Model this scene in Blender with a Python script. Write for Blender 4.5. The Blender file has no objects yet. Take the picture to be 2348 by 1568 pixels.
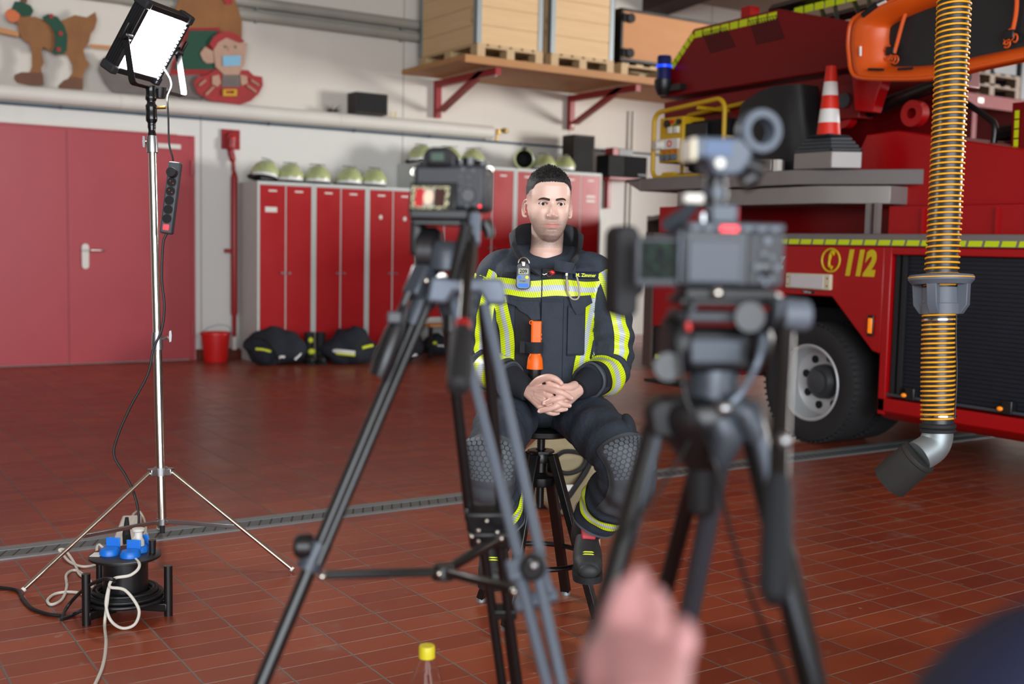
import bpy, bmesh, math, random
import numpy as np
from mathutils import Vector, Matrix, noise as mnoise
random.seed(7)
SC = bpy.context.scene
COL = SC.collection
V3 = lambda *a: np.array(a, float)

# ------------------------------------------------------------------ camera
FPX, EYE = 2602.0, 1.30                       # focal length in pixels of the 2348 wide frame, eye height
_p, _t, _r = (math.radians(a) for a in (33.2, 4.91, 1.195))
F0 = V3(math.sin(_p), math.cos(_p), 0); R0 = V3(math.cos(_p), -math.sin(_p), 0)
CF = F0*math.cos(_t) + V3(0, 0, -math.sin(_t)); U0 = np.cross(R0, CF)
CU = math.cos(_r)*U0 - math.sin(_r)*R0; CR = math.cos(_r)*R0 + math.sin(_r)*U0
C0 = V3(0, 0, EYE)
cam_d = bpy.data.cameras.new('camera'); cam = bpy.data.objects.new('camera', cam_d); COL.objects.link(cam)
cam.matrix_world = Matrix([[CR[i], CU[i], -CF[i], C0[i]] for i in range(3)] + [[0, 0, 0, 1]])
cam_d.sensor_fit = 'HORIZONTAL'; cam_d.sensor_width = 36; cam_d.lens = FPX/2348*36
cam_d.clip_start = 0.05; cam_d.clip_end = 200
cam_d.dof.use_dof = True; cam_d.dof.focus_distance = 3.92; cam_d.dof.aperture_fstop = 2.3
SC.camera = cam

# ------------------------------------------------------------------ world, daylight, exposure
W = bpy.data.worlds.new('World'); SC.world = W; W.use_nodes = True
W.node_tree.nodes['Background'].inputs[0].default_value = (0.80, 0.87, 1.0, 1)
W.node_tree.nodes['Background'].inputs[1].default_value = 0.30
SC.view_settings.view_transform = 'Standard'; SC.view_settings.look = 'None'
SC.view_settings.exposure = 0.0; SC.view_settings.gamma = 1.0
SC.view_settings.use_curve_mapping = False
SC.cycles.use_denoising = True
SC.cycles.max_bounces = 8; SC.cycles.sample_clamp_indirect = 6
def area(name, loc, aim, sx, sy, watts, col=(1, 1, 1)):
    d = bpy.data.lights.new(name, 'AREA'); d.shape = 'RECTANGLE'; d.size = sx; d.size_y = sy
    d.energy = watts; d.color = col
    o = bpy.data.objects.new(name, d); COL.objects.link(o); o.location = loc
    o.rotation_euler = (Vector(aim)-Vector(loc)).to_track_quat('-Z', 'Y').to_euler()
    return o
area('gate_daylight_right', (19.5, 2.0, 2.7), (6.5, 12, 2.4), 2.6, 3.0, 2000, (1.0, 0.98, 0.95))
area('gate_daylight_behind', (-1.5, -6.5, 2.6), (2.5, 6, 1.0), 12, 4.2, 1650, (0.88, 0.94, 1.0))

# ------------------------------------------------------------------ points from the survey of the photograph
def S(x, y, d):                               # a point at depth d along the optical axis
    return C0 + d*(CF + (x-1174)/FPX*CR - (y-784)/FPX*CU)
def ON(x, y, ax, v):                          # where the sight line meets a plane (axis ax = v)
    r = CF + (x-1174)/FPX*CR - (y-784)/FPX*CU
    return C0 + (v-C0[ax])/r[ax]*r
def unit(a): a = np.array(a, float); return a/np.linalg.norm(a)
def smooth01(e0, e1, x):
    t = np.clip((x-e0)/(e1-e0), 0, 1); return t*t*(3-2*t)
def lerp(a, b, t): return a+(b-a)*t
def interp(x, xs, ys): return float(np.interp(x, xs, ys))

# ------------------------------------------------------------------ materials
def lin(c):
    if isinstance(c, str): c = tuple(int(c[i:i+2], 16)/255 for i in (0, 2, 4))
    return tuple(x/12.92 if x <= .04045 else ((x+.055)/1.055)**2.4 for x in c)
class NT:
    def __init__(s, name):
        s.mat = bpy.data.materials.new(name); s.mat.use_nodes = True; s.t = s.mat.node_tree
        s.b = s.t.nodes['Principled BSDF']
    def n(s, typ, **kw):
        o = s.t.nodes.new(typ)
        for k, v in kw.items():
            if k.startswith('i_'):
                key = k[2:]; key = int(key) if key.isdigit() else key.replace('_', ' ')
                s.set(o.inputs[key], v)
            else: setattr(o, k, v)
        return o
    def set(s, sock, v):
        if isinstance(v, bpy.types.NodeSocket): s.t.links.new(v, sock)
        else: sock.default_value = v
    def m(s, op, a, b=0.0, c=0.0):
        o = s.t.nodes.new('ShaderNodeMath'); o.operation = op
        for i, v in enumerate((a, b, c)): s.set(o.inputs[i], v)
        return o.outputs[0]
    def ss(s, e0, e1, x):
        o = s.t.nodes.new('ShaderNodeMapRange'); o.interpolation_type = 'SMOOTHSTEP'
        for k, v in (('Value', x), ('From Min', e0), ('From Max', e1), ('To Min', 0.0), ('To Max', 1.0)): s.set(o.inputs[k], v)
        return o.outputs[0]
    def mix(s, f, a, b, bt='MIX'):
        o = s.t.nodes.new('ShaderNodeMix'); o.data_type = 'RGBA'; o.blend_type = bt
        s.set(o.inputs[0], f)
        for i, v in ((6, a), (7, b)):
            if isinstance(v, (tuple, list)) and len(v) == 3: v = tuple(v)+(1,)
            s.set(o.inputs[i], v)
        return o.outputs[2]
    def noise(s, vec, scale, detail=3.0, rough=.55):
        o = s.n('ShaderNodeTexNoise', i_Scale=scale, i_Detail=detail, i_Roughness=rough)
        if vec is not None: s.set(o.inputs['Vector'], vec)
        return o.outputs[0]
    def coord(s, which='Object'): return s.n('ShaderNodeTexCoord').outputs[which]
    def sep(s, v):
        o = s.n('ShaderNodeSeparateXYZ'); s.set(o.inputs[0], v); return o.outputs
    def comb(s, x, y, z=0.0):
        o = s.n('ShaderNodeCombineXYZ')
        for i, v in enumerate((x, y, z)): s.set(o.inputs[i], v)
        return o.outputs[0]
    def bump(s, h, strength=.3, dist=.01):
        o = s.n('ShaderNodeBump', i_Strength=strength, i_Distance=dist); s.set(o.inputs['Height'], h)
        s.t.links.new(o.outputs[0], s.b.inputs['Normal'])
    def out(s, col=None, rough=None, metal=None, **kw):
        if col is not None: s.set(s.b.inputs['Base Color'], tuple(col)+(1,) if isinstance(col, tuple) and len(col) == 3 else col)
        if rough is not None: s.set(s.b.inputs['Roughness'], rough)
        if metal is not None: s.set(s.b.inputs['Metallic'], metal)
        for k, v in kw.items(): s.set(s.b.inputs[k.replace('_', ' ')], v)
        return s.mat
MATS = {}
def M(name, col=None, rough=.5, metal=0., var=.12, vs=6., bump=0., bs=80., coat=0., emit=0., spec=.5):
    """plain painted / plastic / cloth material with a little uneven wear in it"""
    if name in MATS: return MATS[name]
    k = NT(name); c = lin(col); co = k.coord()
    f = k.noise(co, vs, 4)
    d = tuple(x*(1-var) for x in c); l = tuple(min(1, x*(1+var)+var*.01) for x in c)
    k.out(k.mix(f, d, l), k.m('ADD', rough-.06, k.m('MULTIPLY', f, .12)), metal, Coat_Weight=coat, Coat_Roughness=.08, Specular_IOR_Level=spec)
    if bump: k.bump(k.noise(co, bs, 2), bump, .004)
    if emit:
        k.set(k.b.inputs['Emission Color'], c+(1,)); k.set(k.b.inputs['Emission Strength'], emit)
    MATS[name] = k.mat; return k.mat

M('white wall paint plain', 'd6d3ca', .7)
M('red door paint', 'a8343c', .42, var=.10, vs=2.5, spec=.7)
M('red locker paint', 'ab141a', .33, var=.10, vs=3)
M('locker grey', 'c4c8c4', .45, var=.06)
M('red steel', '96171a', .4, var=.12)
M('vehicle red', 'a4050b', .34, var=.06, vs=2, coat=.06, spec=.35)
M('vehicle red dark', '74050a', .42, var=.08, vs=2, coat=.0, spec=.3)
M('chrome', 'd9d4c8', .16, 1.0, var=.05)
M('brushed steel', 'aeb0b2', .34, 1.0, var=.08)
M('galvanised', '97a0a2', .5, .7, var=.12, vs=30)
M('brass', 'a98a4c', .35, 1.0)
M('black plastic', '141416', .38, var=.2)
M('black metal', '0d0d0e', .33, var=.2, spec=.6)
M('black rubber', '18181a', .75, var=.2, vs=20)
M('tyre', '1d1d1f', .8, var=.25, vs=15)
M('dark grey plastic', '3a3d42', .45, var=.12)
M('slate grey plastic', '5d646e', .5, var=.08)
M('camera body', '24262b', .5, var=.15, vs=40, bump=.1, bs=400)
M('camera grey', '565d68', .45, var=.1)
M('tripod grey', '6c7683', .42, .25, var=.08)
M('tripod grey dark', '454b53', .4, .3, var=.08)
M('white plastic', 'dedbd2', .45, var=.05)
M('cable white', 'd4d0c4', .5, var=.06)
M('cable black', '121213', .5, var=.2)
M('blue plastic', '1172d6', .4, var=.1)
M('red plastic', 'd01f1c', .4, var=.1)
M('yellow paint', 'c9a012', .45, var=.12)
M('hose yellow', 'f0a81c', .4, var=.05)
M('orange plastic', 'd9560f', .4, var=.1)
M('orange bright', 'ff6a0a', .4, var=.05)
M('yellow reflective', 'c9dc08', .4, var=.05)
M('white reflective', 'e6e6e2', .4, var=.04)
M('cone red', 'e22a14', .42, var=.08)
M('grey deck', '77716f', .5, .15, var=.08)
M('grey aluminium', '8b8682', .45, .35, var=.1)
M('shutter', '1b202a', .45, .3, var=.12)
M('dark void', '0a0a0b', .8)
M('matt black', '17171a', .85, spec=.2); M('shaded red steel', '5e1216', .7); M('rim silver', 'bfc2c4', .38, .35, var=.06); M('panel slate', '474e57', .5); M('unit slate', '4f5864', .5); M('blue pipe', '3c5568', .45, var=.1)  # the far rack's red is darkened, its shade put into the colour
M('pipe grey', '9b988e', .5, var=.1)
M('duct cream', 'dcd8cf', .5, var=.07, vs=4)
M('brown box', '2a1f1a', .6, var=.15)
M('navy cloth', '171c26', .85, var=.2, vs=12, bump=.25, bs=300)
M('knit cuff', '161b24', .9, var=.15, vs=30, bump=.4, bs=600)
M('pad grey', '42474c', .7, var=.2, vs=10)
M('pad grey light', '565c62', .65, var=.15, vs=12)
M('boot rubber', '2b2e2f', .6, var=.25, vs=10)
M('boot pull', 'd8414e', .5, var=.1)
M('hair', '15110f', .75, var=.25, vs=60)
M('eye white', 'd6cfc8', .3, var=.03)
M('iris', '33200f', .6, spec=.1); M('brow', '2b1f19', .7, var=.2, vs=200)
M('nail', 'd9b3a6', .3, var=.05)
M('beige canvas', '9b8f70', .85, var=.15, vs=10, bump=.2, bs=200)
M('tarp black', '1b1c1e', .55, var=.25, vs=6)
M('felt green', '1d4a38', .8, var=.25, vs=8)
M('santa red', '9c2223', .6, var=.25, vs=10)
M('figure skin', 'b5917c', .7, var=.2, vs=10)
M('mask blue', '7fb4cf', .6, var=.05)
M('figure grey', '6d6560', .75, var=.3, vs=7)
M('nose orange', 'cc6a3a', .6, var=.15)
M('dark brown beam', '36211a', .7, var=.2)
M('ceiling panel', 'a39a8a', .8, var=.06)
M('red lamp lit', 'ff2a33', .4, emit=2.2)
M('green lamp lit', '12331e', .4, emit=.35)
M('blue lamp lit', '0d3dff', .3, emit=1.6)
M('blue beacon', '0a1a5a', .15, var=.1, coat=.6)
M('amber lens', 'ff8a10', .25, emit=.35)
M('led panel lit', 'ffffff', .5, emit=165)
M('clear highlight', 'f4f7ff', .2, emit=.0)
M('screen dark', '0f1512', .12, var=.5, vs=30)
M('lcd grey', '9ea38a', .3)
M('light lens', 'c9c4c4', .3, var=.04)
M('lamp cream', 'c9bfa4', .5)
M('bottle cap', 'e2d32a', .4, var=.04)
M('helmet lime', 'b5bf86', .28, var=.06, coat=.5)
M('tan tape', 'a99c92', .4, var=.1)
M('shelf brown', '54443f', .6, var=.1)
M('navy shirt', '1a1f3d', .8, var=.2)
M('text yellow', 'cdb713', .45)
M('text silver', 'c8c8cc', .4)
M('text lime', 'e2ee3a', .5)
M('patch navy', '14203f', .8)

def mk_wood(name, c1, c2, sc=(1, 1, 12)):
    k = NT(name); co = k.coord(); mp = k.n('ShaderNodeMapping'); k.set(mp.inputs[0], co); mp.inputs['Scale'].default_value = sc
    g = k.noise(mp.outputs[0], 2.5, 6, .6); kn = k.noise(co, 3.2, 2)
    c = k.mix(g, lin(c1), lin(c2)); kn2 = k.ss(.70, .76, kn)
    k.out(k.mix(k.m('MULTIPLY', kn2, .55), c, lin('6b4426')), .62); k.bump(g, .15, .003)
    MATS[name] = k.mat
mk_wood('pine', 'cda577', 'e4c595', (.6, .6, 9)); mk_wood('pine shelf', 'a5713f', 'c08b55', (.8, 7, .8))
mk_wood('pallet wood', 'b39468', 'cfb48a', (1.5, 1.5, 8)); mk_wood('orange wood', 'b57744', 'c98f58', (.5, 8, 2))
mk_wood('shaded pallet wood', '4c3c2c', '63503a', (1.5, 1.5, 8))  # far pallets: the dimness behind the truck is put into the wood colour
mk_wood('figure wood', '6f4522', 'a06a34', (3, 3, 1.2)); mk_wood('hoof wood', '5a3a26', '74492c', (3, 3, 1.5))

def mk_floor():
    k = NT('red brown floor tiles'); co = k.coord(); x, y, z = k.sep(co)
    tx = k.m('DIVIDE', k.m('SUBTRACT', x, 1.503), .2383); ty = k.m('DIVIDE', k.m('SUBTRACT', y, 3.176), .1103)
    fx = k.m('FRACT', tx); fy = k.m('FRACT', ty)
    dx = k.m('MULTIPLY', k.m('SUBTRACT', .5, k.m('ABSOLUTE', k.m('SUBTRACT', fx, .5))), .2383)
    dy = k.m('MULTIPLY', k.m('SUBTRACT', .5, k.m('ABSOLUTE', k.m('SUBTRACT', fy, .5))), .1103)
    j1 = k.m('SUBTRACT', 1.0, k.ss(.0020, .0042, dx)); j2 = k.m('SUBTRACT', 1.0, k.ss(.0014, .0030, dy))
    cell = k.comb(k.m('FLOOR', tx), k.m('FLOOR', ty))
    wn = k.n('ShaderNodeTexWhiteNoise'); k.set(wn.inputs['Vector'], cell)
    big = k.noise(co, .55, 3); mid = k.noise(co, 5., 5, .65); fine = k.noise(co, 38., 3, .6)
    c = k.mix(wn.outputs[0], lin('84361e'), lin('9c4827'))
    c = k.mix(k.m('MULTIPLY', k.ss(.35, .7, big), .5), c, lin('702f26'))
    dust = k.m('MULTIPLY', k.ss(.53, .76, mid), k.ss(.40, .62, k.noise(co, 1.4, 2)))
    c = k.mix(k.m('MULTIPLY', dust, .55), c, lin('9a8476'))
    spk = k.ss(.70, .76, k.noise(co, 14., 2))
    c = k.mix(k.m('MULTIPLY', spk, .5), c, lin('a08d7c'))
    c = k.mix(k.m('MULTIPLY', j2, k.m('ADD', .35, k.m('MULTIPLY', k.ss(.3, .7, k.noise(co, 2.3, 3)), .65))), c, lin('a19082')); c = k.mix(j1, c, lin('6c6660'))
    r = k.m('ADD', .20, k.m('ADD', k.m('MULTIPLY', mid, .26), k.m('MULTIPLY', k.m('MAXIMUM', j1, j2), .3)))
    k.out(c, r, Specular_IOR_Level=.45)
    k.bump(k.m('ADD', k.m('MULTIPLY', k.m('MAXIMUM', j1, j2), -1.0), k.m('MULTIPLY', k.m('ADD', mid, fine), .10)), .35, .002)
    MATS['floor'] = k.mat
mk_floor()
def mk_wall():
    k = NT('white wall paint'); co = k.coord(); x, y, z = k.sep(co)
    n1 = k.noise(co, .9, 4); n2 = k.noise(co, 9, 5, .6)
    mp = k.n('ShaderNodeMapping'); k.set(mp.inputs[0], co); mp.inputs['Scale'].default_value = (3, 1, .35)
    st = k.ss(.56, .80, k.noise(mp.outputs[0], 1.6, 3))
    c = k.mix(n1, lin('d4d3cd'), lin('dfded9')); c = k.mix(k.m('MULTIPLY', st, .22), c, lin('b9ab97'))
    c = k.mix(k.m('MULTIPLY', k.ss(.66, .74, n2), .2), c, lin('a89c88'))
    up = k.ss(2.5, 2.62, z)                               # warmer white above the duct
    c = k.mix(k.m('MULTIPLY', up, .6), c, lin('d4cabb'))
    fx = k.m('FRACT', k.m('DIVIDE', k.m('SUBTRACT', x, 5.06), 2.40))
    seam = k.m('SUBTRACT', 1.0, k.ss(.0015, .006, k.m('ABSOLUTE', k.m('SUBTRACT', fx, .5))))
    c = k.mix(k.m('MULTIPLY', seam, .55), c, lin('7d7468'))
    k.out(c, .75); k.bump(n2, .12, .004); MATS['wall'] = k.mat
mk_wall()
def mk_tape():
    k = NT('hi vis reflective tape'); u, v, w = k.sep(k.coord('UV'))
    a = k.m('ABSOLUTE', k.m('SUBTRACT', v, .5)); silver = k.m('SUBTRACT', 1.0, k.ss(.155, .18, a))
    c = k.mix(silver, lin('dcf21c'), lin('c3ccd0'))
    d = k.m('FRACT', k.m('ADD', k.m('MULTIPLY', u, 135.), k.m('MULTIPLY', v, 3.0)))
    h = k.m('SUBTRACT', 1.0, k.ss(.05, .10, k.m('ABSOLUTE', k.m('SUBTRACT', d, .5))))
    c = k.mix(k.m('MULTIPLY', h, .8), c, lin('23290f'))
    k.out(c, .38); MATS['tape'] = k.mat
mk_tape()
def mk_skin():
    k = NT('skin'); x, y, z = k.sep(k.coord()); co = k.coord()
    n = k.noise(co, 26, 4); n2 = k.noise(co, 240, 2)
    c = k.mix(n, lin('d8b09e'), lin('e6c5b5'))
    at = k.n('ShaderNodeAttribute', attribute_name='paint')
    r, g, b = k.sep(at.outputs['Vector'])
    c = k.mix(k.m('MULTIPLY', r, k.m('ADD', .55, k.m('MULTIPLY', n2, .7))), c, lin('5b4a42'))
    c = k.mix(k.m('MULTIPLY', g, .62), c, lin('c4706e')); c = k.mix(k.m('MULTIPLY', b, .45), c, lin('cf8478'))
    k.out(c, .42, Subsurface_Weight=.12, Subsurface_Scale=.006)
    k.set(k.b.inputs['Subsurface Radius'], (1.0, .35, .2)); k.bump(n2, .08, .002); MATS['skin'] = k.mat
mk_skin()
def mk_cloth(name, col, folds, weave):
    k = NT(name); c = lin(col); co = k.coord(); n1 = k.noise(co, 9, 4); n2 = k.noise(co, 17, 4, .5); n3 = k.noise(co, weave, 2)
    k.out(k.mix(n1, tuple(x*.82 for x in c), tuple(x*1.16 for x in c)), .8)
    k.bump(k.m('ADD', k.m('MULTIPLY', n2, folds), k.m('MULTIPLY', n3, .06)), .75, .02); MATS[name] = k.mat
mk_cloth('jacket cloth', '2c343f', .75, 420); mk_cloth('pant cloth', '262e39', .8, 380); mk_cloth('jacket panel', '181c22', .5, 420)
def mk_glass():
    k = NT('clear bottle plastic'); k.out((1, 1, 1), .05, Transmission_Weight=1.0, IOR=1.2); MATS['bottle plastic'] = k.mat
    k = NT('visor glass'); k.out((.93, .95, .93), .08, Transmission_Weight=.85, IOR=1.1, Alpha=.45); MATS['visor'] = k.mat
    k = NT('ink screen picture'); u, v, w = k.sep(k.coord('UV'))
    f = k.m('MULTIPLY', k.ss(.28, .32, u), k.m('SUBTRACT', 1.0, k.ss(.50, .55, u)))
    v3 = k.comb(u, v)
    ov = k.m('ADD', k.m('POWER', k.m('DIVIDE', k.m('SUBTRACT', u, .45), .13), 2.0), k.m('POWER', k.m('DIVIDE', k.m('SUBTRACT', v, .52), .30), 2.0))
    c = k.mix(k.ss(.30, .36, u), lin('a02226'), lin('8d8a80')); c = k.mix(k.ss(.58, .62, u), c, lin('331a16'))
    c = k.mix(k.ss(1.15, .85, ov), c, lin('d9b49c'))
    edge = k.ss(.78, .84, k.m('MAXIMUM', k.m('MULTIPLY', k.m('ABSOLUTE', k.m('SUBTRACT', u, .5)), 2.0), k.m('MULTIPLY', k.m('ABSOLUTE', k.m('SUBTRACT', v, .5)), 2.0)))
    c = k.mix(edge, c, lin('15140f')); c = k.mix(k.m('MULTIPLY', edge, k.ss(.5, .56, k.noise(k.coord('UV'), 16, 1))), c, lin('d2cfa4'))
    k.out(c, .3); k.set(k.b.inputs['Emission Color'], c); k.set(k.b.inputs['Emission Strength'], .35); MATS['screen picture'] = k.mat
    k = NT('dim screen picture'); n = k.noise(k.coord('UV'), 5, 3); c = k.mix(k.ss(.45, .65, n), lin('0c0f10'), lin('1f3427'))
    k.out(c, .6, Specular_IOR_Level=.2); k.set(k.b.inputs['Emission Color'], c); k.set(k.b.inputs['Emission Strength'], .10); MATS['screen dim'] = k.mat
mk_glass()

# ------------------------------------------------------------------ mesh builder
IDR = np.eye(3)
def frame_from(ez, up=(0, 0, 1)):
    ez = unit(ez); up = np.array(up, float)
    if abs(np.dot(ez, unit(up))) > .98: up = V3(1, 0, 0)
    ex = unit(np.cross(up, ez)); return np.array([ex, np.cross(ez, ex), ez])   # rows
class MB:
    def __init__(s): s.v = []; s.f = []; s.mi = []; s.uv = []; s.attr = []
    def add(s, vs, fs, mi=0, uvs=None):
        o = len(s.v); s.v += [tuple(map(float, p)) for p in vs]
        for i, f in enumerate(fs):
            s.f.append([j+o for j in f]); s.mi.append(mi); s.uv.append([uvs[j] for j in f] if uvs is not None else None)
        return s
    def box(s, c, size, R=None, mi=0, top=(1, 1)):
        R = IDR if R is None else np.array(R); c = np.array(c, float); h = np.array(size)/2; vs = []
        for z in (-1, 1):
            for x, y in ((-1, -1), (1, -1), (1, 1), (-1, 1)):
                t = top if z > 0 else (1, 1)
                vs.append(c + R[0]*x*h[0]*t[0] + R[1]*y*h[1]*t[1] + R[2]*z*h[2])
        return s.add(vs, [[3, 2, 1, 0], [4, 5, 6, 7], [0, 1, 5, 4], [1, 2, 6, 5], [2, 3, 7, 6], [3, 0, 4, 7]], mi)
    def bb(s, lo, hi, mi=0):
        lo = np.array(lo, float); hi = np.array(hi, float); return s.box((lo+hi)/2, np.abs(hi-lo), None, mi)
    def tube(s, pts, r, n=10, mi=0, closed=False, cap=True, flat=1.0):
        P = [np.array(p, float) for p in pts]; m = len(P); rs = r if hasattr(r, '__len__') else [r]*m
        T = []
        for i in range(m):
            a = P[(i-1) % m] if (closed or i > 0) else P[i]; b = P[(i+1) % m] if (closed or i < m-1) else P[i]
            d = b-a; T.append(d/(np.linalg.norm(d)+1e-12))
        up = V3(0, 0, 1) if abs(T[0][2]) < .9 else V3(0, 1, 0)
        N = unit(np.cross(np.cross(T[0], up), T[0])); vs = []; L = 0; uvs = []
        for i in range(m):
            N = unit(N - np.dot(N, T[i])*T[i]); B = np.cross(T[i], N)
            if i: L += np.linalg.norm(P[i]-P[i-1])
            for j in range(n):
                a = 2*math.pi*j/n; vs.append(P[i] + rs[i]*(math.cos(a)*N*flat + math.sin(a)*B)); uvs.append((L, j/n))
        fs = []
        for i in range(m if closed else m-1):
            for j in range(n):
                a = i*n+j; b = i*n+(j+1) % n; c = ((i+1) % m)*n
                fs.append([a, b, c+(j+1) % n, c+j])
        if cap and not closed: fs += [list(range(n))[::-1], [(m-1)*n+j for j in range(n)]]
        return s.add(vs, fs, mi, uvs)
    def cyl(s, p0, p1, r0, r1=None, n=16, mi=0): return s.tube([p0, p1], [r0, r0 if r1 is None else r1], n, mi)
    def lathe(s, prof, o=(0, 0, 0), ax=(0, 0, 1), n=24, mi=0, mis=None, cap=True):
        R = frame_from(ax); o = np.array(o, float); vs = []
        for r, z in prof:
            for j in range(n):
                a = 2*math.pi*j/n; vs.append(o + R[2]*z + r*(math.cos(a)*R[0]+math.sin(a)*R[1]))
        for i in range(len(prof)-1):
            s_f = [[i*n+j, i*n+(j+1) % n, (i+1)*n+(j+1) % n, (i+1)*n+j] for j in range(n)]
            if i == 0: base = len(s.v); s.add(vs, s_f, mis[i] if mis else mi)
            else:
                for f in s_f: s.f.append([q+base for q in f]); s.mi.append(mis[i] if mis else mi); s.uv.append(None)
        if cap:
            m = len(prof)
            for f in ([j for j in range(n)][::-1], [(m-1)*n+j for j in range(n)]):
                if prof[0 if f[0] < n else -1][0] > 1e-5: s.f.append([q+base for q in f]); s.mi.append(mi); s.uv.append(None)
        return s
    def prism(s, poly, o, ex, ey, d, mi=0, both=False):
        """polygon (list of 2d) in the plane o,ex,ey pushed by vector d"""
        o, ex, ey, d = (np.array(q, float) for q in (o, ex, ey, d)); n = len(poly)
        ar = sum(poly[i][0]*poly[(i+1) % n][1]-poly[(i+1) % n][0]*poly[i][1] for i in range(n))
        if (ar > 0) != (np.dot(np.cross(ex, ey), d) > 0): poly = poly[::-1]
        vs = [o+ex*p[0]+ey*p[1] for p in poly]; vs += [p+d for p in vs]
        return s.add(vs, [list(range(n))[::-1], [n+i for i in range(n)]] + [[i, (i+1) % n, n+(i+1) % n, n+i] for i in range(n)], mi)
    def grid(s, fn, nu, nv, cu=False, cv=False, mi=0, uv=None, flip=False):
        vs = []; uvs = []
        for i in range(nu):
            for j in range(nv):
                u = i/(nu if cu else nu-1); v = j/(nv if cv else nv-1); vs.append(fn(u, v)); uvs.append(uv(u, v) if uv else (u, v))
        fs = []
        for i in range(nu if cu else nu-1):
            for j in range(nv if cv else nv-1):
                f = [i*nv+j, ((i+1) % nu)*nv+j, ((i+1) % nu)*nv+(j+1) % nv, i*nv+(j+1) % nv]
                fs.append(f[::-1] if flip else f)
        return s.add(vs, fs, mi, uvs)
    def ball(s, c, r, nu=16, nv=10, mi=0, R=None, fn=None):
        c = np.array(c, float); r = np.array(r if hasattr(r, '__len__') else (r, r, r)); R = IDR if R is None else np.array(R)
        def f(u, v):
            a = 2*math.pi*u; p = math.pi*(v-.5); p = max(min(p, 1.5705), -1.5705)
            q = V3(math.cos(a)*math.cos(p)*r[0], math.sin(a)*math.cos(p)*r[1], math.sin(p)*r[2])
            if fn: q = fn(q)
            return c + q@R
        return s.grid(f, nu, nv, cu=True, mi=mi)
    def text(s, body, size, o, ex, ey, depth=.002, mi=0, shear=0, bold=0., align='LEFT'):
        cu = bpy.data.curves.new('t', 'FONT'); cu.body = body; cu.size = size; cu.extrude = depth/2; cu.shear = shear
        cu.offset = bold; cu.align_x = align; cu.resolution_u = 4
        ob = bpy.data.objects.new('t', cu); COL.objects.link(ob)
        me = bpy.data.meshes.new_from_object(ob.evaluated_get(bpy.context.evaluated_depsgraph_get()))
        ex, ey = np.array(ex, float), np.array(ey, float); ez = np.cross(ex, ey); o = np.array(o, float)
        s.add([o+ex*p.co.x+ey*p.co.y+ez*p.co.z for p in me.vertices], [list(f.vertices) for f in me.polygons], mi)
        bpy.data.objects.remove(ob); bpy.data.curves.remove(cu); bpy.data.meshes.remove(me); return s
    def build(s, name, mats, parent=None, world=False, smooth=38, bevel=0., seg=2, fix=True, label=None):
        me = bpy.data.meshes.new(name); vs = s.v
        if world and parent is not None:
            r = parent
            while r.parent: r = r.parent
            Mi = (Matrix.Translation(r.location) @ Matrix.Rotation(r.rotation_euler[2], 4, 'Z')).inverted()
            vs = [tuple(Mi @ Vector(p)) for p in vs]
        me.from_pydata(vs, [], s.f)
        if any(u is not None for u in s.uv):
            ul = me.uv_layers.new(name='UVMap'); li = 0
            for u, f in zip(s.uv, s.f):
                for q in range(len(f)): ul.data[li].uv = u[q] if u is not None else (0, 0); li += 1
        for m in (mats if isinstance(mats, (list, tuple)) else [mats]):
            me.materials.append(MATS[m] if isinstance(m, str) else m)
        me.polygons.foreach_set('material_index', s.mi)
        if s.attr:
            a = me.attributes.new('paint', 'FLOAT_VECTOR', 'POINT'); a.data.foreach_set('vector', np.array(s.attr, float).ravel())
        if fix:
            bm = bmesh.new(); bm.from_mesh(me); bmesh.ops.recalc_face_normals(bm, faces=bm.faces); bm.to_mesh(me); bm.free()
        if smooth:
            me.shade_smooth(); me.set_sharp_from_angle(angle=math.radians(smooth))
        me.update(); o = bpy.data.objects.new(name, me); COL.objects.link(o)
        if parent is not None: o.parent = parent
        if bevel:
            b = o.modifiers.new('bevel', 'BEVEL'); b.width = bevel; b.segments = seg; b.limit_method = 'ANGLE'; b.angle_limit = math.radians(40)
            b.harden_normals = False
        if label: o['label'] = label
        return o
def tag(o, label, cat, group=None, kind=None):
    o['label'] = label; o['category'] = cat
    if group: o['group'] = group
    if kind: o['kind'] = kind
    return o
def thing(name, label, cat, loc=(0, 0, 0), rz=0., group=None):
    o = bpy.data.objects.new(name, None); o.empty_display_size = .1; COL.objects.link(o)
    o.location = tuple(map(float, loc)); o.rotation_euler = (0, 0, rz); return tag(o, label, cat, group)
def struct(o): o['kind'] = 'structure'; return o
def copy_tree(o, parent=None):
    c = o.copy(); COL.objects.link(c)
    if parent is not None: c.parent = parent; c.matrix_parent_inverse = Matrix()
    for ch in list(o.children): copy_tree(ch, c)
    return c
def dup(root, loc, label, rz=None):
    c = copy_tree(root); c.location = tuple(map(float, loc)); c['label'] = label
    if rz is not None: c.rotation_euler = (0, 0, rz)
    return c
def arc(c, r, a0, a1, n, ex, ey):
    c, ex, ey = np.array(c, float), np.array(ex, float), np.array(ey, float)
    return [c + r*(math.cos(a)*ex+math.sin(a)*ey) for a in np.linspace(a0, a1, n)]
def spline(pts, n=8):
    P = [np.array(p, float) for p in pts]; P = [2*P[0]-P[1]]+P+[2*P[-1]-P[-2]]; out = []
    for i in range(1, len(P)-2):
        for k in range(n):
            t = k/n; a, b, c, d = P[i-1:i+3]
            out.append(.5*((2*b)+(-a+c)*t+(2*a-5*b+4*c-d)*t*t+(-a+3*b-3*c+d)*t**3))
    return out+[P[-2]]
X3, Y3, Z3 = V3(1, 0, 0), V3(0, 1, 0), V3(0, 0, 1)
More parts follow.
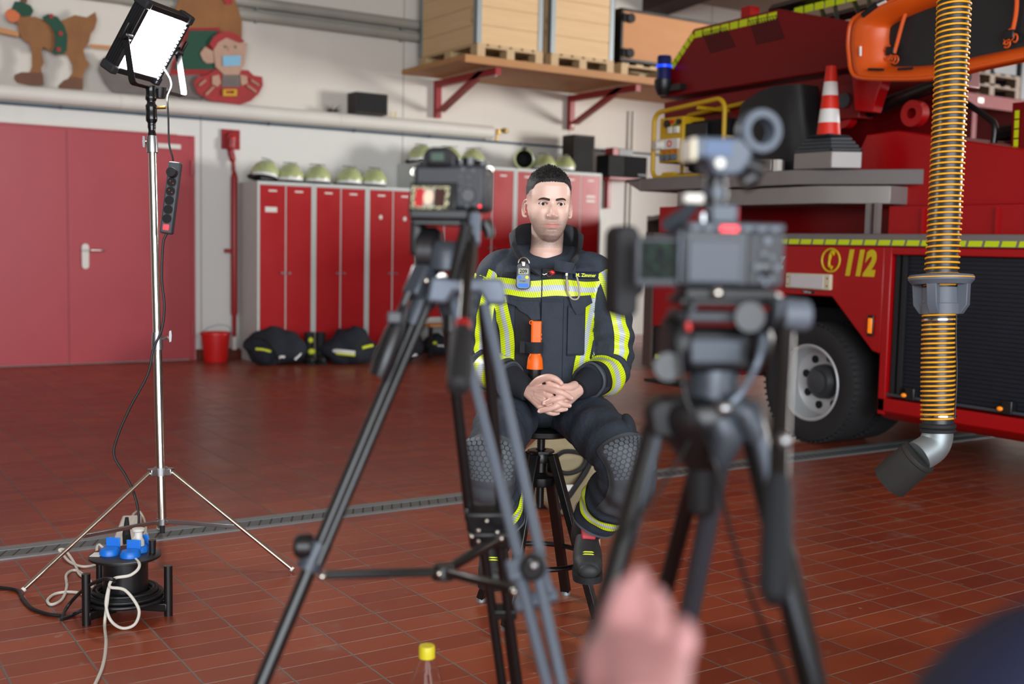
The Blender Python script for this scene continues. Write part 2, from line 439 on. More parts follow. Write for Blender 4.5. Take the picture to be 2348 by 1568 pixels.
# ================================================================== the setting
YW = 12.0
struct(MB().bb((-8, -9, -.1), (24, YW+.2, 0)).build('floor', 'floor'))
struct(MB().bb((-7.9, YW, 0), (24, YW+.2, 5.0)).build('wall_back', 'wall'))
struct(MB().bb((-8.2, -9, 0), (-8, YW+.2, 5.0)).build('wall_left', M('grey brick wall', '7d7872', .8)))
_a = ON(1482, 23, 1, 11.95); _b = ON(1544, 0, 0, _a[0])
RS = (_b[2]-_a[2])/(11.95-_b[1])             # the roof rises from the back wall into the hall
zr = lambda y: _a[2]+.22+RS*(11.95-y)
m = MB()
yr = 3.0
for y0, y1, fz in ((YW+.2, yr, zr), (yr, -9, lambda y: zr(yr)-RS*.6*(yr-y))):
    xs = np.arange(-8, 24.1, 1.0)
    m.add([(-8, y0, fz(y0)), (24, y0, fz(y0)), (24, y1, fz(y1)), (-8, y1, fz(y1)), (-8, y0, fz(y0)+.15), (24, y0, fz(y0)+.15), (24, y1, fz(y1)+.15), (-8, y1, fz(y1)+.15)],
          [[0, 1, 2, 3], [7, 6, 5, 4], [0, 4, 5, 1], [2, 6, 7, 3], [1, 5, 6, 2], [0, 3, 7, 4]])
struct(m.build('ceiling', 'ceiling panel'))
for i, bx in enumerate((_a[0]+.17, _a[0]-5.2, _a[0]+5.5)):
    m = MB(); w = .20
    m.add([(bx+sx*w, y, zr(y)+dz) for y in (YW, yr) for sx in (-1, 1) for dz in (-.24, -.005)],
          [[0, 1, 3, 2], [4, 6, 7, 5], [0, 2, 6, 4], [1, 5, 7, 3], [0, 4, 5, 1], [2, 3, 7, 6]])
    struct(m.build('trim_%d' % (i+1), 'dark brown beam'))
m = MB(); m.bb((-8, YW-.012, 0), (1.0, YW, .11)); m.bb((3.80, YW-.012, 0), (24, YW, .11))
k = NT('skirting tile'); x, y, z = k.sep(k.coord()); f = k.m('FRACT', k.m('DIVIDE', x, .24))
k.out(k.mix(k.ss(.0, .03, f), lin('8f7d6f'), lin('6a2f20')), .3); MATS['skirting'] = k.mat
struct(m.build('baseboard_back', 'skirting'))

# red double door in the back wall
d = struct(thing('door_1', 'red double leaf steel door in the white back wall', 'door', (2.55, YW, 0)))
xl, xr, zt = 1.22, 3.765, 2.345
for n, a, b in (('door_leaf', xl, 2.545), ('door_leaf', 2.565, xr-.03)):
    lf = MB().bb((a, YW-.055, .012), (b, YW-.002, zt)).build(n, 'red door paint', d, True, bevel=.004)
    if a > 2:
        for zc in (.33, 2.03): MB().cyl((b+.012, YW-.062, zc-.075), (b+.012, YW-.062, zc+.075), .017, n=12).build('hinge', 'red door paint', lf, True)
        hp = MB().prism([(-.034+.034*math.cos(t)+.034, .075*0+.034*math.sin(t)+(.085 if math.sin(t) >= 0 else -.10)) for t in np.linspace(0, 2*math.pi, 28, endpoint=False)], (2.66, YW-.055, 1.10), X3, Z3, (0, -.012, 0)).build('handle_plate', 'duct cream', lf, True)
        MB().tube([(2.70, YW-.062, 1.155), (2.70, YW-.115, 1.155), (2.715, YW-.122, 1.155), (2.83, YW-.122, 1.155)], .010, 10).build('handle', 'chrome', lf, True)
        MB().bb((3.30, YW-.095, 2.215), (3.62, YW-.055, 2.265)).build('door_closer', 'duct cream', lf, True, bevel=.006)
MB().bb((2.50, YW-.062, .012), (2.61, YW-.056, zt)).build('cover_strip', 'red door paint', d, True)
m = MB(); m.bb((xl-.05, YW-.03, .0), (xl, YW, zt+.05)); m.bb((xr-.03, YW-.045, 0), (xr+.015, YW, zt+.02)); m.bb((xl, YW-.03, zt), (xr+.015, YW, zt+.022))
m.build('door_frame', 'red door paint', d, True)
MB().bb((xl, YW-.05, zt+.024), (3.60, YW-.002, zt+.064)).build('door_rail', 'duct cream', d, True)

# drain in the floor
dy0, dy1 = 4.835, 5.005
d = thing('drainage_channel', 'long grey steel drainage channel with slotted grating across the tiled floor', 'drain', (3, (dy0+dy1)/2, 0))
m = MB(); m.bb((-8, dy0-.012, 0), (24, dy0+.018, .006)); m.bb((-8, dy1-.05, 0), (24, dy1+.012, .006))
m.build('channel_edge', 'galvanised', d, True)
k = NT('grating bars'); x, y, z = k.sep(k.coord()); sl = k.m('ADD', x, k.m('MULTIPLY', y, -.5))
f = k.m('ABSOLUTE', k.m('SUBTRACT', k.m('FRACT', k.m('DIVIDE', sl, .052)), .5))
k.out(k.mix(k.ss(.40, .45, f), lin('6e7677'), lin('2c2d2b')), .55, .4); MATS['grate'] = k.mat
MB().bb((-8, dy0+.018, -.01), (24, dy1-.05, .004)).build('grating', 'grate', d, True)

# duct, pipes and conduits on the wall
d = thing('air_duct', 'thick cream duct running along the white wall above the red door', 'duct', (7.42, YW-.1, 2.65))
MB().cyl((-8, YW-.10, 2.655), (7.43, YW-.10, 2.655), .078, n=28).build('duct_pipe', 'duct cream', d, True)
for x in (.6, 3.0, 5.4): MB().cyl((x, YW-.10, 2.655), (x+.04, YW-.10, 2.655), .0805, n=28).build('clamp_ring', 'duct cream', d, True)
v = MB(); v.cyl((7.43, YW-.1, 2.665), (7.52, YW-.1, 2.665), .022); v.cyl((7.52, YW-.1, 2.64), (7.52, YW-.1, 2.70), .028); v.cyl((7.50, YW-.1, 2.56), (7.50, YW-.1, 2.64), .014)
v.ball((7.60, YW-.12, 2.69), (.06, .03, .03)); v.build('valve', 'brass', d, True)
for x in (6.05, 6.11): MB().cyl((x, YW-.1, 2.73), (x+.005, YW-.1, 2.80), .006, n=8).build('vent_stub', 'brass', d, True)
m = MB(); m.cyl((-7.9, YW-.034, 2.555), (15.9, YW-.034, 2.555), .013, n=12)
pp = m.build('compressed_air_pipe', 'blue pipe'); tag(pp, 'thin blue pipe clipped along the wall under the cream duct', 'pipe')
for x in (2.45, 3.3, 4.6, 5.62, 6.6, 7.9, 9.2): MB().bb((x-.010, YW-.05, 2.538), (x+.010, YW-.001, 2.572)).build('pipe_clip', 'dark grey plastic', pp)
for nm, z, lb in (('heating_pipe', 3.82, 'upper of two grey pipes running high along the wall'), ('heating_pipe', 3.685, 'lower of two grey pipes running high along the wall')):
    p_ = MB().cyl((-8, YW-.066, z), (15.9, YW-.066, z), .058, n=20).build(nm, 'pipe grey')
    tag(p_, lb, 'pipe', 'grey pipes high on the wall')
    for x in (3.2, 4.45, 6.2):
        MB().bb((x-.01, YW-.08, z-.070), (x+.01, YW-.005, z-.055)).build('pipe_bracket', 'galvanised', p_)
for px, lb in ((1440, 'left one of two thin white conduits rising on the wall above the radio'), (1450, 'right one of two thin white conduits rising on the wall above the radio')):
    q = ON(px, 300, 1, YW)
    tag(MB().cyl((q[0], YW-.014, 1.0), (q[0], YW-.014, 3.1), .013, n=10).build('conduit', 'white plastic'), lb, 'conduit', 'white conduits behind the radio')

# red riser pipe with plate
d = thing('shutoff_riser', 'red vertical pipe with square red hub plate beside the red door', 'pipe', (4.2, YW, 0))
MB().box((4.18, YW-.012, 2.36), (.205, .024, .21)).build('wall_plate', 'red steel', d, True, bevel=.006)
h = MB(); h.lathe([(.062, 0), (.070, .012), (.060, .035), (.0, .036)], (4.19, YW-.024, 2.37), (0, -1, 0)); h.build('hub', 'red steel', d, True)
MB().ball((4.19, YW-.062, 2.375), (.026, .02, .026)).build('hub_knob', 'red plastic', d, True)
MB().tube(spline([(4.175, YW-.045, 2.37), (4.17, YW-.05, 2.24), (4.19, YW-.06, 2.12), (4.195, YW-.06, 2.02)], 5), [.05]*5+[.035]*5+[.02]*5+[.018], 14).build('upper_rod', 'red steel', d, True)
MB().tube([(4.2, YW-.07, z) for z in (2.02, 1.98, 1.95, .50, .46, .10)], [.018, .028, .036, .036, .024, .020], 16).build('riser_pipe', 'red steel', d, True)
MB().bb((4.10, YW-.085, 1.15), (4.2, YW-.03, 1.19)).build('pipe_clamp', 'red steel', d, True)
MB().cyl((4.20, YW-.07, .10), (4.20, YW-.07, .24), .030, n=14).build('lower_coupling', 'white plastic', d, True)

# bucket
bk = thing('bucket', 'small red plastic bucket on the floor beside the red pipe', 'bucket', (3.925, 11.72, 0))
MB().lathe([(.0, 0), (.118, 0), (.125, .02), (.150, .28), (.160, .285), (.160, .31), (.150, .312), (.142, .30), (.116, .03), (.0, .02)], n=32).build('pail', 'red plastic', bk)
MB().tube([(.155*math.cos(t), .155*math.sin(t)-.0, .30-.10*math.sin(t)) for t in np.linspace(math.pi, 2*math.pi, 18)], .004, 6).build('carrying_handle', 'galvanised', bk)

# ------------------------------------------------------------------ lockers
LP = .632; LX0 = 4.262; LYF = 11.40
def make_locker(h0, h, label, group):
    t = thing('locker', label, 'locker', (0, 0, 0), 0, group); w = LP-.004; D = .55
    m = MB(); m.bb((0, .018, h0), (w, D, h)); m.bb((0, 0, h0), (.026, .018, h)); m.bb((w-.026, 0, h0), (w, .018, h)); m.bb((.026, 0, h-.035), (w-.026, .018, h)); m.bb((.026, 0, h0), (w-.026, .018, h0+.035)); m.bb((w/2-.006, .004, h0), (w/2+.006, .018, h))
    m.build('cabinet', 'locker grey', t, bevel=.002)
    for i, (a, b) in enumerate(((.030, w/2-.008), (w/2+.008, w-.030))):
        dm = MB(); dm.bb((a, .003, h0+.04), (b, .018, h-.04))
        for z0 in (h-.20, h0+.16):
            for k_ in range(4): dm.bb((a+.09, -.0015, z0-.022*k_), (b-.09, .004, z0-.022*k_+.006))
        dr = dm.build('door', 'red locker paint', t)
        c = (a+b)/2
        MB().bb((c-.045, .0005, h-.105), (c+.045, .004, h-.088)).build('name_plate', 'white plastic', dr)
        x = b-.028 if i == 0 else a+.028; z = h0+(h-h0)*.47
        hm = MB(); hm.cyl((x, .004, z), (x, -.018, z), .014, .012, 14); hm.box((x+(-.012 if i == 0 else .0), -.02, z), (.034, .008, .014)); hm.build('turn_handle', 'brushed steel', dr)
    return t
lab = ['red and grey locker nearest the red door, leftmost of the low row', 'red and grey locker, middle of the three low lockers', 'red and grey locker, low one next to the taller lockers']
L1 = make_locker(.10, 1.905, lab[0], 'low lockers with red doors'); L1.location = (LX0, LYF, 0)
for a_ in (.01, LP-.05): MB().bb((a_, .02, 0), (a_+.036, .5, .10)).build('plinth', 'locker grey', L1)
dl = [c for c in L1.children if c.name.startswith('door')][0]
lows = [L1]+[dup(L1, (LX0+LP*i, LYF, 0), lab[i]) for i in (1, 2)]
MB().bb((.085, .0, 1.585), (.215, .003, 1.64)).build('sticker', 'white plastic', dl, label='white paper sticker')
for i, x in enumerate((.16, .46)):
    dr_ = [c for c in lows[2].children if c.name.startswith('door')][i]
    MB().ball((x, .0, 1.57-.01*i), (.022, .004, .026), 12, 8).build('sticker', 'white plastic', dr_, label='small white sticker')
TX0 = LX0+3*LP+.02; TP = .645
tl = ['tall red locker just right of the low row, behind the left camera', 'tall red locker second from the low row, beside the seated man', 'tall red locker directly behind the head of the seated man', 'tall red locker at the right end of the row, beside the radio']
L2 = make_locker(.41, 2.205, tl[0], 'tall lockers on the bench base'); L2.location = (TX0, LYF, 0); L2.scale = (TP/LP, 1, 1)
talls = [L2]+[dup(L2, (TX0+TP*i, LYF, 0), tl[i]) for i in (1, 2, 3)]
for i in (0, 1):
    dr_ = [c for c in talls[3].children if c.name.startswith('door')][1]
    MB().bb((.40, .0, 1.90-.055*i), (.53, .003, 1.925-.055*i)).build('sticker', 'white plastic', dr_, label='white paper sticker')
b = thing('locker_bench', 'wooden slat bench with black legs under the tall lockers', 'bench', (TX0, LYF, 0))
m = MB()
for i in range(3): m.bb((TX0+.02, LYF-.25+.115*i, .355), (TX0+4*TP, LYF-.15+.115*i, .385))
m.build('seat_slats', 'orange wood', b, True, bevel=.004)
m = MB(); m.bb((TX0+.02, LYF+.02, .385), (TX0+4*TP, LYF+.5, .405)); m.build('locker_rail', 'locker grey', b, True)
for i in range(5):
    for y in (LYF-.22, LYF+.45): MB().bb((TX0+.03+i*(TP-.03), y, 0), (TX0+.07+i*(TP-.03), y+.04, .355 if y < LYF else .385)).build('leg', 'black metal', b, True)

# ------------------------------------------------------------------ helmets
def make_helmet(label, group):
    t = thing('firefighter_helmet', label, 'helmet', (0, 0, 0), 0, group)
    def sh(q): q = q.copy(); q[2] *= (1.0 if q[2] > 0 else .0); q[0] *= 1.0+.12*(q[2] < .05); return q
    MB().ball((0, 0, .062), (.132, .152, .148), 28, 18, fn=sh).build('shell', 'helmet lime', t)
    MB().lathe([(.136, 0), (.139, .004), (.137, .036), (.132, .038)], (0, 0, .028), n=32, cap=False).build('reflective_band', 'white reflective', t)
    m = MB(); m.lathe([(.140, 0), (.144, .01), (.132, .034), (.124, .03)], n=32, cap=False)
    m.ball((-.05, .10, .02), (.085, .07, .03), 16, 8); m.build('neck_guard', 'black plastic', t)
    def vis(u, v):
        a = math.radians(-75+150*u); z = .06+.155*v
        return V3(.150*math.sin(a)*(1-.35*v*v), -.155*math.cos(a)*(1-.55*v*v)+.02, z)
    MB().grid(vis, 20, 8).build('visor', 'visor', t)
    MB().tube([vis(u, 1) for u in np.linspace(0, 1, 20)], .004, 6).build('visor_rim', 'black plastic', t)
    m = MB(); m.prism([(-.09, .190), (.0, .216), (.09, .150), (.08, .12), (-.01, .195), (-.085, .165)], (0, -.008, 0), Y3, Z3, (.016, 0, 0)); m.build('comb', 'helmet lime', t)
    return t
hz = 1.905; hy = 11.60
def hpos(px, z=hz, y=hy): q = ON(px, 400, 1, y); return (q[0], y, z)
hl = ['lime helmet at the left end of the low lockers, visor tipped up', 'lime helmet second from left on the low lockers', 'lime helmet third from left on the low lockers, centre of its row', 'lime helmet fourth from left on the low lockers', 'lime helmet at the right end of the low lockers, beside the taller locker']
H = make_helmet(hl[0], 'helmets on the low lockers'); H.location = hpos(606, hz+.022); H.rotation_euler = (0, math.radians(10), math.radians(40))
for px, l, rz in ((665, hl[1], 20), (728, hl[2], 5), (801, hl[3], 14), (857, hl[4], 25)): dup(H, hpos(px), l, math.radians(rz)).rotation_euler[1] = 0
hl2 = ['dull lime helmet at the left end of the tall lockers', 'dull lime helmet partly behind the left camera viewfinder', 'lime helmet with dark strap just right of the left camera', 'pale lime helmet between the open black helmet and its twin, above the seated man', 'bright lime helmet beside the dark upright speaker box']
for px, l, rz in ((964, hl2[0], 18), (1030, hl2[1], -30), (1084, hl2[2], -48), (1248, hl2[3], 0), (1292, hl2[4], 5)):
    hh = dup(H, hpos(px, 2.205, 11.62), l, math.radians(rz)); hh['group'] = 'helmets on the tall lockers'; hh.rotation_euler[1] = 0
t = thing('firefighter_helmet', 'upturned lime helmet showing its black inside on the tall lockers', 'helmet', hpos(1200, 2.205, 11.66), math.radians(-18), 'helmets on the tall lockers')
MB().lathe([(.0, -.13), (.07, -.115), (.115, -.06), (.130, .02), (.128, .03), (.108, .025)], (0, 0, .135), (0, -1, 0), 32, cap=False).build('shell', 'helmet lime', t)
MB().lathe([(.108, .025), (.10, -.03), (.06, -.08), (.0, -.09)], (0, 0, .135), (0, -1, 0), 32, cap=False).build('liner', 'dark void', t)
MB().bb((-.02, -.05, .245), (.02, .0, .275)).build('comb', 'black plastic', t)

# ------------------------------------------------------------------ small boxes, radio
q = ON(1307, 380, 1, 11.62)
sp = thing('speaker_box', 'dark brown upright speaker box on the right end of the tall lockers', 'speaker', (q[0]+.16, 11.64, 2.205))
MB().bb((-.16, -.10, 0), (.16, .16, .475)).build('cabinet', 'brown box', sp, bevel=.006)
MB().bb((-.14, -.106, .02), (.14, -.099, .455)).build('front_cloth', 'dark void', sp)
q = ON(840, 268, 1, YW-.1)
sp = thing('speaker_box', 'dark speaker box lying on top of the cream duct', 'speaker', (q[0], YW-.13, 2.733))
MB().bb((-.20, -.11, 0), (.20, .11, .235)).build('cabinet', 'brown box', sp, bevel=.006)
MB().bb((-.18, -.116, .015), (.18, -.109, .22)).build('front_cloth', 'dark void', sp)
q = ON(752, 255, 1, YW-.1); rnd = random.Random(3); m = MB()
for i in range(40):
    a, e = rnd.uniform(0, 6.3), rnd.uniform(.0, .7); d_ = V3(math.cos(a)*math.cos(e), .45*math.sin(a)*math.cos(e), math.sin(e)*.9)
    m.tube([(0, 0, .008), d_*.06*rnd.uniform(.6, 1.2), d_*.13*rnd.uniform(.6, 1.25)], [.003, .0025, .0008], 5)
o = m.build('fir_sprig', M('fir green', '20261c', .8)); o.location = (q[0]+.05, YW-.11, 2.735); tag(o, 'small dark fir sprig lying on the duct left of the speaker box', 'sprig')
rb = thing('radio', 'dark grey radio recorder on a red wall bracket', 'radio', (9.30, 11.72, 2.17))
MB().bb((-.31, -.13, .02), (.34, .12, .30)).build('case', 'matt black', rb, bevel=.012)
MB().bb((-.30, -.136, .03), (-.05, -.128, .29)).build('speaker_grille', 'dark void', rb)
m = MB(); m.bb((-.03, -.134, .16), (.33, -.128, .29)); m.bb((-.02, -.134, .03), (.16, -.128, .14)); m.build('tape_deck', 'matt black', rb)
for i in range(4): MB().bb((.18+.036*i, -.145, .05), (.205+.036*i, -.128, .075)).build('button', 'dark grey plastic', rb)
w_ = thing('wall_bracket', 'red steel shelf bracket under the radio', 'bracket', (9.30, YW, 1.82))
MB().bb((9.02, 11.58, 2.165), (9.62, YW, 2.188)).build('shelf_plate', 'red steel', w_, True)
MB().bb((9.265, YW-.07, 1.80), (9.315, YW, 2.165)).build('upright', 'red steel', w_, True)
tx = thing('charger_box', 'small red and black box on top of the radio', 'box', (9.28, 11.75, 2.47))
MB().bb((-.16, -.09, 0), (-.06, .08, .10)).build('red_end', 'red steel', tx, bevel=.008); MB().bb((-.06, -.09, 0), (.17, .08, .095)).build('black_body', 'black plastic', tx, bevel=.006)

# ------------------------------------------------------------------ gear on the floor in front of the lockers
def lump(loc, size, seed, mat, amp=.34, nu=30, nv=20, top=1.0):
    def fn(q):
        n_ = mnoise.noise(Vector((q[0]*6+seed, q[1]*6, q[2]*6)))*amp + mnoise.noise(Vector((q[0]*15+seed, q[1]*15, q[2]*13)))*amp*.45
        q = q*(1+n_); s_ = abs(q[2])/size[2]; q[0] *= 1.12-.18*s_; return q
    m_ = MB(); m_.ball((0, 0, size[2]*.9), size, nu, nv, fn=fn)
    m_.v = [(x, y, max(0.004, z)) for x, y, z in m_.v]; return m_
def gear_bag(name, label, px, py, size, seed, mat='navy cloth', group='turnout gear before the lockers'):
    q = ON(px, py, 2, 0); t = thing(name, label, 'gear bag', (q[0]+.02, q[1]+size[1]-.04, 0), math.radians(-14), group)
    lump((0, 0, 0), size, seed, mat).build('bag_body', mat, t); return t, size
t, s_ = gear_bag('gear_bag', 'bulging dark navy gear bag with reflective strips before the leftmost locker', 632, 838, (.30, .135, .20), 1)
for pts, mt in (([(-.20, -.105, .175), (-.13, -.128, .17), (-.05, -.138, .15)], 'text lime'), ([(.20, -.105, .06), (.26, -.08, .12), (.295, -.04, .20)], 'white reflective'), ([(.03, -.138, .085), (.06, -.138, .095), (.09, -.134, .09)], 'white reflective')):
    MB().tube(spline(pts, 5), .013, 6).build('reflective_strip', mt, t)
MB().tube(spline([(-.22, -.1, .30), (-.1, -.13, .27), (0, -.150, .14), (.03, -.135, .03)], 6), .016, 6).build('strap', 'dark void', t)
def boots_pair(label, px, py, rz):
    q = ON(px, py, 2, 0)
    for i, sx in enumerate((-.062, .062)):
        o = V3(q[0], q[1]+.12, 0)+.95*V3(sx*math.cos(rz), sx*math.sin(rz), 0)
        t = thing('rubber_boot', label[i], 'boot', o, rz, 'boots before the lockers')
        MB().tube([(0, .02, .03), (0, .02, .12), (0, .03, .22), (0, .03, .30), (0, .03, .33)], [.046, .044, .050, .054, .055], 16).build('shaft', 'black rubber', t)
        MB().ball((0, -.06, .05), (.052, .12, .05), 16, 10).build('foot', 'black rubber', t)
        MB().bb((-.052, -.17, 0), (.052, .08, .022)).build('sole', 'dark void', t, bevel=.008)
        if i == 0:
            MB().ball((.01, -.022, .25), (.028, .02, .03), 12, 8).build('reflective_patch', 'text lime', t); MB().ball((.02, -.025, .13), (.042, .03, .032), 12, 8).build('reflective_patch', 'text lime', t)
boots_pair(('black rubber boot with lime patches between the two gear bags', 'plain black rubber boot just left of the middle clothing pile'), 733, 836, -.3)
t, s_ = gear_bag('clothing_pile', 'dark clothing pile with broad lime and white strip before the middle lockers', 808, 836, (.26, .135, .20), 5)
MB().tube(spline([(-.22, -.09, .15), (-.12, -.135, .145), (.02, -.148, .13)], 6), .022, 8).build('reflective_strip', 'white reflective', t)
MB().tube(spline([(-.22, -.09, .125), (-.12, -.135, .12), (.02, -.148, .105)], 6), .014, 8).build('reflective_strip', 'text lime', t)
MB().tube(spline([(.10, -.13, .18), (.17, -.11, .195), (.22, -.08, .20)], 5), .016, 8).build('reflective_strip', 'text lime', t)
t, s_ = gear_bag('clothing_pile', 'dark clothing pile with white tag behind the left tripod leg', 925, 832, (.22, .13, .18), 9)
MB().bb((-.20, -.145, .03), (-.14, -.10, .14)).build('tag_label', 'white plastic', t); MB().ball((.1, -.125, .09), (.05, .012, .018)).build('reflective_strip', 'white reflective', t)
t, s_ = gear_bag('clothing_pile', 'dark clothing pile under the wooden bench slats', 1010, 815, (.18, .12, .13), 13)
MB().ball((-.08, -.11, .15), (.03, .02, .02)).build('reflective_strip', 'text lime', t); MB().tube([(-.05, -.122, .12), (.04, -.122, .115)], .010, 6).build('reflective_strip', 'white reflective', t)

# ------------------------------------------------------------------ shelf with pallet boxes
SH = thing('storage_shelf', 'long wooden shelf high on the wall carrying the pallet boxes', 'shelf', (7.5, YW, 3.2))
zs = 3.245
m = MB(); xa, xb, ya = 6.22, 12.4, 10.52
for i in range(6): m.bb((xa, ya+i*.24, zs-.0), (xb, ya+i*.24+.236, zs+.05))
m.bb((xa, ya+.002, zs-.03), (xb, ya+.06, zs))
m.build('shelf_boards', 'pine shelf', SH, True)
for bx, lb in ((6.70, 'red steel wall bracket at the left end of the wooden shelf'), (8.66, 'red steel wall bracket under the shelf nearer the ladder truck')):
    b = thing('shelf_bracket', lb, 'bracket', (bx, YW, 2.78), 0, 'red brackets under the wooden shelf'); w = .035
    MB().bb((bx-w, YW-.07, 2.78), (bx+w, YW, zs-.03)).build('upright', 'red steel', b, True)
    MB().bb((bx-w, YW-1.38, zs-.11), (bx+w, YW-.07, zs-.032)).build('arm', 'red steel', b, True)
    MB().prism([(0, 0), (.10, -.02), (1.08, .34), (.95, .36)], (bx-w, YW-.06, 2.86), -Y3, Z3, (2*w, 0, 0)).build('brace', 'red steel', b, True)
    for z in (2.83,): MB().cyl((bx, YW-.07, z), (bx, YW-.078, z), .016, n=8).build('bolt', 'chrome', b, True)
    MB().cyl((bx, YW-1.33, zs-.11), (bx, YW-1.33, zs-.118), .014, n=8).build('bolt', 'chrome', b, True)
def pallet(x0, x1, y0, y1, z, label, group, wd='pallet wood'):
    t = thing('pallet', label, 'pallet', ((x0+x1)/2, (y0+y1)/2, z), 0, group); m = MB()
    for i in range(3):
        xc = lerp(x0+.05, x1-.05, i/2); m.bb((xc-.05, y0, z), (xc+.05, y1, z+.02))
        for j in range(3):
            yc = lerp(y0+.07, y1-.07, j/2); MB().bb((xc-.05, yc-.07, z+.02), (xc+.05, yc+.07, z+.10)).build('block', wd, t, True)
    for j in range(3): yc = lerp(y0+.07, y1-.07, j/2); m.bb((x0, yc-.07, z+.10), (x1, yc+.07, z+.12))
    for i in range(6): xc = lerp(x0+.06, x1-.06, i/5); m.bb((xc-.055, y0, z+.12), (xc+.055, y1, z+.142))
    m.build('boards', wd, t, True); return t
def pallet_box(x0, x1, y0, y1, z, rows, label, group):
    t = thing('pallet_box', label, 'box', ((x0+x1)/2, (y0+y1)/2, z), 0, group); hh = .195
    for r in range(rows):
        m = MB(); a = z+r*(hh+.004)
        m.bb((x0, y0, a), (x1, y0+.02, a+hh)); m.bb((x0, y1-.02, a), (x1, y1, a+hh)); m.bb((x0, y0+.02, a), (x0+.02, y1-.02, a+hh)); m.bb((x1-.02, y0+.02, a), (x1, y1-.02, a+hh))
        m.build('board_frame', 'pine', t, True)
    for cx in (x0, x1):
        for cy in (y0, y1):
            sx = 1 if cx == x0 else -1; sy = 1 if cy == y0 else -1
            m = MB(); m.bb((cx-sx*.006, cy-sy*.006, z), (cx+sx*.06, cy, z+rows*.199)); m.bb((cx-sx*.006, cy-sy*.006, z), (cx, cy+sy*.06, z+rows*.199)); m.build('corner_hinge', 'galvanised', t, True)
    return t
zp = zs+.05; gp = 'pallet boxes on the wooden shelf'
x1_, x2_, x3_, x4_ = (ON(px, 120, 1, 10.58)[0] for px in (1092, 1243, 1262, 1406))
xl_ = x1_-.0
pallet(x1_, x2_, 10.56, 11.84, zp, 'pale wooden pallet under the left pallet box', 'pallets on the wooden shelf')
pallet_box(x1_, x2_, 10.58, 11.84, zp+.144, 5, 'pale slatted wooden box at the left end of the shelf', gp)
pallet(x3_, x4_, 10.56, 11.84, zp, 'pale wooden pallet under the right pallet box', 'pallets on the wooden shelf')
pallet_box(x3_, x4_, 10.58, 11.84, zp+.144, 5, 'pale slatted wooden box right of the other pallet box', gp)
xq = ON(1424, 90, 1, 10.6)[0]
pallet(xq, xq+1.2, 10.58, 11.4, zp, 'darker pallet under the black edged plywood case', 'pallets on the wooden shelf')
cs = thing('plywood_case', 'wooden case with black edges and round black corner castors on the shelf', 'case', (xq+.6, 11, zp+.144))
zc = zp+.19
MB().bb((xq+.02, 10.62, zc), (xq+1.5, 11.3, zc+.56)).build('panels', 'orange wood', cs, True)
m = MB()
for z in (zc-.02, zc+.55): m.bb((xq, 10.60, z), (xq+1.52, 11.32, z+.03))
m.bb((xq, 10.60, zc), (xq+.03, 11.32, zc+.56)); m.bb((xq+1.49, 10.60, zc), (xq+1.52, 11.32, zc+.56)); m.build('edge_profile', 'black metal', cs, True)
for z in (zc+.07, zc+.47): m = MB(); m.cyl((xq+.12, 10.60, z), (xq+.12, 10.56, z), .055, n=20); m.box((xq+.07, 10.59, z), (.09, .02, .09)); m.build('castor', 'black rubber', cs, True)

# ------------------------------------------------------------------ wooden Christmas cut-outs standing on the duct
def zpt(p, y): q = ON(p[0]/3.267, p[1]/3.267, 1, y); return (q[0], q[2])
def cut(pts, y, th=.018): return MB().prism([zpt(p, y) for p in pts], (0, y, 0), X3, Z3, (0, th, 0))
yd = 11.855
D = thing('reindeer_cutout', 'brown wooden reindeer cut-out with green saddle standing on the duct', 'decoration', (2.4, yd, 2.733))
cut([(135, 175), (180, 130), (260, 125), (330, 150), (400, 190), (470, 150), (560, 112), (650, 130), (715, 88), (728, 150), (710, 215), (680, 255), (665, 320), (625, 375), (640, 440), (672, 480), (640, 520), (622, 560), (622, 610), (500, 605), (545, 545), (545, 490), (505, 410), (440, 405), (370, 380), (325, 350), (308, 380), (330, 470), (308, 510), (318, 560), (215, 560), (240, 500), (240, 400), (225, 330), (170, 290), (140, 240)], yd).build('body', 'figure wood', D, True, smooth=0)
cut([(110, 560), (160, 540), (320, 545), (328, 635), (240, 640), (130, 620), (108, 590)], yd-.012).build('hoof', 'hoof wood', D, True)
cut([(440, 640), (480, 600), (560, 575), (622, 590), (622, 672), (440, 660)], yd-.012).build('hoof', 'hoof wood', D, True)
sd = cut([(320, 125), (360, 105), (430, 125), (480, 190), (505, 260), (500, 380), (470, 405), (420, 410), (390, 390), (415, 340), (415, 260), (380, 190), (330, 150)], yd-.02).build('saddle', 'felt green', D, True)
for p in ((385, 120), (455, 250), (440, 370)): q = zpt(p, yd-.03); MB().cyl((q[0], yd-.022, q[1]), (q[0], yd-.028, q[1]), .022, n=14).build('saddle_dot', 'santa red', sd, True)
cut([(60, 70), (110, 60), (200, 90), (235, 115), (200, 170), (135, 180), (110, 150)], yd-.004).build('head', 'figure wood', D, True)
cut([(90, 60), (110, 10), (160, 12), (230, 40), (252, 80), (235, 115), (180, 125), (110, 100)], yd-.02).build('headband', 'felt green', D, True)
cut([(40, 90), (60, 70), (110, 75), (150, 110), (140, 150), (100, 170), (60, 150), (40, 115)], yd-.026).build('muzzle', 'nose orange', D, True)
cut([(150, 15), (200, 20), (215, -60), (250, -120), (225, -125), (190, -70), (160, -120), (140, -115), (165, -55)], yd).build('antler', 'hoof wood', D, True)
cut([(-90, 160), (0, 205), (140, 240), (140, 275), (0, 245), (-90, 205)], yd+.003, .012).build('harness_strap', 'orange wood', D, True)
cut([(675, 330), (865, 345), (865, 375), (675, 355)], yd+.003, .012).build('harness_strap', 'orange wood', D, True)
G = thing('sleigh_cutout', 'painted wooden sleigh cut-out with brown sack and masked figure in red', 'decoration', (3.8, yd, 2.733))
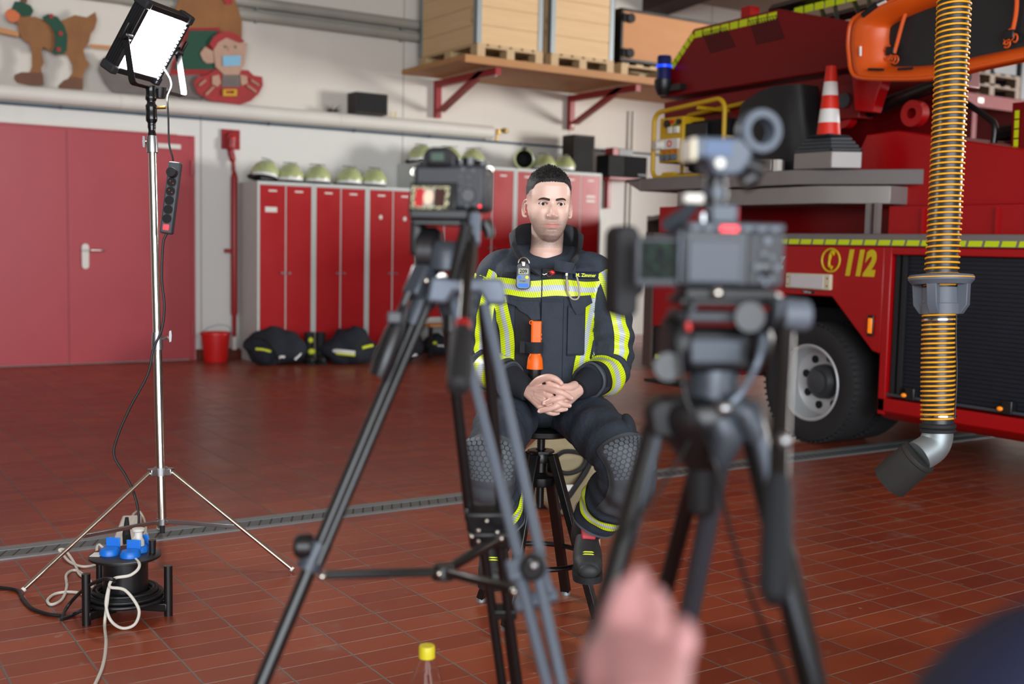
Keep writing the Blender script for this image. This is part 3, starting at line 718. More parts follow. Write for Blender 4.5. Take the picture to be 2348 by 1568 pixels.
cut([(1290, 140), (1330, 20), (1370, -60), (1740, -60), (1790, 80), (1812, 160), (1812, 330), (1640, 330), (1450, 300), (1330, 300)], yd).build('sack', 'figure wood', G, True)
cut([(1650, -60), (1740, -60), (1740, 30), (1690, 35)], yd-.01).build('sack_bow', 'santa red', G, True)
cut([(1270, 560), (1290, 470), (1370, 320), (1400, 210), (1650, 208), (1640, 260), (1560, 300), (1640, 560)], yd-.008).build('sleigh_border', 'red steel', G, True)
cut([(1300, 520), (1320, 470), (1390, 330), (1420, 228), (1630, 228), (1610, 300), (1500, 380), (1510, 420), (1610, 480), (1610, 520)], yd-.018).build('sleigh_side', 'felt green', G, True)
cut([(740, 520), (755, 450), (800, 415), (870, 405), (1000, 520), (1260, 560), (1500, 560), (1560, 700), (1500, 735), (1000, 700), (850, 690), (790, 620)], yd+.004).build('runner', 'figure grey', G, True)
F_ = cut([(1450, 620), (1480, 575), (1560, 560), (1620, 515), (1860, 525), (1900, 565), (1965, 575), (1970, 640), (1940, 700), (1880, 755), (1800, 785), (1580, 755), (1480, 700)], yd-.024).build('figure_robe', 'santa red', G, True)
for p0, p1 in (((1490, 640), (1540, 600)), ((1540, 710), (1600, 650)), ((1850, 640), (1920, 690)), ((1880, 600), (1940, 640))):
    a, b = zpt(p0, yd-.03), zpt(p1, yd-.03); MB().cyl((a[0], yd-.03, a[1]), (b[0], yd-.03, b[1]), .012, n=8).build('robe_stripe', 'figure skin', F_, True)
cut([(1670, 520), (1795, 520), (1800, 650), (1660, 650)], yd-.03).build('figure_vest', 'figure grey', G, True)
fc = cut([(1600, 370), (1640, 300), (1700, 282), (1790, 320), (1852, 322), (1842, 400), (1830, 480), (1790, 560), (1680, 560), (1615, 500)], yd-.036).build('figure_face', 'figure skin', G, True)
for p in ((1690, 350), (1765, 352)): q = zpt(p, yd-.04); MB().cyl((q[0], yd-.036, q[1]), (q[0], yd-.042, q[1]), .014, n=12).build('eye', 'figure grey', fc, True)
cut([(1710, 380), (1750, 380), (1750, 350), (1715, 350)], yd-.042).build('nose', 'figure skin', fc, True)
cut([(1500, 400), (1535, 350), (1600, 385), (1605, 470), (1550, 475), (1520, 450)], yd-.03).build('figure_ear', 'figure skin', G, True)
cut([(1570, 330), (1600, 275), (1650, 245), (1710, 232), (1780, 258), (1835, 312), (1790, 318), (1700, 280), (1635, 318), (1600, 375)], yd-.044).build('figure_cap', 'santa red', G, True)
cut([(1668, 418), (1805, 415), (1800, 492), (1672, 495)], yd-.046).build('face_mask', 'mask blue', G, True)
for pp in ([(1590, 570), (1640, 560), (1655, 620), (1630, 650), (1590, 630)], [(1800, 560), (1850, 570), (1855, 625), (1810, 640)]): cut(pp, yd-.036).build('figure_hand', 'figure skin', G, True)
m = MB()
for pp in ([(1672, 668), (1692, 668), (1692, 718), (1672, 718)], [(1755, 668), (1775, 668), (1775, 718), (1755, 718)], [(1692, 700), (1755, 700), (1755, 718), (1692, 718)], [(1692, 668), (1755, 668), (1755, 680), (1692, 680)]): m.prism([zpt(p, yd-.046) for p in pp], (0, yd-.046, 0), X3, Z3, (0, .018, 0))
m.build('belt_buckle', 'yellow paint', G, True)
# ================================================================== the ladder truck
XT = 5.85
T = thing('ladder_truck', 'red turntable ladder fire truck parked on the right with 112 on its side', 'fire truck', (7.0, 4.0, 0))
def yz(px, py, X): q = ON(px, py, 0, X); return (q[1], q[2])
def side(poly, X, d, mi=0, mb=None): return (mb or MB()).prism(poly, (X, 0, 0), Y3, Z3, (d, 0, 0), mi)
B = lambda n, mb, mt, par=None, **kw: mb.build(n, mt, par or T, True, **kw)
YE = -2.5
pan = B('side_panel', side([(6.93, 1.335), (6.93, .68), (6.25, .68), (6.2, .40), (5.90, .40), (5.86, .67), (5.52, 1.0), (5.105, 1.0), (4.76, .672), (4.70, .66), (4.70, 1.335)], XT, .06), 'vehicle red', bevel=.008)
m = MB(); m.bb((XT, 4.645, .28), (XT+.10, 4.70, 1.335)); B('shutter_post', m, 'vehicle red', bevel=.006)
m = MB(); m.bb((XT, YE, 1.285), (XT+.10, 4.645, 1.335)); B('shutter_lintel', m, 'vehicle red', bevel=.006)
m = MB(); m.prism([(0, .385), (.12, .385), (.12, .235), (.05, .26), (0, .30)], (XT, YE, 0), X3, Z3, (0, 4.70-YE, 0)); B('sill', m, 'vehicle red', bevel=.006)
m = MB(); n_ = 34
for i in range(n_):
    z0 = .42+i*(.865/n_); m.bb((XT+.05, YE, z0), (XT+.07, 4.60, z0+.865/n_-.003))
m.bb((XT+.065, YE, .40), (XT+.08, 4.62, 1.29)); B('roller_shutter', m, 'shutter')
for y in (4.62, 4.57): B('shutter_guide', MB().bb((XT+.03, y-.012, .41), (XT+.075, y+.012, 1.285)), 'black rubber')
B('shutter_bar', MB().cyl((XT+.02, YE, .408), (XT+.02, 4.66, .408), .011, n=10), 'dark grey plastic')
for px in (2072, 2294):
    y = yz(px, 920, XT)[0]; z = yz(px, 906 if px < 2200 else 937, XT)[1]
    h = B('shutter_latch', MB().bb((XT+.0, y-.07, z-.03), (XT+.05, y-.005, z+.05)), 'black plastic', bevel=.006)
    B('latch_lamp', MB().ball((XT-.002, y, z), (.014, .018, .013)), 'amber lens', h)
B('waist_rail', MB().bb((XT-.012, YE, 1.337), (XT+.09, 6.95, 1.415)), 'grey deck', bevel=.006)
m = MB(); y = 5.60
while y > .4:
    m.prism([(y, 1.343), (y-.088, 1.343), (y-.097, 1.376), (y-.009, 1.376)], (XT-.0125, 0, 0), Y3, Z3, (-.002, 0, 0)); y -= .107
B('yellow_marking', m, 'yellow reflective')
B('yellow_marking', MB().bb((XT-.004, 6.62, .42), (XT+.0, 6.86, .46)), 'yellow reflective')
# wheels
WC = (5.29, .41)
def wheel(X, dish):
    t = B('tyre', MB().lathe([(.262, .0), (.30, -.012), (.36, -.016), (.392, -.006), (.410, .03), (.412, .22), (.40, .255), (.36, .27), (.262, .25)], (X, WC[0], WC[1]), (1, 0, 0), 64, cap=False), 'tyre')
    tr = MB()
    for i in range(60):
        a = 2*math.pi*i/60; c_, s_ = math.cos(a), math.sin(a)
        tr.box((X+.02, WC[0]+.4035*c_, WC[1]+.4035*s_), (.055, .014, .014), np.array([(1, 0, 0), (0, c_, s_), (0, -s_, c_)]))
    B('tread_lugs', tr, 'tyre', t)
    if dish:
        r = B('rim', MB().lathe([(.262, .03), (.262, -.004), (.254, -.010), (.240, .0), (.232, .05), (.225, .135), (.19, .155), (.12, .165), (.115, .165)], (X, WC[0], WC[1]), (1, 0, 0), 56, cap=False), 'rim silver')
        for i in range(8):
            a = 2*math.pi*(i+.3)/8; B('hand_hole', MB().cyl((X+.150, WC[0]+.170*math.cos(a), WC[1]+.170*math.sin(a)), (X+.164, WC[0]+.170*math.cos(a), WC[1]+.170*math.sin(a)), .027, n=18), 'dark void', r)
        B('hub', MB().lathe([(.12, .0), (.115, -.05), (.085, -.075), (.08, -.10), (.045, -.115), (.0, -.115)], (X+.165, WC[0], WC[1]), (1, 0, 0), 32), 'dark grey plastic')
        m = MB()
        for i in range(10): a = 2*math.pi*i/10; m.cyl((X+.135, WC[0]+.1*math.cos(a), WC[1]+.1*math.sin(a)), (X+.16, WC[0]+.1*math.cos(a), WC[1]+.1*math.sin(a)), .012, n=6)
        B('wheel_nuts', m, 'brushed steel')
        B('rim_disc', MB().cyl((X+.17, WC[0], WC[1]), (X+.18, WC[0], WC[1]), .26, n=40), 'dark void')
wheel(XT+.02, True); wheel(XT+.33, False)
B('added_far_side_panel', MB().bb((8.20, YE, .22), (8.26, 6.9, 1.40)), 'vehicle red dark')  # unseen far flank, added to keep daylight out from under the truck
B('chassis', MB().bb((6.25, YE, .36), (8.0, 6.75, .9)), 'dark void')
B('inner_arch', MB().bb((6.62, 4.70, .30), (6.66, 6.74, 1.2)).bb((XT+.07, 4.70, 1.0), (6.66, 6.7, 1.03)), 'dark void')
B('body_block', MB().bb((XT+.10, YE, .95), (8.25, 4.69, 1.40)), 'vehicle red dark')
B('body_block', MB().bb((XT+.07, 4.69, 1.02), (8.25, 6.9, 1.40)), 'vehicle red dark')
B('rear_corner', MB().bb((XT-.02, 6.91, .36), (XT+.08, 7.0, 1.42)), 'shelf brown')
B('lower_skirt', side([(6.92, .67), (6.92, .40), (6.25, .40), (6.25, .67)], XT+.01, .05), 'black plastic')
B('folding_step', MB().bb((XT-.12, 6.05, .25), (XT+.1, 6.85, .275)), 'black metal')
for y in (6.15, 6.75): B('step_hanger', MB().bb((XT+.05, y-.012, .26), (XT+.075, y+.012, .66)), 'black metal')
# lettering and side fittings
tx = MB().text('112', .215, (XT-.003, 5.022, 1.155), (0, -.78, 0), (0, 0, 1), .002, shear=.22, bold=.012)
B('lettering', tx, 'text yellow', smooth=0, label='yellow emergency number 112')
m = MB(); c_ = (XT-.003, 5.125, 1.240)
m.tube(arc(c_, .075, 0, 2*math.pi, 41, Y3, Z3)[:-1], .0065, 6, closed=True)
m.tube(spline([(XT-.004, 5.095, 1.285), (XT-.004, 5.12, 1.29), (XT-.004, 5.135, 1.245), (XT-.004, 5.135, 1.205), (XT-.004, 5.11, 1.190)], 5), [.015]*5+[.011]*5+[.008]*5+[.011]*5+[.015], 8)
B('phone_symbol', m, 'text yellow')
B('lettering', MB().text('lz', .17, (XT-.003, 5.64, 1.175), (0, -.8, 0), (0, 0, 1), .002, shear=.3, bold=.006), 'text silver', smooth=0, label='end of a slanted silver word')
l = B('scene_lamp', MB().bb((XT-.03, 5.10, 1.043), (XT, 5.495, 1.148)), 'lamp cream', bevel=.008)
B('lamp_lens', MB().bb((XT-.036, 5.155, 1.052), (XT-.028, 5.44, 1.138)), 'light lens', l)
for y in (5.125, 5.47):
    for z in (1.07, 1.12): B('screw', MB().cyl((XT-.033, y, z), (XT-.03, y, z), .006, n=8), 'brass', l)
pl_ = B('pressure_label', MB().bb((XT-.003, 5.255, 1.012), (XT, 5.36, 1.032)), 'black plastic')
B('lettering', MB().text('7,00 bar', .022, (XT-.005, 5.352, 1.0155), (0, -1, 0), (0, 0, 1), .001), 'text silver', pl_, smooth=0)
mk = B('side_marker', MB().bb((XT-.015, 4.75, .768), (XT, 4.795, .90)), 'black plastic', bevel=.005)
B('amber_lens', MB().bb((XT-.022, 4.757, .785), (XT-.01, 4.787, .882)), 'amber lens', mk, bevel=.004)
# turntable deck with drawer
dk = [(5.85, 7.12), (5.85, 5.46), (6.62, 4.30), (7.7, 4.30), (7.7, 7.12)]
m = MB(); m.prism(dk, (0, 0, 1.745), X3, Y3, (0, 0, .10)); m.prism([(5.85, 7.12), (7.7, 7.12), (7.7, 7.30), (5.85, 7.30)], (0, 0, 1.825), X3, Y3, (0, 0, .02))
m.prism([(7.12, 1.745), (7.30, 1.825), (7.30, 1.845), (7.12, 1.845)], (5.85, 0, 0), Y3, Z3, (1.85, 0, 0)); B('turntable_deck', m, 'grey deck', bevel=.006)
B('drawer', MB().prism([(5.88, 6.7), (5.88, 5.27), (6.13, 4.90), (6.7, 4.90), (6.7, 6.7)], (0, 0, 1.615), X3, Y3, (0, 0, .118)), 'grey aluminium', bevel=.005)
B('drawer_wall', MB().bb((5.92, 6.1, 1.42), (5.98, 6.95, 1.62)), 'vehicle red')
B('pedestal', MB().bb((6.35, 4.85, 1.40), (7.6, 6.6, 1.62)), 'vehicle red dark')
for y in (4.93, 5.0): B('pedestal_post', MB().bb((6.05, y, 1.40), (6.09, y+.03, 1.62)), 'grey aluminium')
B('red_side_wall', MB().bb((6.12, YE, 1.40), (6.2, 4.9, 1.60)), 'vehicle red', bevel=.006)
for y in (3.86, 4.1, 4.62): B('wall_rib', MB().bb((6.10, y, 1.415), (6.12, y+.014, 1.58)), 'vehicle red')
B('turret_cover', side([(5.40, 1.6), (5.40, 1.84), (5.26, 2.10), (5.0, 2.11), (4.08, 1.93), (2.6, 1.66), (1.6, 1.60)], 6.30, 1.3), 'vehicle red', bevel=.01)
# turret box, ladder
q = lambda *a: yz(*a)
XR = 6.38
up = [q(1512, 226, XR), q(1512, 205, XR), q(1540, 142, XR), q(1590, 66, XR), q(1783, 20, XR), q(1955, 50, XR), q(2150, 40, XR), q(2150, 130, XR), q(1930, 160, XR), q(1700, 196, XR)]
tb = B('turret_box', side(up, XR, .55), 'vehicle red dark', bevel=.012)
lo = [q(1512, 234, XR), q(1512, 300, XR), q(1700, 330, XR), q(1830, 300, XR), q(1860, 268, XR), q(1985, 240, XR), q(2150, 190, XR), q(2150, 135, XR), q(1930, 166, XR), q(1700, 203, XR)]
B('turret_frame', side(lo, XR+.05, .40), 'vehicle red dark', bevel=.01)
def dashes(p0, p1, w, n, X, mt='yellow reflective', par=None):
    p0, p1 = np.array(p0), np.array(p1); t = unit(p1-p0); nn = np.array((-t[1], t[0])); L_ = np.linalg.norm(p1-p0)/n; m_ = MB()
    for i in range(n):
        a = p0+t*L_*(i+.08); b = p0+t*L_*(i+.92); m_.prism([tuple(a), tuple(b), tuple(b+nn*w), tuple(a+nn*w)], (X, 0, 0), Y3, Z3, (-.003, 0, 0))
    B('yellow_marking', m_, mt, par)
dashes(q(1537, 150, XR), q(1588, 74, XR), .05, 5, XR, par=tb); dashes(q(1592, 72, XR), q(1783, 26, XR), .055, 9, XR, par=tb)
for cn in ([(1610, 75), (1668, 62), (1690, 108), (1630, 124)], [(1718, 47), (1783, 34), (1803, 90), (1736, 104)]):
    c4 = [np.array(q(*p, XR)) for p in cn]; m = MB(); nn = 10
    for i in range(nn):
        for j in range(nn):
            f = lambda u, v: lerp(lerp(c4[0], c4[1], u), lerp(c4[3], c4[2], u), v)
            u0, v0, e = i/nn, j/nn, .60/nn; m.prism([tuple(f(u0, v0)), tuple(f(u0+e, v0)), tuple(f(u0+e, v0+e)), tuple(f(u0, v0+e))], (XR, 0, 0), Y3, Z3, (-.004, 0, 0))
    B('vent_grille', m, 'dark void', tb)
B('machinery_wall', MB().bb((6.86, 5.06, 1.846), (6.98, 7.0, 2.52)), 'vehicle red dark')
B('red_lug', MB().bb((XR+.1, 6.6, 3.08), (XR+.2, 6.7, 3.2)), 'vehicle red')
lad = MB()
for X in (6.75, 7.35):
    a, b = V3(X, *q(1770, 24, 6.75)), V3(X, *q(2348, -130, 6.75))
    lad.tube([a, b], .045, 4); lad.tube([a-Z3*.30, b-Z3*.30], .03, 4)
    for i in range(14):
        t0, t1 = i/14, (i+1)/14; lad.tube([lerp(a, b, t0), lerp(a, b, t1)-Z3*.30 if i % 2 else lerp(a, b, (t0+t1)/2)-Z3*.3], .022, 4)
for i in range(16): t0 = i/16; lad.cyl(lerp(V3(6.75, *q(1770, 24, 6.75)), V3(6.75, *q(2348, -130, 6.75)), t0)-Z3*.28, lerp(V3(7.35, *q(1770, 24, 6.75)), V3(7.35, *q(2348, -130, 6.75)), t0)-Z3*.28, .02, n=8)
la = B('ladder_section', lad, 'black metal')
a, b = q(1818, 19, 6.69), q(2100, -52, 6.69); dashes(a, b, .055, 11, 6.70, par=la)
B('lift_cylinder', MB().cyl((6.30, 5.55, 2.20), (6.30, 4.5, 2.42), .05), 'black metal')
for px, py in ((1948, 268), (2108, 262)):
    y, z = q(px, py, 6.3); B('cylinder_eye', MB().lathe([(.035, 0), (.085, 0), (.085, .07), (.035, .07)], (6.22, y, z), (1, 0, 0), 24, cap=False), 'vehicle red')
y, z = q(1988, 230, 6.3); k_ = B('hinge_block', MB().bb((6.2, y-.02, z-.13), (6.35, y+.22, z+.12)), 'vehicle red dark', bevel=.01)
B('hinge_pin', MB().cyl((6.18, y+.10, z), (6.2, y+.10, z), .05, n=20), 'dark grey plastic', k_)
y, z = q(2030, 215, 6.3); B('red_wedge', side([(y+.14, z+.12), (y+.10, z-.12), (y-.04, z-.14), (y-.13, z+.12)], 6.12, .1), 'vehicle red', bevel=.008)
bc = B('beacon', MB().lathe([(.0, .20), (.055, .198), (.062, .18), (.062, .03), (.066, .0), (.0, .0)][::-1], (6.32, 7.42, 2.70), n=28), 'blue beacon')
B('beacon_flash', MB().lathe([(.064, 0), (.064, .022)], (6.32, 7.42, 2.80), n=28, cap=False), 'blue lamp lit', bc)
B('beacon_base', MB().lathe([(.045, -.13), (.06, -.10), (.078, -.06), (.078, 0)], (6.32, 7.42, 2.70), n=28), 'black plastic', bc)
B('beacon_arm', MB().bb((6.31, 7.20, 2.60), (6.42, 7.45, 2.65)), 'black metal', bc)
rl = MB().tube(spline([V3(6.8, *q(2215, 236, 6.8)), V3(6.8, *q(2262, 268, 6.8)), V3(6.8, *q(2281, 290, 6.8)), V3(6.8, *q(2276, 345, 6.8))], 6), .022, 10); B('handrail', rl, 'black metal')
B('rear_post', side([q(2322, 236, 6.7), q(2400, 228, 6.7), q(2400, 372, 6.7), q(2318, 352, 6.7)], 6.7, .5), 'vehicle red dark')
dashes(q(2328, 252, 6.69), q(2324, 340, 6.69), -.03, 4, 6.69)
hs = MB(); rnd = random.Random(5)
for i in range(7): z = 1.96+.03*i; hs.tube(spline([(7.2+rnd.uniform(0, .3), 4.9-.28*k_, z+rnd.uniform(-.02, .05)) for k_ in range(7)], 4), .05, 8)
B('rear_hose_bundle', hs, 'black rubber')

# ------------------------------------------------------------------ loads on the deck
ZD = 1.846
g = thing('generator', 'portable power generator with yellow tube frame on the truck deck', 'generator', (6.4, 6.9, ZD))
gy0, gy1 = 6.42, 7.24; gx = 6.08
def hoop(X):
    return spline([(X, gy1, ZD+.07), (X, gy1, ZD+.35)], 2) + arc((X, gy1-.09, ZD+.46), .09, 0, math.pi/2, 8, Y3, Z3) + arc((X, gy0+.09, ZD+.50), .09, math.pi/2, math.pi, 8, Y3, Z3) + [V3(X, gy0, ZD+.2), V3(X, gy0, ZD+.07)] + arc((X, gy0+.07, ZD+.09), .07, math.pi, 1.5*math.pi, 6, Y3, Z3) + arc((X, gy1-.07, ZD+.09), .07, 1.5*math.pi, 2*math.pi, 6, Y3, Z3)
for X in (gx, gx+.32): MB().tube(hoop(X), .019, 12, closed=True).build('tube_frame', 'yellow paint', g, True)
for y, z in ((gy1, ZD+.3), (gy0, ZD+.3), (gy0+.3, ZD+.545), (gy1-.25, ZD+.02)): MB().cyl((gx, y, z), (gx+.32, y, z), .016).build('cross_tube', 'yellow paint', g, True)
MB().bb((gx+.10, gy0+.06, ZD+.06), (gx+.28, gy0+.52, ZD+.46)).build('engine_block', 'dark void', g, True, bevel=.03)
MB().bb((gx+.05, gy0+.25, ZD+.10), (gx+.12, gy0+.50, ZD+.44)).build('engine_cover', 'black plastic', g, True, bevel=.01)
cp = MB().bb((gx+.03, gy1-.32, ZD+.14), (gx+.26, gy1-.04, ZD+.50)).build('control_panel', 'yellow paint', g, True, bevel=.006)
def pn(u, v, r, mt, nm, d=.02): MB().cyl((gx+.03, gy1-.04-u*.28, ZD+.50-v*.36), (gx+.03-d, gy1-.04-u*.28, ZD+.50-v*.36), r, n=18).build(nm, mt, cp, True)
pn(.35, .14, .032, 'black plastic', 'gauge'); pn(.85, .12, .022, 'black plastic', 'gauge'); pn(.55, .1, .015, 'red plastic', 'button'); pn(.72, .20, .013, M('button green', '1f7a35'), 'button')
for u in (.52, .78): MB().bb((gx+.0, gy1-.06-u*.28, ZD+.37), (gx+.03, gy1-.025-u*.28, ZD+.42)).build('breaker', 'white plastic', cp, True)
s_ = MB(); s_.cyl((gx+.03, gy1-.10, ZD+.285), (gx-.06, gy1-.08, ZD+.275), .038, n=20); s_.bb((gx-.0, gy1-.29, ZD+.245), (gx+.03, gy1-.06, ZD+.325)); s_.build('power_socket', 'white plastic', cp, True)
MB().tube(arc((gx-.003, gy1-.20, ZD+.287), .023, 0, 6.28, 20, Y3, Z3), .005, 6).build('socket_ring', 'red plastic', cp, True)
for u in (.22, .47, .72): MB().cyl((gx+.03, gy1-.04-u*.28, ZD+.18), (gx+.0, gy1-.04-u*.28, ZD+.18), .026, n=18).build('socket', 'tripod grey', cp, True)
for u in (.3, .55, .78): MB().ball((gx+.02, gy1-.04-u*.28, ZD+.225), (.012, .02, .012)).build('socket_flap', 'orange plastic', cp, True)
m = MB(); m.bb((gx+.05, gy0+.05, ZD), (gx+.30, gy1-.05, ZD+.05)); m.build('base_tray', 'dark grey plastic', g, True)
MB().bb((gx-.0, gy1-.25, ZD+.02), (gx+.05, gy1-.12, ZD+.06)).build('yellow_foot', 'yellow paint', g, True)

tc = thing('covered_load', 'black tarpaulin cover draped over a load on the truck deck', 'tarpaulin', (6.20, 6.0, ZD))
def tarp(u, v):
    a = 2*math.pi*u; h = [(-.04, 0), (.0, .25), (0, .42), (.16, .56)]
    z = .62*v; rx = .17*(1-.10*v); ry = .40*(1-.22*v)
    c_, s_ = math.cos(a), math.sin(a); e = 2/3.2
    x = rx*math.copysign(abs(c_)**e, c_); y = ry*math.copysign(abs(s_)**e, s_)
    z *= 1-.20*smooth01(-.1, .4, y)
    n_ = .03*math.sin(a*7+z*5)*(1-v*.6)+.02*mnoise.noise(Vector((x*5, y*5, z*5)))
    return V3(x*(1+n_), y*(1+n_), z)
m = MB(); m.grid(tarp, 64, 24, cu=True); m.add([tarp(i/64, 1) for i in range(64)], [list(range(64))]); m.build('cover', 'tarp black', tc)

c_ = ON(1905, 386, 2, ZD); e1 = unit((-.12, 1, 0)); e2 = unit((.78, -.62, 0))
def qbox(mb, p, a, b, h, z0, tp=0.0):
    p = np.array(p); vs = [p, p+e2*b, p+e2*b+e1*a, p+e1*a]; ce = sum(vs)/4
    w = [V3(v[0], v[1], z0) for v in vs] + [V3(*(ce+(v-ce)*(1-tp))[:2], z0+h) for v in vs]
    return mb.add(w, [[3, 2, 1, 0], [4, 5, 6, 7], [0, 1, 5, 4], [1, 2, 6, 5], [2, 3, 7, 6], [3, 0, 4, 7]])
lb = thing('lidded_crate', 'grey aluminium crate with black ribbed lid under the traffic cone', 'crate', (*c_[:2], ZD))
A_, B_ = .30, .20
qbox(MB(), c_, A_, B_, .112, ZD+.002).build('crate_body', 'grey aluminium', lb, True, bevel=.006)
m = MB()
for i in range(4): qbox(m, c_+.0*e1, A_, B_, .022, ZD+.150+.024*i) if 0 else None
ce = c_+e1*A_/2+e2*B_/2
for i in range(4):
    f = 1.02-.10*i; qbox(m, ce-e1*A_/2*f-e2*B_/2*f, A_*f, B_*f, .022, ZD+.115+.024*i, .05)
m.build('ribbed_lid', 'dark grey plastic', lb, True, bevel=.004)
for f in (0, 1): MB().tube([c_+V3(0, 0, .118)+e2*0, ce+V3(0, 0, .212)] if f == 0 else [c_+e2*B_+V3(0, 0, .118), ce+V3(0, 0, .212)], .008, 6).build('lid_strap', 'black rubber', lb, True)
zt_ = ZD+.210
k0 = thing('traffic_cone', 'red and white striped traffic cone standing on the ribbed crate lid', 'traffic cone', (ce[0], ce[1], zt_))
ch = .46; ra = lambda z: .080-.046*z/ch
zz = [0, .085, .085, .175, .175, .265, .265, .355, .355, ch]
pr = [(ra(z), z) for z in zz]
MB().lathe(pr+[(.0, ch)], (0, 0, .012), n=36, mis=[0, 0, 1, 1, 0, 0, 1, 1, 0, 0]).build('cone_body', ['cone red', 'white reflective'], k0)
MB().box((0, 0, .008), (.20, .20, .016)).build('cone_base', 'black rubber', k0, bevel=.005)
c2 = ON(1752, 390, 2, ZD)
bx = thing('metal_case', 'low grey metal case on the deck before the black tarpaulin', 'case', (5.94, 6.0, ZD))
MB().bb((5.87, 5.72, ZD), (6.01, 6.22, ZD+.085)).build('case_body', 'grey aluminium', bx, True, bevel=.006)
m = MB(); m.bb((5.874, 5.66, ZD+.0), (5.92, 5.70, ZD+.08)); m.build('latch', 'white plastic', bx, True)

# ------------------------------------------------------------------ stretcher hung on the ladder
XS = 5.72
st = thing('rescue_stretcher', 'orange basket stretcher with dark liner hung beside the ladder', 'stretcher', (XS, 4.2, 2.3))
out_ = spline([(1952, 130), (1950, 95), (1957, 52), (1982, 32), (2040, 8), (2130, -28), (2348, -95), (2520, -140), (2560, -120), (2570, 0), (2550, 75), (2500, 98), (2348, 132), (2225, 158), (2145, 178), (2050, 182), (1975, 178), (1957, 162), (1952, 130)], 4)[:-1]
inn = spline([(2020, 120), (2019, 70), (2035, 48), (2130, 8), (2348, -60), (2500, -100), (2510, 30), (2480, 70), (2348, 100), (2230, 125), (2130, 145), (2040, 149), (2022, 143), (2020, 120)], 4)[:-1]
po = [np.array(q(*p, XS)) for p in out_]; pi_ = [np.array(q(*p, XS)) for p in inn]
def rs(P, n):
    P = np.array(P+[P[0]]); d_ = np.r_[0, np.cumsum(np.linalg.norm(np.diff(P, axis=0), axis=1))]; t = np.linspace(0, d_[-1], n, endpoint=False)
    return np.c_[np.interp(t, d_, P[:, 0]), np.interp(t, d_, P[:, 1])]
N_ = 120; ctr = np.mean(rs(pi_, N_), axis=0)
po_, pn_ = rs(po, 600), rs(pi_, 600)
def atang(P):
    a = np.arctan2(P[:, 1]-ctr[1], (P[:, 0]-ctr[0])*.3); return P[[int(np.argmin(np.abs(np.angle(np.exp(1j*(a-t)))))) for t in np.linspace(-math.pi, math.pi, N_, endpoint=False)]]
po_, pn_ = atang(po_), atang(pn_)
prof = [(-.06, 0., .10), (.0, 0., .0), (.12, 0, -.03), (.3, 0, -.03), (.65, 0, .0), (.92, 0, .04), (1.0, 0, .09)]
m = MB(); m.grid(lambda u, v: (lambda a, t: V3(XS+t[2], *(lerp(po_[a], pn_[a], t[0]))))(int(round(u*N_)) % N_, prof[int(round(v*(len(prof)-1)))]), N_, len(prof), cu=True)
m.build('shell_rim', 'orange plastic', st, True, smooth=60)
MB().prism([tuple(p) for p in pn_], (XS+.085, 0, 0), Y3, Z3, (.03, 0, 0)).build('liner', 'tarp black', st, True)
MB().tube([V3(XS-.02, *p) for p in po_], .014, 6, closed=True).build('edge_bead', 'orange plastic', st, True)
for pts in ([(2078, -8), (2060, 40), (2045, 95), (2038, 120)], [(2320, -60), (2318, 20), (2308, 75)]):
    MB().tube(spline([V3(XS+.05, *q(*p, XS)) for p in pts], 5), .012, 8).build('strap', 'orange plastic', st, True)
for cx_, cy_ in ((2034, 122), (2306, 85)):
    m = MB(); rnd = random.Random(cx_)
    for i in range(5):
        c_ = V3(XS+.045, *q(cx_+rnd.uniform(-14, 14), cy_+rnd.uniform(-10, 14), XS)); m.tube(arc(c_, rnd.uniform(.02, .035), 0, 5.5, 12, Y3*rnd.choice((1, .6)), Z3), .005, 6)
    m.build('cord_knot', 'orange plastic', st, True)
    y, z = q(cx_-3, cy_-8, XS); MB().box((XS+.05, y, z), (.03, .06, .05)).build('buckle', 'black plastic', st, True, bevel=.006)
for p0, p1, mt in (((1982, 108), (1982, 130), 'white reflective'), ((2008, 20), (2040, 5), 'white reflective'), ((2000, 160), (2035, 161), 'black rubber'), ((2068, 160), (2102, 158), 'black rubber')):
    MB().tube([V3(XS-.036, *q(*p0, XS)), V3(XS-.036, *q(*p1, XS))], .008, 6).build('grip_slot', mt, st, True)
y, z = q(2002, 26, XS); MB().tube([V3(XS-.032, y+.05, z-.02), V3(XS-.032, y-.06, z+.03)], .018, 8).build('lifting_hole', 'dark void', st, True)
for y in (4.35, 3.2): MB().tube([(XS+.09, y, 2.62), (6.75, y, q(2100, -70, 6.75)[1]-.3)], .03, 8).build('hanging_arm', 'black metal', st, True)

# ------------------------------------------------------------------ far right behind the truck
YR = 9.0
def xz(px, py, Y=YR): r_ = ON(px, py, 1, Y); return r_[0], r_[2]
rk = thing('storage_rack', 'red steel storage rack in the distance behind the truck', 'rack', (12.5, YR, 0))
x0, z1 = xz(2190, 212); x1, z1b = xz(2332, 222); _, z0 = xz(2260, 247); zt2 = xz(2250, 216)[1]
MB().bb((x0, YR, z0), (x1+1, YR+.05, zt2)).build('beam', 'shaded red steel', rk, True)
MB().bb((x0, YR+1.0, z0), (x1+1, YR+1.05, zt2)).build('beam', 'shaded red steel', rk, True)
for px in (2243, 2338): xx = xz(px, 280)[0]; MB().bb((xx-.04, YR+.06, 0), (xx+.05, YR+.98, zt2-.02)).build('post', 'shaded red steel', rk, True)
xx, zz_ = xz(2248, 230); MB().bb((xx-.05, YR-.006, zz_-.03), (xx+.06, YR, zz_+.03)).build('rack_label', 'white plastic', rk, True)
pallet(x0+.1, x0+1.3, YR-.03, YR+1.0, zt2, 'dusty pallet on the red rack behind the truck', 'pallets on the far rack', 'shaded pallet wood')
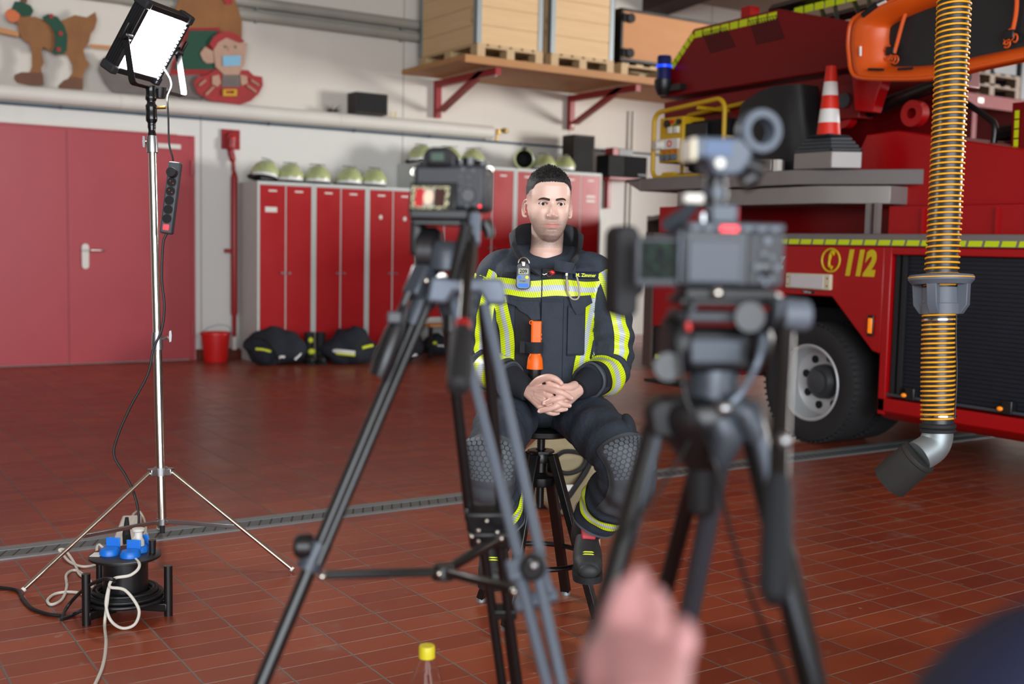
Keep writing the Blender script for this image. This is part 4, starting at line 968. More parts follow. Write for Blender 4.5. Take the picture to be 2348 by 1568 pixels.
pallet(x0+.1, x0+1.3, YR-.03, YR+1.0, zt2+.145, 'dusty pallet stacked on the other one on the far red rack', 'pallets on the far rack', 'shaded pallet wood')
for i, (a_, b_) in enumerate(((x0+.15, x0+.75), (x0+.8, x0+1.3), (x0+1.4, x1+.9))):
    zb = zt2+(.29 if i < 2 else .0); dk_ = thing('storage_box', ('dark box on the left half of the stacked far pallets', 'dark box on the right half of the stacked far pallets', 'dark box at the right end of the far red rack')[i], 'box', ((a_+b_)/2, YR+.5, zb), 0, 'dark boxes on the far rack')
    MB().bb((a_, YR+.03, zb), (b_, YR+.95, zb+1.1)).build('box_body', 'dark grey plastic', dk_, True, bevel=.02); MB().bb((a_-.01, YR+.02, zb+1.1), (b_+.01, YR+.96, zb+1.16)).build('lid', 'matt black', dk_, True, bevel=.01)
gt = thing('strip_curtain', 'pale vertical strip panels behind the red rack', 'panel', (13, YR+1.5, 0))
for i, px in enumerate((2192, 2212, 2226, 2262, 2282, 2316, 2331)):
    xx = xz(px, 280, YR+1.5)[0]; MB().bb((xx-.10, YR+1.5, 0), (xx+.11, YR+1.53, 4.0)).build('strip', 'duct cream', gt, True)
oc = thing('open_shelving', 'dark open shelving with brown boards beside the far end of the truck', 'shelving', (8.6, 9.6, 0))
a_, b_ = V3(9.45, 11.3, 0), V3(8.05, 9.2, 0); dr = unit(b_-a_); nr = V3(dr[1], -dr[0], 0); L_ = np.linalg.norm(b_-a_); Rr = np.array([dr, nr, Z3]); mid = (a_+b_)/2
MB().box(mid-nr*.30+Z3*.85, (L_, .04, 1.6), Rr).build('back_board', 'dark void', oc, True)
for t_ in (0, 1): MB().box(lerp(a_, b_, t_)-nr*.15+Z3*.85, (.05, .34, 1.7), Rr).build('side_board', 'shelf brown', oc, True)
for z in (.10, .78, 1.66): MB().box(mid-nr*.15+Z3*z, (L_, .34, .05 if z > .2 else .14), Rr).build('shelf_board', 'shelf brown', oc, True)
# ================================================================== stool
PO = V3(2.255, 3.245, 0); PR = math.atan2(-.571, .821)
_fw = -unit(PO*V3(1, 1, 0)); _ar = V3(-_fw[1], _fw[0], 0)
def LP(px, py, b):                            # survey point on the upright plane b metres in front of the stool centre -> local x (right), y (-b), z
    r = CF+(px-1174)/FPX*CR-(py-784)/FPX*CU; t = (np.dot(PO-C0, _fw)+b)/np.dot(r, _fw); p = C0+t*r
    return V3(np.dot(p-PO, _ar), -b, p[2])
st = thing('bar_stool', 'black metal adjustable stool under the seated man', 'stool', PO)
MB().lathe([(0, .640), (.125, .640), (.150, .648), (.152, .664), (.146, .668), (0, .668)], PO, n=48).build('seat', 'black metal', st, True)
m = MB(); m.tube([PO+Z3*z for z in np.arange(.375, .645, .0045)], [.0135+.0012*(i % 2) for i in range(len(np.arange(.375, .645, .0045)))], 14); m.build('screw', 'black metal', st, True, smooth=60)
MB().lathe([(.0, .540), (.036, .540), (.037, .545), (.037, .572), (.034, .576), (0, .576)], PO, n=32).build('hub', 'black metal', st, True)
MB().lathe([(.018, .455), (.054, .458), (.056, .464), (.056, .488), (.05, .494), (.024, .505), (.023, .54)], PO, n=32, cap=False).build('lower_hub', 'black metal', st, True)
MB().lathe([(.034, .574), (.048, .574), (.048, .582), (.02, .584)], PO, n=8, cap=False).build('top_plate', 'black metal', st, True, smooth=0)
ft = [(2.139, 3.44), (2.459, 3.355), (2.371, 3.049), (2.051, 3.134)]
for x, y in ft:
    f = V3(x, y, 0); d_ = unit(f-PO); top = PO+d_*.045+Z3*.57; dd = unit(f+Z3*.012-top); Rl = frame_from(dd, d_)
    L_ = np.linalg.norm(f+Z3*.012-top); MB().box((top+f+Z3*.012)/2, (.034, .026, L_), Rl).build('leg', 'black metal', st, True, bevel=.003)
    MB().cyl(f+Z3*.012, f, .017, .018).build('foot_glide', 'galvanised', st, True)
MB().tube(arc(PO+Z3*.20, .172, 0, 2*math.pi, 49, X3, Y3)[:-1], .0095, 10, closed=True).build('foot_ring', 'black metal', st, True)

# ================================================================== the seated firefighter
MAN = thing('person', 'seated man with short dark hair in black firefighter suit with yellow stripes, hands folded', 'person', PO, PR)
HO = V3(.006, .004, 1.44); HY = math.radians(9)
zs_ = [-.128, -.120, -.106, -.088, -.07, -.05, -.03, 0, .03, .06, .080, .097, .108, .115, .118]
yf_ = [.058, .083, .094, .093, .092, .092, .091, .090, .095, .094, .084, .063, .040, .018, 0]
yb_ = [.02, -.008, -.033, -.048, -.056, -.064, -.073, -.090, -.100, -.101, -.093, -.076, -.052, -.025, 0]
ww_ = [.016, .029, .041, .051, .0585, .0655, .070, .0735, .0765, .076, .069, .053, .034, .015, 0]
def hsec(z): return np.interp(z, zs_, yf_), np.interp(z, zs_, yb_), max(np.interp(z, zs_, ww_), 1e-4)
G = lambda x, c, s: np.exp(-((x-c)/s)**2)
def fdisp(x, z, hole=True):
    ax = abs(x)
    d = np.interp(z, [-.054, -.047, -.038, -.031, -.016, 0, .012, .03], [0, .012, .0225, .021, .013, .006, .002, 0])*G(x, 0, np.interp(z, [-.045, -.035, -.02, .01], [.0140, .0130, .0100, .0085]))
    d += .0105*G(ax, .0155, .0062)*G(z, -.0415, .0070)
    d += .0045*G(z, .018, .007)*G(ax, .030, .018)
    d -= .0120*G(ax, .031, .0155)*G(z, .001, .0100) + .002*G(x, 0, .008)*G(z, .004, .008)
    d += .0045*G(ax, .046, .017)*G(z, -.026, .017) - .003*G(ax, .045, .014)*G(z, -.062, .018)
    d += .004*G(x, 0, .028)*G(z, -.071, .018)
    d += .0042*G(x, 0, .022)*G(z, -.0665, .0042) + .0054*G(x, 0, .019)*G(z, -.0785, .0052) - .0072*np.exp(-(x/.026)**4)*G(z, -.0722, .0020)
    d -= .0042*G(x, 0, .018)*G(z, -.0895, .0058); d += .0055*G(x, 0, .017)*G(z, -.108, .011)
    d -= .0015*G(ax, .024, .006)*G(z, -.052, .012)
    if hole:
        zz = z-.0006+.0006*(ax-.031)/.014; e = ((ax-.031)/.0150)**2+(zz/(.0042 if zz > 0 else .0040))**2
        d -= .0085*smooth01(1.35, .8, e) ; d += .0016*G(ax, .031, .014)*G(z, .0105, .003)
    return d
def surfy(x, z, hole=True):
    f, b, w = hsec(z); n_ = 2.3; yc, ry = (f+b)/2, (f-b)/2
    return yc+ry*max(0, 1-min(1, abs(x)/w)**n_)**(1/n_)+fdisp(x, z, hole)
HR = np.array([(math.cos(HY), math.sin(-HY)*-1, 0), (0, 0, 0), (0, 0, 1)])
def hw(x, y, z):                              # head frame (y towards the face) -> man's local frame
    c_, s_ = math.cos(HY), math.sin(HY); X = x*c_+y*s_; Yf = -x*s_+y*c_
    return HO+V3(X, -Yf, z)
def headpt(u, v, off=0., hole=True):
    p = 2*math.pi*(u-.5); p = p-.35*math.sin(p)
    z = lerp(-.128, .118, v); f, b, w = hsec(z); n_ = 2.3
    s_, c_ = math.sin(p), math.cos(p); e = 2/n_
    x = w*math.copysign(abs(s_)**e, s_); y = (f+b)/2+(f-b)/2*math.copysign(abs(c_)**e, c_)
    if c_ > 0: y += fdisp(x, z, hole)*smooth01(0, .35, c_)
    if off: x *= 1+off/.075; y += off*c_; z += off*smooth01(.05, .118, z)
    return x, y, z
bd = MB()
bd.grid(lambda u, v: hw(*headpt(u, v)), 170, 150, cu=True)
n0 = len(bd.v)
for vv in (0, 1): bd.add([hw(*headpt(i/170, vv)) for i in range(170)], [list(range(170))])
for sx in (-1, 1):                            # ears
    ec = V3(sx*.0768, -.014, -.014); e1_ = V3(sx*.62, -.78, 0); e3_ = V3(sx*.78, .62, 0)
    ep = lambda a_, b_, c_=0.: hw(*(ec+e1_*a_+Z3*b_+e3_*c_))
    bd.grid(lambda u, v: (lambda a_, r_: ep(.0155*r_*math.cos(a_)-.001, .0275*r_*math.sin(a_)*(1 if math.sin(a_) > 0 else .95), -.0035*(1-r_)))(2*math.pi*u, v), 24, 6, cu=True)
    bd.grid(lambda u, v: (lambda a_, r_: ep(.0155*r_*math.cos(a_)-.001, .0275*r_*math.sin(a_), -.0035*(1-r_)-.0050))(2*math.pi*u, v), 24, 6, cu=True)
    bd.tube([ep(.0165*math.cos(t)-.001+.002*(t < 0), .029*math.sin(t)) for t in np.linspace(2.6, -1.9, 22)], [.0034]*15+[.0040, .0046, .0052, .0056, .0056, .0050, .004], 10)
    bd.tube([ep(.008*math.cos(t)-.001, .015*math.sin(t)+.001) for t in np.linspace(1.9, -1.6, 10)], .0028, 8)
    bd.ball(ep(-.012, .0, -.001), (.006, .006, .010), 10, 8)
bd.tube(spline([hw(0, -.02, -.02), hw(0, -.012, -.07), hw(0, -.006, -.115), (0.002, .0, 1.27), (0, .0, 1.20)], 5), [.05]*5+[.056]*5+[.056]*5+[.060]*5+[.085], 56)
def limb(pts, rad, n=18, k=6):
    P = spline(pts, k); t = np.linspace(0, len(rad)-1, len(P)); bd.tube(P, list(np.interp(t, range(len(rad)), rad)), n)
bd.tube(spline([(0, .0, .70), (0, .0, .80), (0, .0, .95), (0, .0, 1.10), (0, .0, 1.20), (0, .0, 1.26)], 4), list(np.interp(np.linspace(0, 5, 21), range(6), [.10, .105, .10, .105, .095, .055])), 24, flat=1)
WR, WL = LP(1206, 893, .25), LP(1330, 890, .245)
limb([(0, 0, 1.19), (-.14, 0, 1.20), (-.185, -.01, 1.05), (-.20, -.02, .92), (-.18, -.07, .875), WR*.5+V3(-.17, -.12, .865)*.5, WR], [.06, .055, .046, .042, .040, .034, .027])
limb([(0, 0, 1.19), (.14, 0, 1.20), (.215, -.01, 1.05), (.225, -.02, .92), (.21, -.07, .875), WL*.5+V3(.20, -.12, .865)*.5, WL], [.06, .055, .046, .042, .040, .034, .027])
legs = {-1: [(-.06, 0, .735), (-.115, -.20, .705), (-.150, -.375, .635), (-.155, -.385, .56), (-.150, -.33, .47), (-.147, -.25, .37)], 1: [(.06, 0, .735), (.165, -.20, .71), (.245, -.35, .645), (.268, -.36, .565), (.225, -.26, .47), (.175, -.15, .37)]}
for s_, P in legs.items():
    limb([np.array(p) for p in P]+[V3(P[-1][0], P[-1][1]+.02, .27)], [.075, .07, .055, .05, .045, .038, .036])
    bd.tube([(P[-1][0], P[-1][1]+.03, .255), (P[-1][0], P[-1][1]-.06, .245), (P[-1][0], P[-1][1]-.13, .235)], [.034, .034, .026], 12, flat=1)
def dig(pts, rad): bd.tube(spline([LP(*p) for p in pts], 5), list(np.interp(np.linspace(0, len(rad)-1, (len(pts)-1)*5+1), range(len(rad)), rad)), 14); bd.ball(LP(*pts[-1]), rad[-1], 12, 8); bd.ball(LP(*pts[0]), rad[0], 12, 8)
kR = [(1250, 890, .312), (1256, 905, .316), (1250, 920, .312), (1240, 933, .303)]
kL = [(1302, 903, .298), (1301, 915, .298), (1297, 926, .294), (1290, 934, .288)]
for W_, K in ((WR, kR), (WL, kL)):
    for i, p in enumerate(K):
        bd.tube([W_*.92+LP(*p)*.08, W_*.5+LP(*p)*.5, LP(*p)], [.021, .0165, .0125], 14)
        if i: bd.tube([W_*.45+LP(*K[i-1])*.275+LP(*p)*.275, (LP(*K[i-1])+LP(*p))/2], [.017, .0118], 12)
dig([kR[0], (1277, 897, .336), (1296, 904, .333), (1311, 913, .320)], [.0125, .0112, .0100, .0078])
dig([kR[1], (1276, 920, .334), (1292, 927, .333), (1306, 930, .322)], [.0122, .0110, .0098, .0076])
dig([kR[2], (1268, 936, .328), (1284, 939, .326), (1298, 938, .316)], [.0118, .0104, .0090, .0070])
dig([kR[3], (1257, 944, .315), (1269, 948, .311), (1280, 947, .304)], [.0108, .0092, .0080, .0064])
dig([kL[0], (1288, 911, .332), (1270, 916, .340), (1250, 924, .330)], [.0125, .0112, .0100, .0080])
dig([kL[1], (1280, 929, .334), (1259, 937, .335), (1238, 942, .324)], [.0122, .0110, .0100, .0084])
dig([kL[2], (1276, 936, .310), (1262, 942, .304), (1250, 938, .292)], [.0115, .0102, .0090, .0075])
dig([kL[3], (1272, 941, .296), (1262, 944, .288)], [.0105, .0090, .0075])
dig([(1222, 886, .272), (1236, 872, .300), (1256, 865, .322), (1274, 869, .330), (1287, 879, .326)], [.0155, .0138, .0118, .0105, .0082])
dig([(1317, 884, .270), (1304, 888, .298), (1280, 886, .318), (1257, 877, .314)], [.0160, .0135, .0112, .0088])
tmp = bd.build('body_raw', 'skin', None, smooth=0)
md = tmp.modifiers.new('r', 'REMESH'); md.mode = 'VOXEL'; md.voxel_size = .0019
sm = tmp.modifiers.new('s', 'SMOOTH'); sm.factor = .5; sm.iterations = 2
me = bpy.data.meshes.new_from_object(tmp.evaluated_get(bpy.context.evaluated_depsgraph_get()))
_tm = tmp.data; bpy.data.objects.remove(tmp); bpy.data.meshes.remove(_tm)
body = bpy.data.objects.new('body', me); me.name = 'body'; COL.objects.link(body); body.parent = MAN
me.shade_smooth()
co = np.empty(len(me.vertices)*3); me.vertices.foreach_get('co', co); co = co.reshape(-1, 3)
rel = co-HO; c_, s_ = math.cos(HY), math.sin(HY); hx = rel[:, 0]*c_+rel[:, 1]*s_; hy_ = rel[:, 0]*s_-rel[:, 1]*c_; hzv = rel[:, 2]
paint = np.zeros_like(co); onh = hzv > -.15
front = smooth01(-.03, .02, hy_)
beard = front*smooth01(-.030, -.062, hzv)*smooth01(-.165, -.128, hzv)*(1-.75*np.exp(-(np.abs(hx)/.02)**2-((hzv+.074)/.011)**2))*.72
beard += smooth01(-.0, -.03, np.abs(hzv+.045)-.03)*smooth01(.060, .068, np.abs(hx))*smooth01(.055, .03, hy_)*smooth01(-.02, .02, hy_)*.35
cheekclear = np.exp(-((np.abs(hx)-.036)/.018)**2-((hzv+.045)/.020)**2); beard *= 1-.8*cheekclear
fade = smooth01(.055, .066, np.abs(hx))*smooth01(.0, .045, hzv)*smooth01(.062, .045, hy_)*.85
fade = np.maximum(fade, smooth01(.0, -.03, hy_)*smooth01(-.04, .02, hzv)*.85)
paint[:, 0] = np.where(onh, np.clip(np.maximum(beard, fade), 0, 1), 0)
lips = np.exp(-(np.abs(hx)/.0265)**6)*np.exp(-((hzv+.0728)/(.0082*(1-.5*(np.abs(hx)/.028)**2)+1e-6))**6)
paint[:, 1] = np.where(onh & (hy_ > .07), np.clip(lips, 0, 1), 0)
blush = np.exp(-(hx/.016)**2-((hzv+.036)/.014)**2)*.6+np.exp(-((np.abs(hx)-.080)/.010)**2)*.5*smooth01(-.05, -.02, hzv)
paint[:, 2] = np.where(onh, np.clip(blush, 0, 1), .35)
at_ = me.attributes.new('paint', 'FLOAT_VECTOR', 'POINT'); at_.data.foreach_set('vector', paint.ravel())
PB = lambda n, mb, mt, par=None, **kw: mb.build(n, mt, par or MAN, **kw)
for sx in (-1, 1):
    ye = surfy(sx*.031, .0080, False)-.0121; c_ = hw(sx*.031, ye, 0.0); R_ = frame_from(hw(sx*.031, ye+1, -.01)-c_)
    e_ = PB('eye', MB().ball(c_, .0122, 24, 16), 'eye white')
    gz = unit(hw(sx*.031+.02, ye+1, -.03)-c_)
    ir = MB().lathe([(.0056, .0110), (.0052, .0116), (.0, .0124)], c_, gz, 24, cap=False); PB('iris', ir, 'iris', e_)
    PB('pupil', MB().lathe([(.0024, .01245), (.0, .0127)], c_, gz, 16, cap=False), 'dark void', e_)
    bp = [hw(x, surfy(x, z)+.0006, z) for x, z in ((sx*.0105, .0125), (sx*.019, .0150), (sx*.029, .0168), (sx*.039, .0165), (sx*.0475, .0125))]
    PB('eyebrow', MB().tube(spline(bp, 6), list(np.interp(np.linspace(0, 1, 25), [0, .15, .6, .85, 1], [.0030, .0040, .0036, .0026, .0008])), 10), 'brow')
    lp_ = [hw(sx*.031+sx*x, surfy(sx*.031+sx*x, z, False)+.0004, z) for x, z in ((-.0145, -.001), (-.007, .0034), (.001, .0046), (.009, .0032), (.0152, -.0005))]
    PB('eyelashes', MB().tube(spline(lp_, 5), .0009, 6), 'hair')
# hair: short top brushed up, faded sides
def hairline(p): a = abs(p); return interp(a, [0, .55, .75, .95, 1.2, 1.35, 1.6, 2.2, 3.15], [.074, .072, .066, .050, .046, .036, .032, .0, -.02])
hr = MB(); NH = 260
def hpt(u, v):
    p = 2*math.pi*(u-.5); zb = hairline(p)+.0035*mnoise.noise(Vector((p*23, 0, 0)))+.0022*mnoise.noise(Vector((p*70, 3, 0))); z = lerp(zb, .118, v); f, b, w = hsec(z); s_, c_ = math.sin(p), math.cos(p); e = 2/2.3
    x = w*math.copysign(abs(s_)**e, s_); y = (f+b)/2+(f-b)/2*math.copysign(abs(c_)**e, c_)
    o = .0012+.0125*smooth01(.045, .100, z)*smooth01(0, .14, v)*(1-.55*min(1, abs(x)/.062)**2)
    n_ = mnoise.noise(Vector((x*90, y*60, z*60)))*.003*smooth01(.06, .10, z)
    k_ = 1+(o+n_)/.08
    return hw(x*(1+(o*.55+n_)/.075), y*(1+(o*.55+n_)/.095), z+(o+n_)*smooth01(.04, .115, z))
hr.grid(hpt, NH, 40, cu=True)
rnd = random.Random(11)
for i in range(2600):
    u, v = rnd.random(), rnd.random()**.75
    p = 2*math.pi*(u-.5); c0 = hpt(u, v)
    z = c0[2]-HO[2]; L_ = .0100*smooth01(.055, .10, z)*(1-.5*min(1, abs(c0[0]-HO[0])/.062)**2)+.002
    nrm = unit(c0-hw(0, 0, .03)); d_ = unit(nrm*.8+V3(.05, -.45, .55)+V3(rnd.uniform(-.4, .4), rnd.uniform(-.35, .35), 0)) if z > .07 else unit(nrm*.35+V3(0, .3, -.4))
    c0 = c0-nrm*.002; sd = unit(np.cross(d_, V3(rnd.random(), rnd.random(), rnd.random())+.01)); up_ = np.cross(d_, sd); r_ = .0013
    hr.add([c0+sd*r_, c0-sd*r_*.5+up_*r_, c0-sd*r_*.5-up_*r_, c0+d_*L_*rnd.uniform(.6, 1.1)], [[0, 1, 3], [1, 2, 3], [2, 0, 3]])
PB('hair', hr, 'hair', fix=False)
for p, dx in (((1247, 925, .338), (-.9, .0, -.35)), ((1236, 943, .331), (-.95, 0, -.15)), ((1307, 930, .331), (.95, 0, -.1)), ((1299, 938, .324), (.95, 0, 0)), ((1311, 913, .328), (.8, 0, -.5)), ((1286, 879, .335), (.7, 0, -.5))):
    ex_ = unit(dx); R_ = np.array([ex_, unit(np.cross(V3(0, -1, 0), ex_)), V3(0, -1, 0)]); PB('fingernail', MB().ball(LP(*p), (.0055, .0045, .0016), 12, 8, R=R_), 'nail')

# ---- jacket
JZ = [.795, .84, .90, 1.00, 1.10, 1.16, 1.20, 1.24, 1.27, 1.30]
JW = [.218, .208, .182, .172, .178, .190, .196, .192, .165, .095]
JF = [.195, .190, .160, .148, .143, .138, .128, .112, .092, .072]
JB = [.155, .150, .130, .125, .125, .122, .115, .100, .088, .078]
JN = 2.5
def wr(x, y, z, k=1.0):
    return k*(.0042*math.sin(z*38+x*16+1.2)*math.exp(-((abs(x)-.11)/.08)**2)+.008*mnoise.noise(Vector((x*9, y*7, z*11)))+.0022*mnoise.noise(Vector((x*26, y*20, z*30))))
def jy(x, z, off=0.):                         # front of the jacket
    w = np.interp(z, JZ, JW)+.004; f = np.interp(z, JZ, JF)
    y = f*max(0., 1-min(1, abs(x)/w)**JN)**(1/JN)
    return -(y+wr(x, y, z)+off)
def jtorso(u, v):
    p = 2*math.pi*(u-.5); z = lerp(JZ[0], JZ[-1], v); w, f, b = (np.interp(z, JZ, q_) for q_ in (JW, JF, JB))
    s_, c_ = math.sin(p), math.cos(p); e = 2/JN
    x = w*math.copysign(abs(s_)**e, s_); y = (f if c_ > 0 else b)*math.copysign(abs(c_)**e, c_)
    y += wr(x, y, z)*(1 if c_ > 0 else -1)*smooth01(0, .3, abs(c_)); x *= 1+wr(y, x, z)*.8
    zz = z-.060*smooth01(1.20, 1.30, z)*max(0, c_)**1.5
    if v < .02: zz += .012*math.sin(p*5)
    return V3(x, -y, zz)
jk = MB(); jk.grid(jtorso, 140, 90, cu=True)
for v_ in (0, 1): jk.add([jtorso(i/140, v_) for i in range(140)], [list(range(140))])
class Sleeve:
    def __init__(s, pts, rad, ref=(0, -1, 0), wrk=1.0, folds=(), seed=0):
        s.P = np.array(spline(pts, 14)); s.n = len(s.P); s.r = np.interp(np.linspace(0, len(rad)-1, s.n), range(len(rad)), rad)
        T = np.gradient(s.P, axis=0); s.T = T/np.linalg.norm(T, axis=1)[:, None]; s.ref = np.array(ref, float); s.wrk = wrk; s.folds = folds; s.seed = seed
        s.N = []; r_ = s.ref
        for t in s.T: r_ = unit(r_-np.dot(r_, t)*t); s.N.append(r_)
        s.N = np.array(s.N); s.B = np.cross(s.T, s.N)
    def __call__(s, t, a, off=0.):
        f = t*(s.n-1); i = min(int(f), s.n-2); k_ = f-i
        P, N, B_ = (lerp(q_[i], q_[i+1], k_) for q_ in (s.P, s.N, s.B)); r = lerp(s.r[i], s.r[i+1], k_)
        d_ = math.cos(a)*N+math.sin(a)*B_; q_ = P+d_*r
        w = .010*mnoise.noise(Vector(q_*11)+Vector((s.seed, 0, 0)))+.004*mnoise.noise(Vector(q_*27))
        for c_, wd, am, ph in s.folds: w += am*math.exp(-((t-c_)/wd)**2)*math.sin(t*70+2*math.sin(a+ph)+ph)
        return q_+d_*(w*s.wrk+off)
    def mesh(s, mb, na=40, nt=90, t0=0., t1=1., cap=True):
        mb.grid(lambda u, v: s(lerp(t0, t1, u), 2*math.pi*v), nt, na, cv=True)
        if cap: mb.add([s(t0, 2*math.pi*i/na) for i in range(na)], [list(range(na))]); mb.add([s(t1, 2*math.pi*i/na) for i in range(na)], [list(range(na))[::-1]])
    def band(s, t0, t1, off=.004, a0=0, a1=2*math.pi, tilt=0.0, r=.065):
        m_ = MB(); m_.grid(lambda u, v: s(lerp(t0, t1, v)+tilt*math.cos(lerp(a0, a1, u)), lerp(a0, a1, u), off), 56, 7, uv=lambda u, v: ((a1-a0)*r*u, v)); return m_
    def strip(s, t0, t1, ac, hw_, off=.004, L_=.5, bend=0.0):
        m_ = MB(); m_.grid(lambda u, v: s(lerp(t0, t1, u), ac+bend*(u-.5)+hw_*(v-.5)*2, off), 70, 7, uv=lambda u, v: (L_*u, v)); return m_
sl = {-1: Sleeve([(-.105, .0, 1.225), (-.162, -.0, 1.205), (-.192, -.01, 1.10), (-.205, -.02, 1.00), (-.208, -.03, .91), (-.192, -.085, .868), (-.150, -.155, .862), (-.098, -.222, .853)], [.060, .070, .072, .068, .070, .070, .060, .058], folds=((.50, .13, .006, .5), (.68, .08, .006, 2.)), seed=3),
      1: Sleeve([(.105, .0, 1.225), (.168, -.0, 1.205), (.212, -.01, 1.10), (.238, -.02, 1.00), (.236, -.03, .91), (.220, -.085, .868), (.190, -.150, .862), (.150, -.215, .853)], [.060, .070, .074, .072, .072, .070, .061, .058], folds=((.48, .13, .006, 1.5), (.68, .08, .006, .3)), seed=8)}
for s_ in (-1, 1): sl[s_].mesh(jk, t1=.985)
jk_o = PB('jacket', jk, 'jacket cloth', smooth=0)
md = jk_o.modifiers.new('remesh', 'REMESH'); md.mode = 'VOXEL'; md.voxel_size = .0045; md.use_smooth_shade = True
sm = jk_o.modifiers.new('smooth', 'SMOOTH'); sm.factor = .5; sm.iterations = 9
def J(n, mb, mt, **kw):
    o = PB(n, mb, mt, jk_o, **kw)
    if n in ('reflective_tape', 'cuff_strap'):
        w_ = o.modifiers.new('wrap', 'SHRINKWRAP'); w_.target = jk_o; w_.wrap_method = 'NEAREST_SURFACEPOINT'; w_.wrap_mode = 'ABOVE_SURFACE'; w_.offset = .0035 if n == 'reflective_tape' else .003
    return o
for s_ in (-1, 1):
    J('reflective_tape', sl[s_].strip(.16, .66, -.10*s_ if s_ < 0 else -.45, .36, .005, .40), 'tape', fix=False)
    J('reflective_tape', sl[s_].band(.735, .90, .007, tilt=.02), 'tape', fix=False)
    J('reflective_tape', sl[s_].band(.60, .70, .006, a0=.9 if s_ > 0 else -3.6, a1=3.6 if s_ > 0 else -.9), 'tape', fix=False)
    J('cuff_lining', MB().grid(lambda u, v: sl[s_](.985+.010*math.sin(v*math.pi), 2*math.pi*u, .002-.010*v), 40, 6, cu=True), 'pad grey')
    a_ = sl[s_].P[-4]; w_ = WR if s_ < 0 else WL; hnd = w_+(w_-a_)*.16
    kn = MB(); P_ = spline([a_, a_*.5+w_*.5, hnd], 8); kn.tube(P_, list(np.interp(np.linspace(0, 1, len(P_)), [0, .4, .9, 1], [.050, .046, .037, .034])), 28); J('knit_cuff', kn, 'knit cuff')
    J('cuff_strap', sl[s_].band(.90, .965, .006, a0=-1.6, a1=1.0), 'jacket panel', fix=False)
def front(x0, x1, z0, z1, off, nx=24, nz=20, uv=None, edge=True):
    m_ = MB(); m_.grid(lambda u, v: (lambda x, z: V3(x, jy(x, z, off*(1 if not edge else smooth01(0, .06, min(u, 1-u, v, 1-v)+.012))), z))(lerp(x0, x1, u), lerp(z0, z1, v)), nx, nz, uv=uv); return m_
def patch(pts, off, d_=.004, mt='jacket cloth', name='pocket_flap'):
    m_ = MB(); P_ = [LP(*p, .15) for p in pts]; n_ = len(P_)
    vs = [V3(p[0], jy(p[0], p[2], off), p[2]) for p in P_]; ce = sum(vs)/n_; ce[1] = jy(ce[0], ce[2], off+.002); vb = [v+V3(0, d_+.012, 0) for v in vs]
    m_.add(vs+vb+[ce], [[i, (i+1) % n_, 2*n_] for i in range(n_)]+[[i, n_+i, n_+(i+1) % n_, (i+1) % n_] for i in range(n_)]); return J(name, m_, mt, smooth=30)
ZT0, ZT1 = 1.128, 1.184
def tapeh(x0, x1):
    return MB().grid(lambda u, v: (lambda x, z: V3(x, jy(x, z, .007), z))(lerp(x0, x1, u), lerp(ZT0, ZT1, v)+.004*math.sin(u*6)), 60, 7, uv=lambda u, v: ((x1-x0)*u, v))
J('reflective_tape', tapeh(-.200, -.012), 'tape', fix=False); J('reflective_tape', tapeh(-.008, .200), 'tape', fix=False)
for (xa, xb, xc), z0, z1 in (((-.158, -.128, -.115), .885, 1.124), ((.172, .150, .125), .87, 1.124)):
    J('reflective_tape', MB().grid(lambda u, v: (lambda z, xm: V3(xm+(v-.5)*.050, jy(xm+(v-.5)*.050, z, .007), z))(lerp(z1, z0, u), float(np.interp(u, [0, .5, 1], [xa, xb, xc]))), 60, 7, uv=lambda u, v: (.25*u, v)), 'tape', fix=False)
J('front_placket', front(-.012, .066, .835, 1.123, .014), 'jacket cloth')
J('front_placket', front(-.012, .060, 1.187, 1.222, .012), 'jacket panel')
J('chest_pocket', front(-.098, -.018, .885, 1.10, .010), 'jacket panel')
J('chest_pocket', front(.078, .140, .93, 1.10, .009), 'jacket cloth')
J('velcro_strip', front(-.150, -.085, 1.190, 1.208, .008), 'jacket panel')
patch([(1160, 694), (1172, 690), (1236, 690), (1238, 720), (1239, 732), (1220, 734), (1210, 722), (1192, 712), (1180, 698)], .017)
patch([(1304, 680), (1356, 678), (1360, 696), (1342, 706), (1340, 720), (1322, 722), (1312, 704)], .016)
zl0, zl1 = LP(1240, 808, .17)[2], LP(1240, 782, .17)[2]
J('torch_loop', MB().grid(lambda u, v: (lambda x: V3(x, min(jy(x, .95, .014), -.200-.020*max(0, 1-((x+.028)/.034)**2)), lerp(zl0, zl1, v)))(lerp(-.078, .0, u)), 20, 5), 'jacket panel')
np_ = J('name_patch', front(.094, .186, 1.190, 1.214, .012, 16, 6), 'patch navy')
tm = MB(); tm.text('M. Zimmer', .0165, (0, 0, 0), (1, 0, 0), (0, 1, 0), .0005, bold=.0004)
wmax = max(p[0] for p in tm.v); kx = .070/wmax
tm.v = [(.103+p[0]*kx, jy(.103+p[0]*kx, 1.197+p[1], .0135)-p[2]*.5, 1.197+p[1]-.02*(p[0]*kx)) for p in tm.v]
tm.build('lettering', 'text lime', np_, smooth=0)
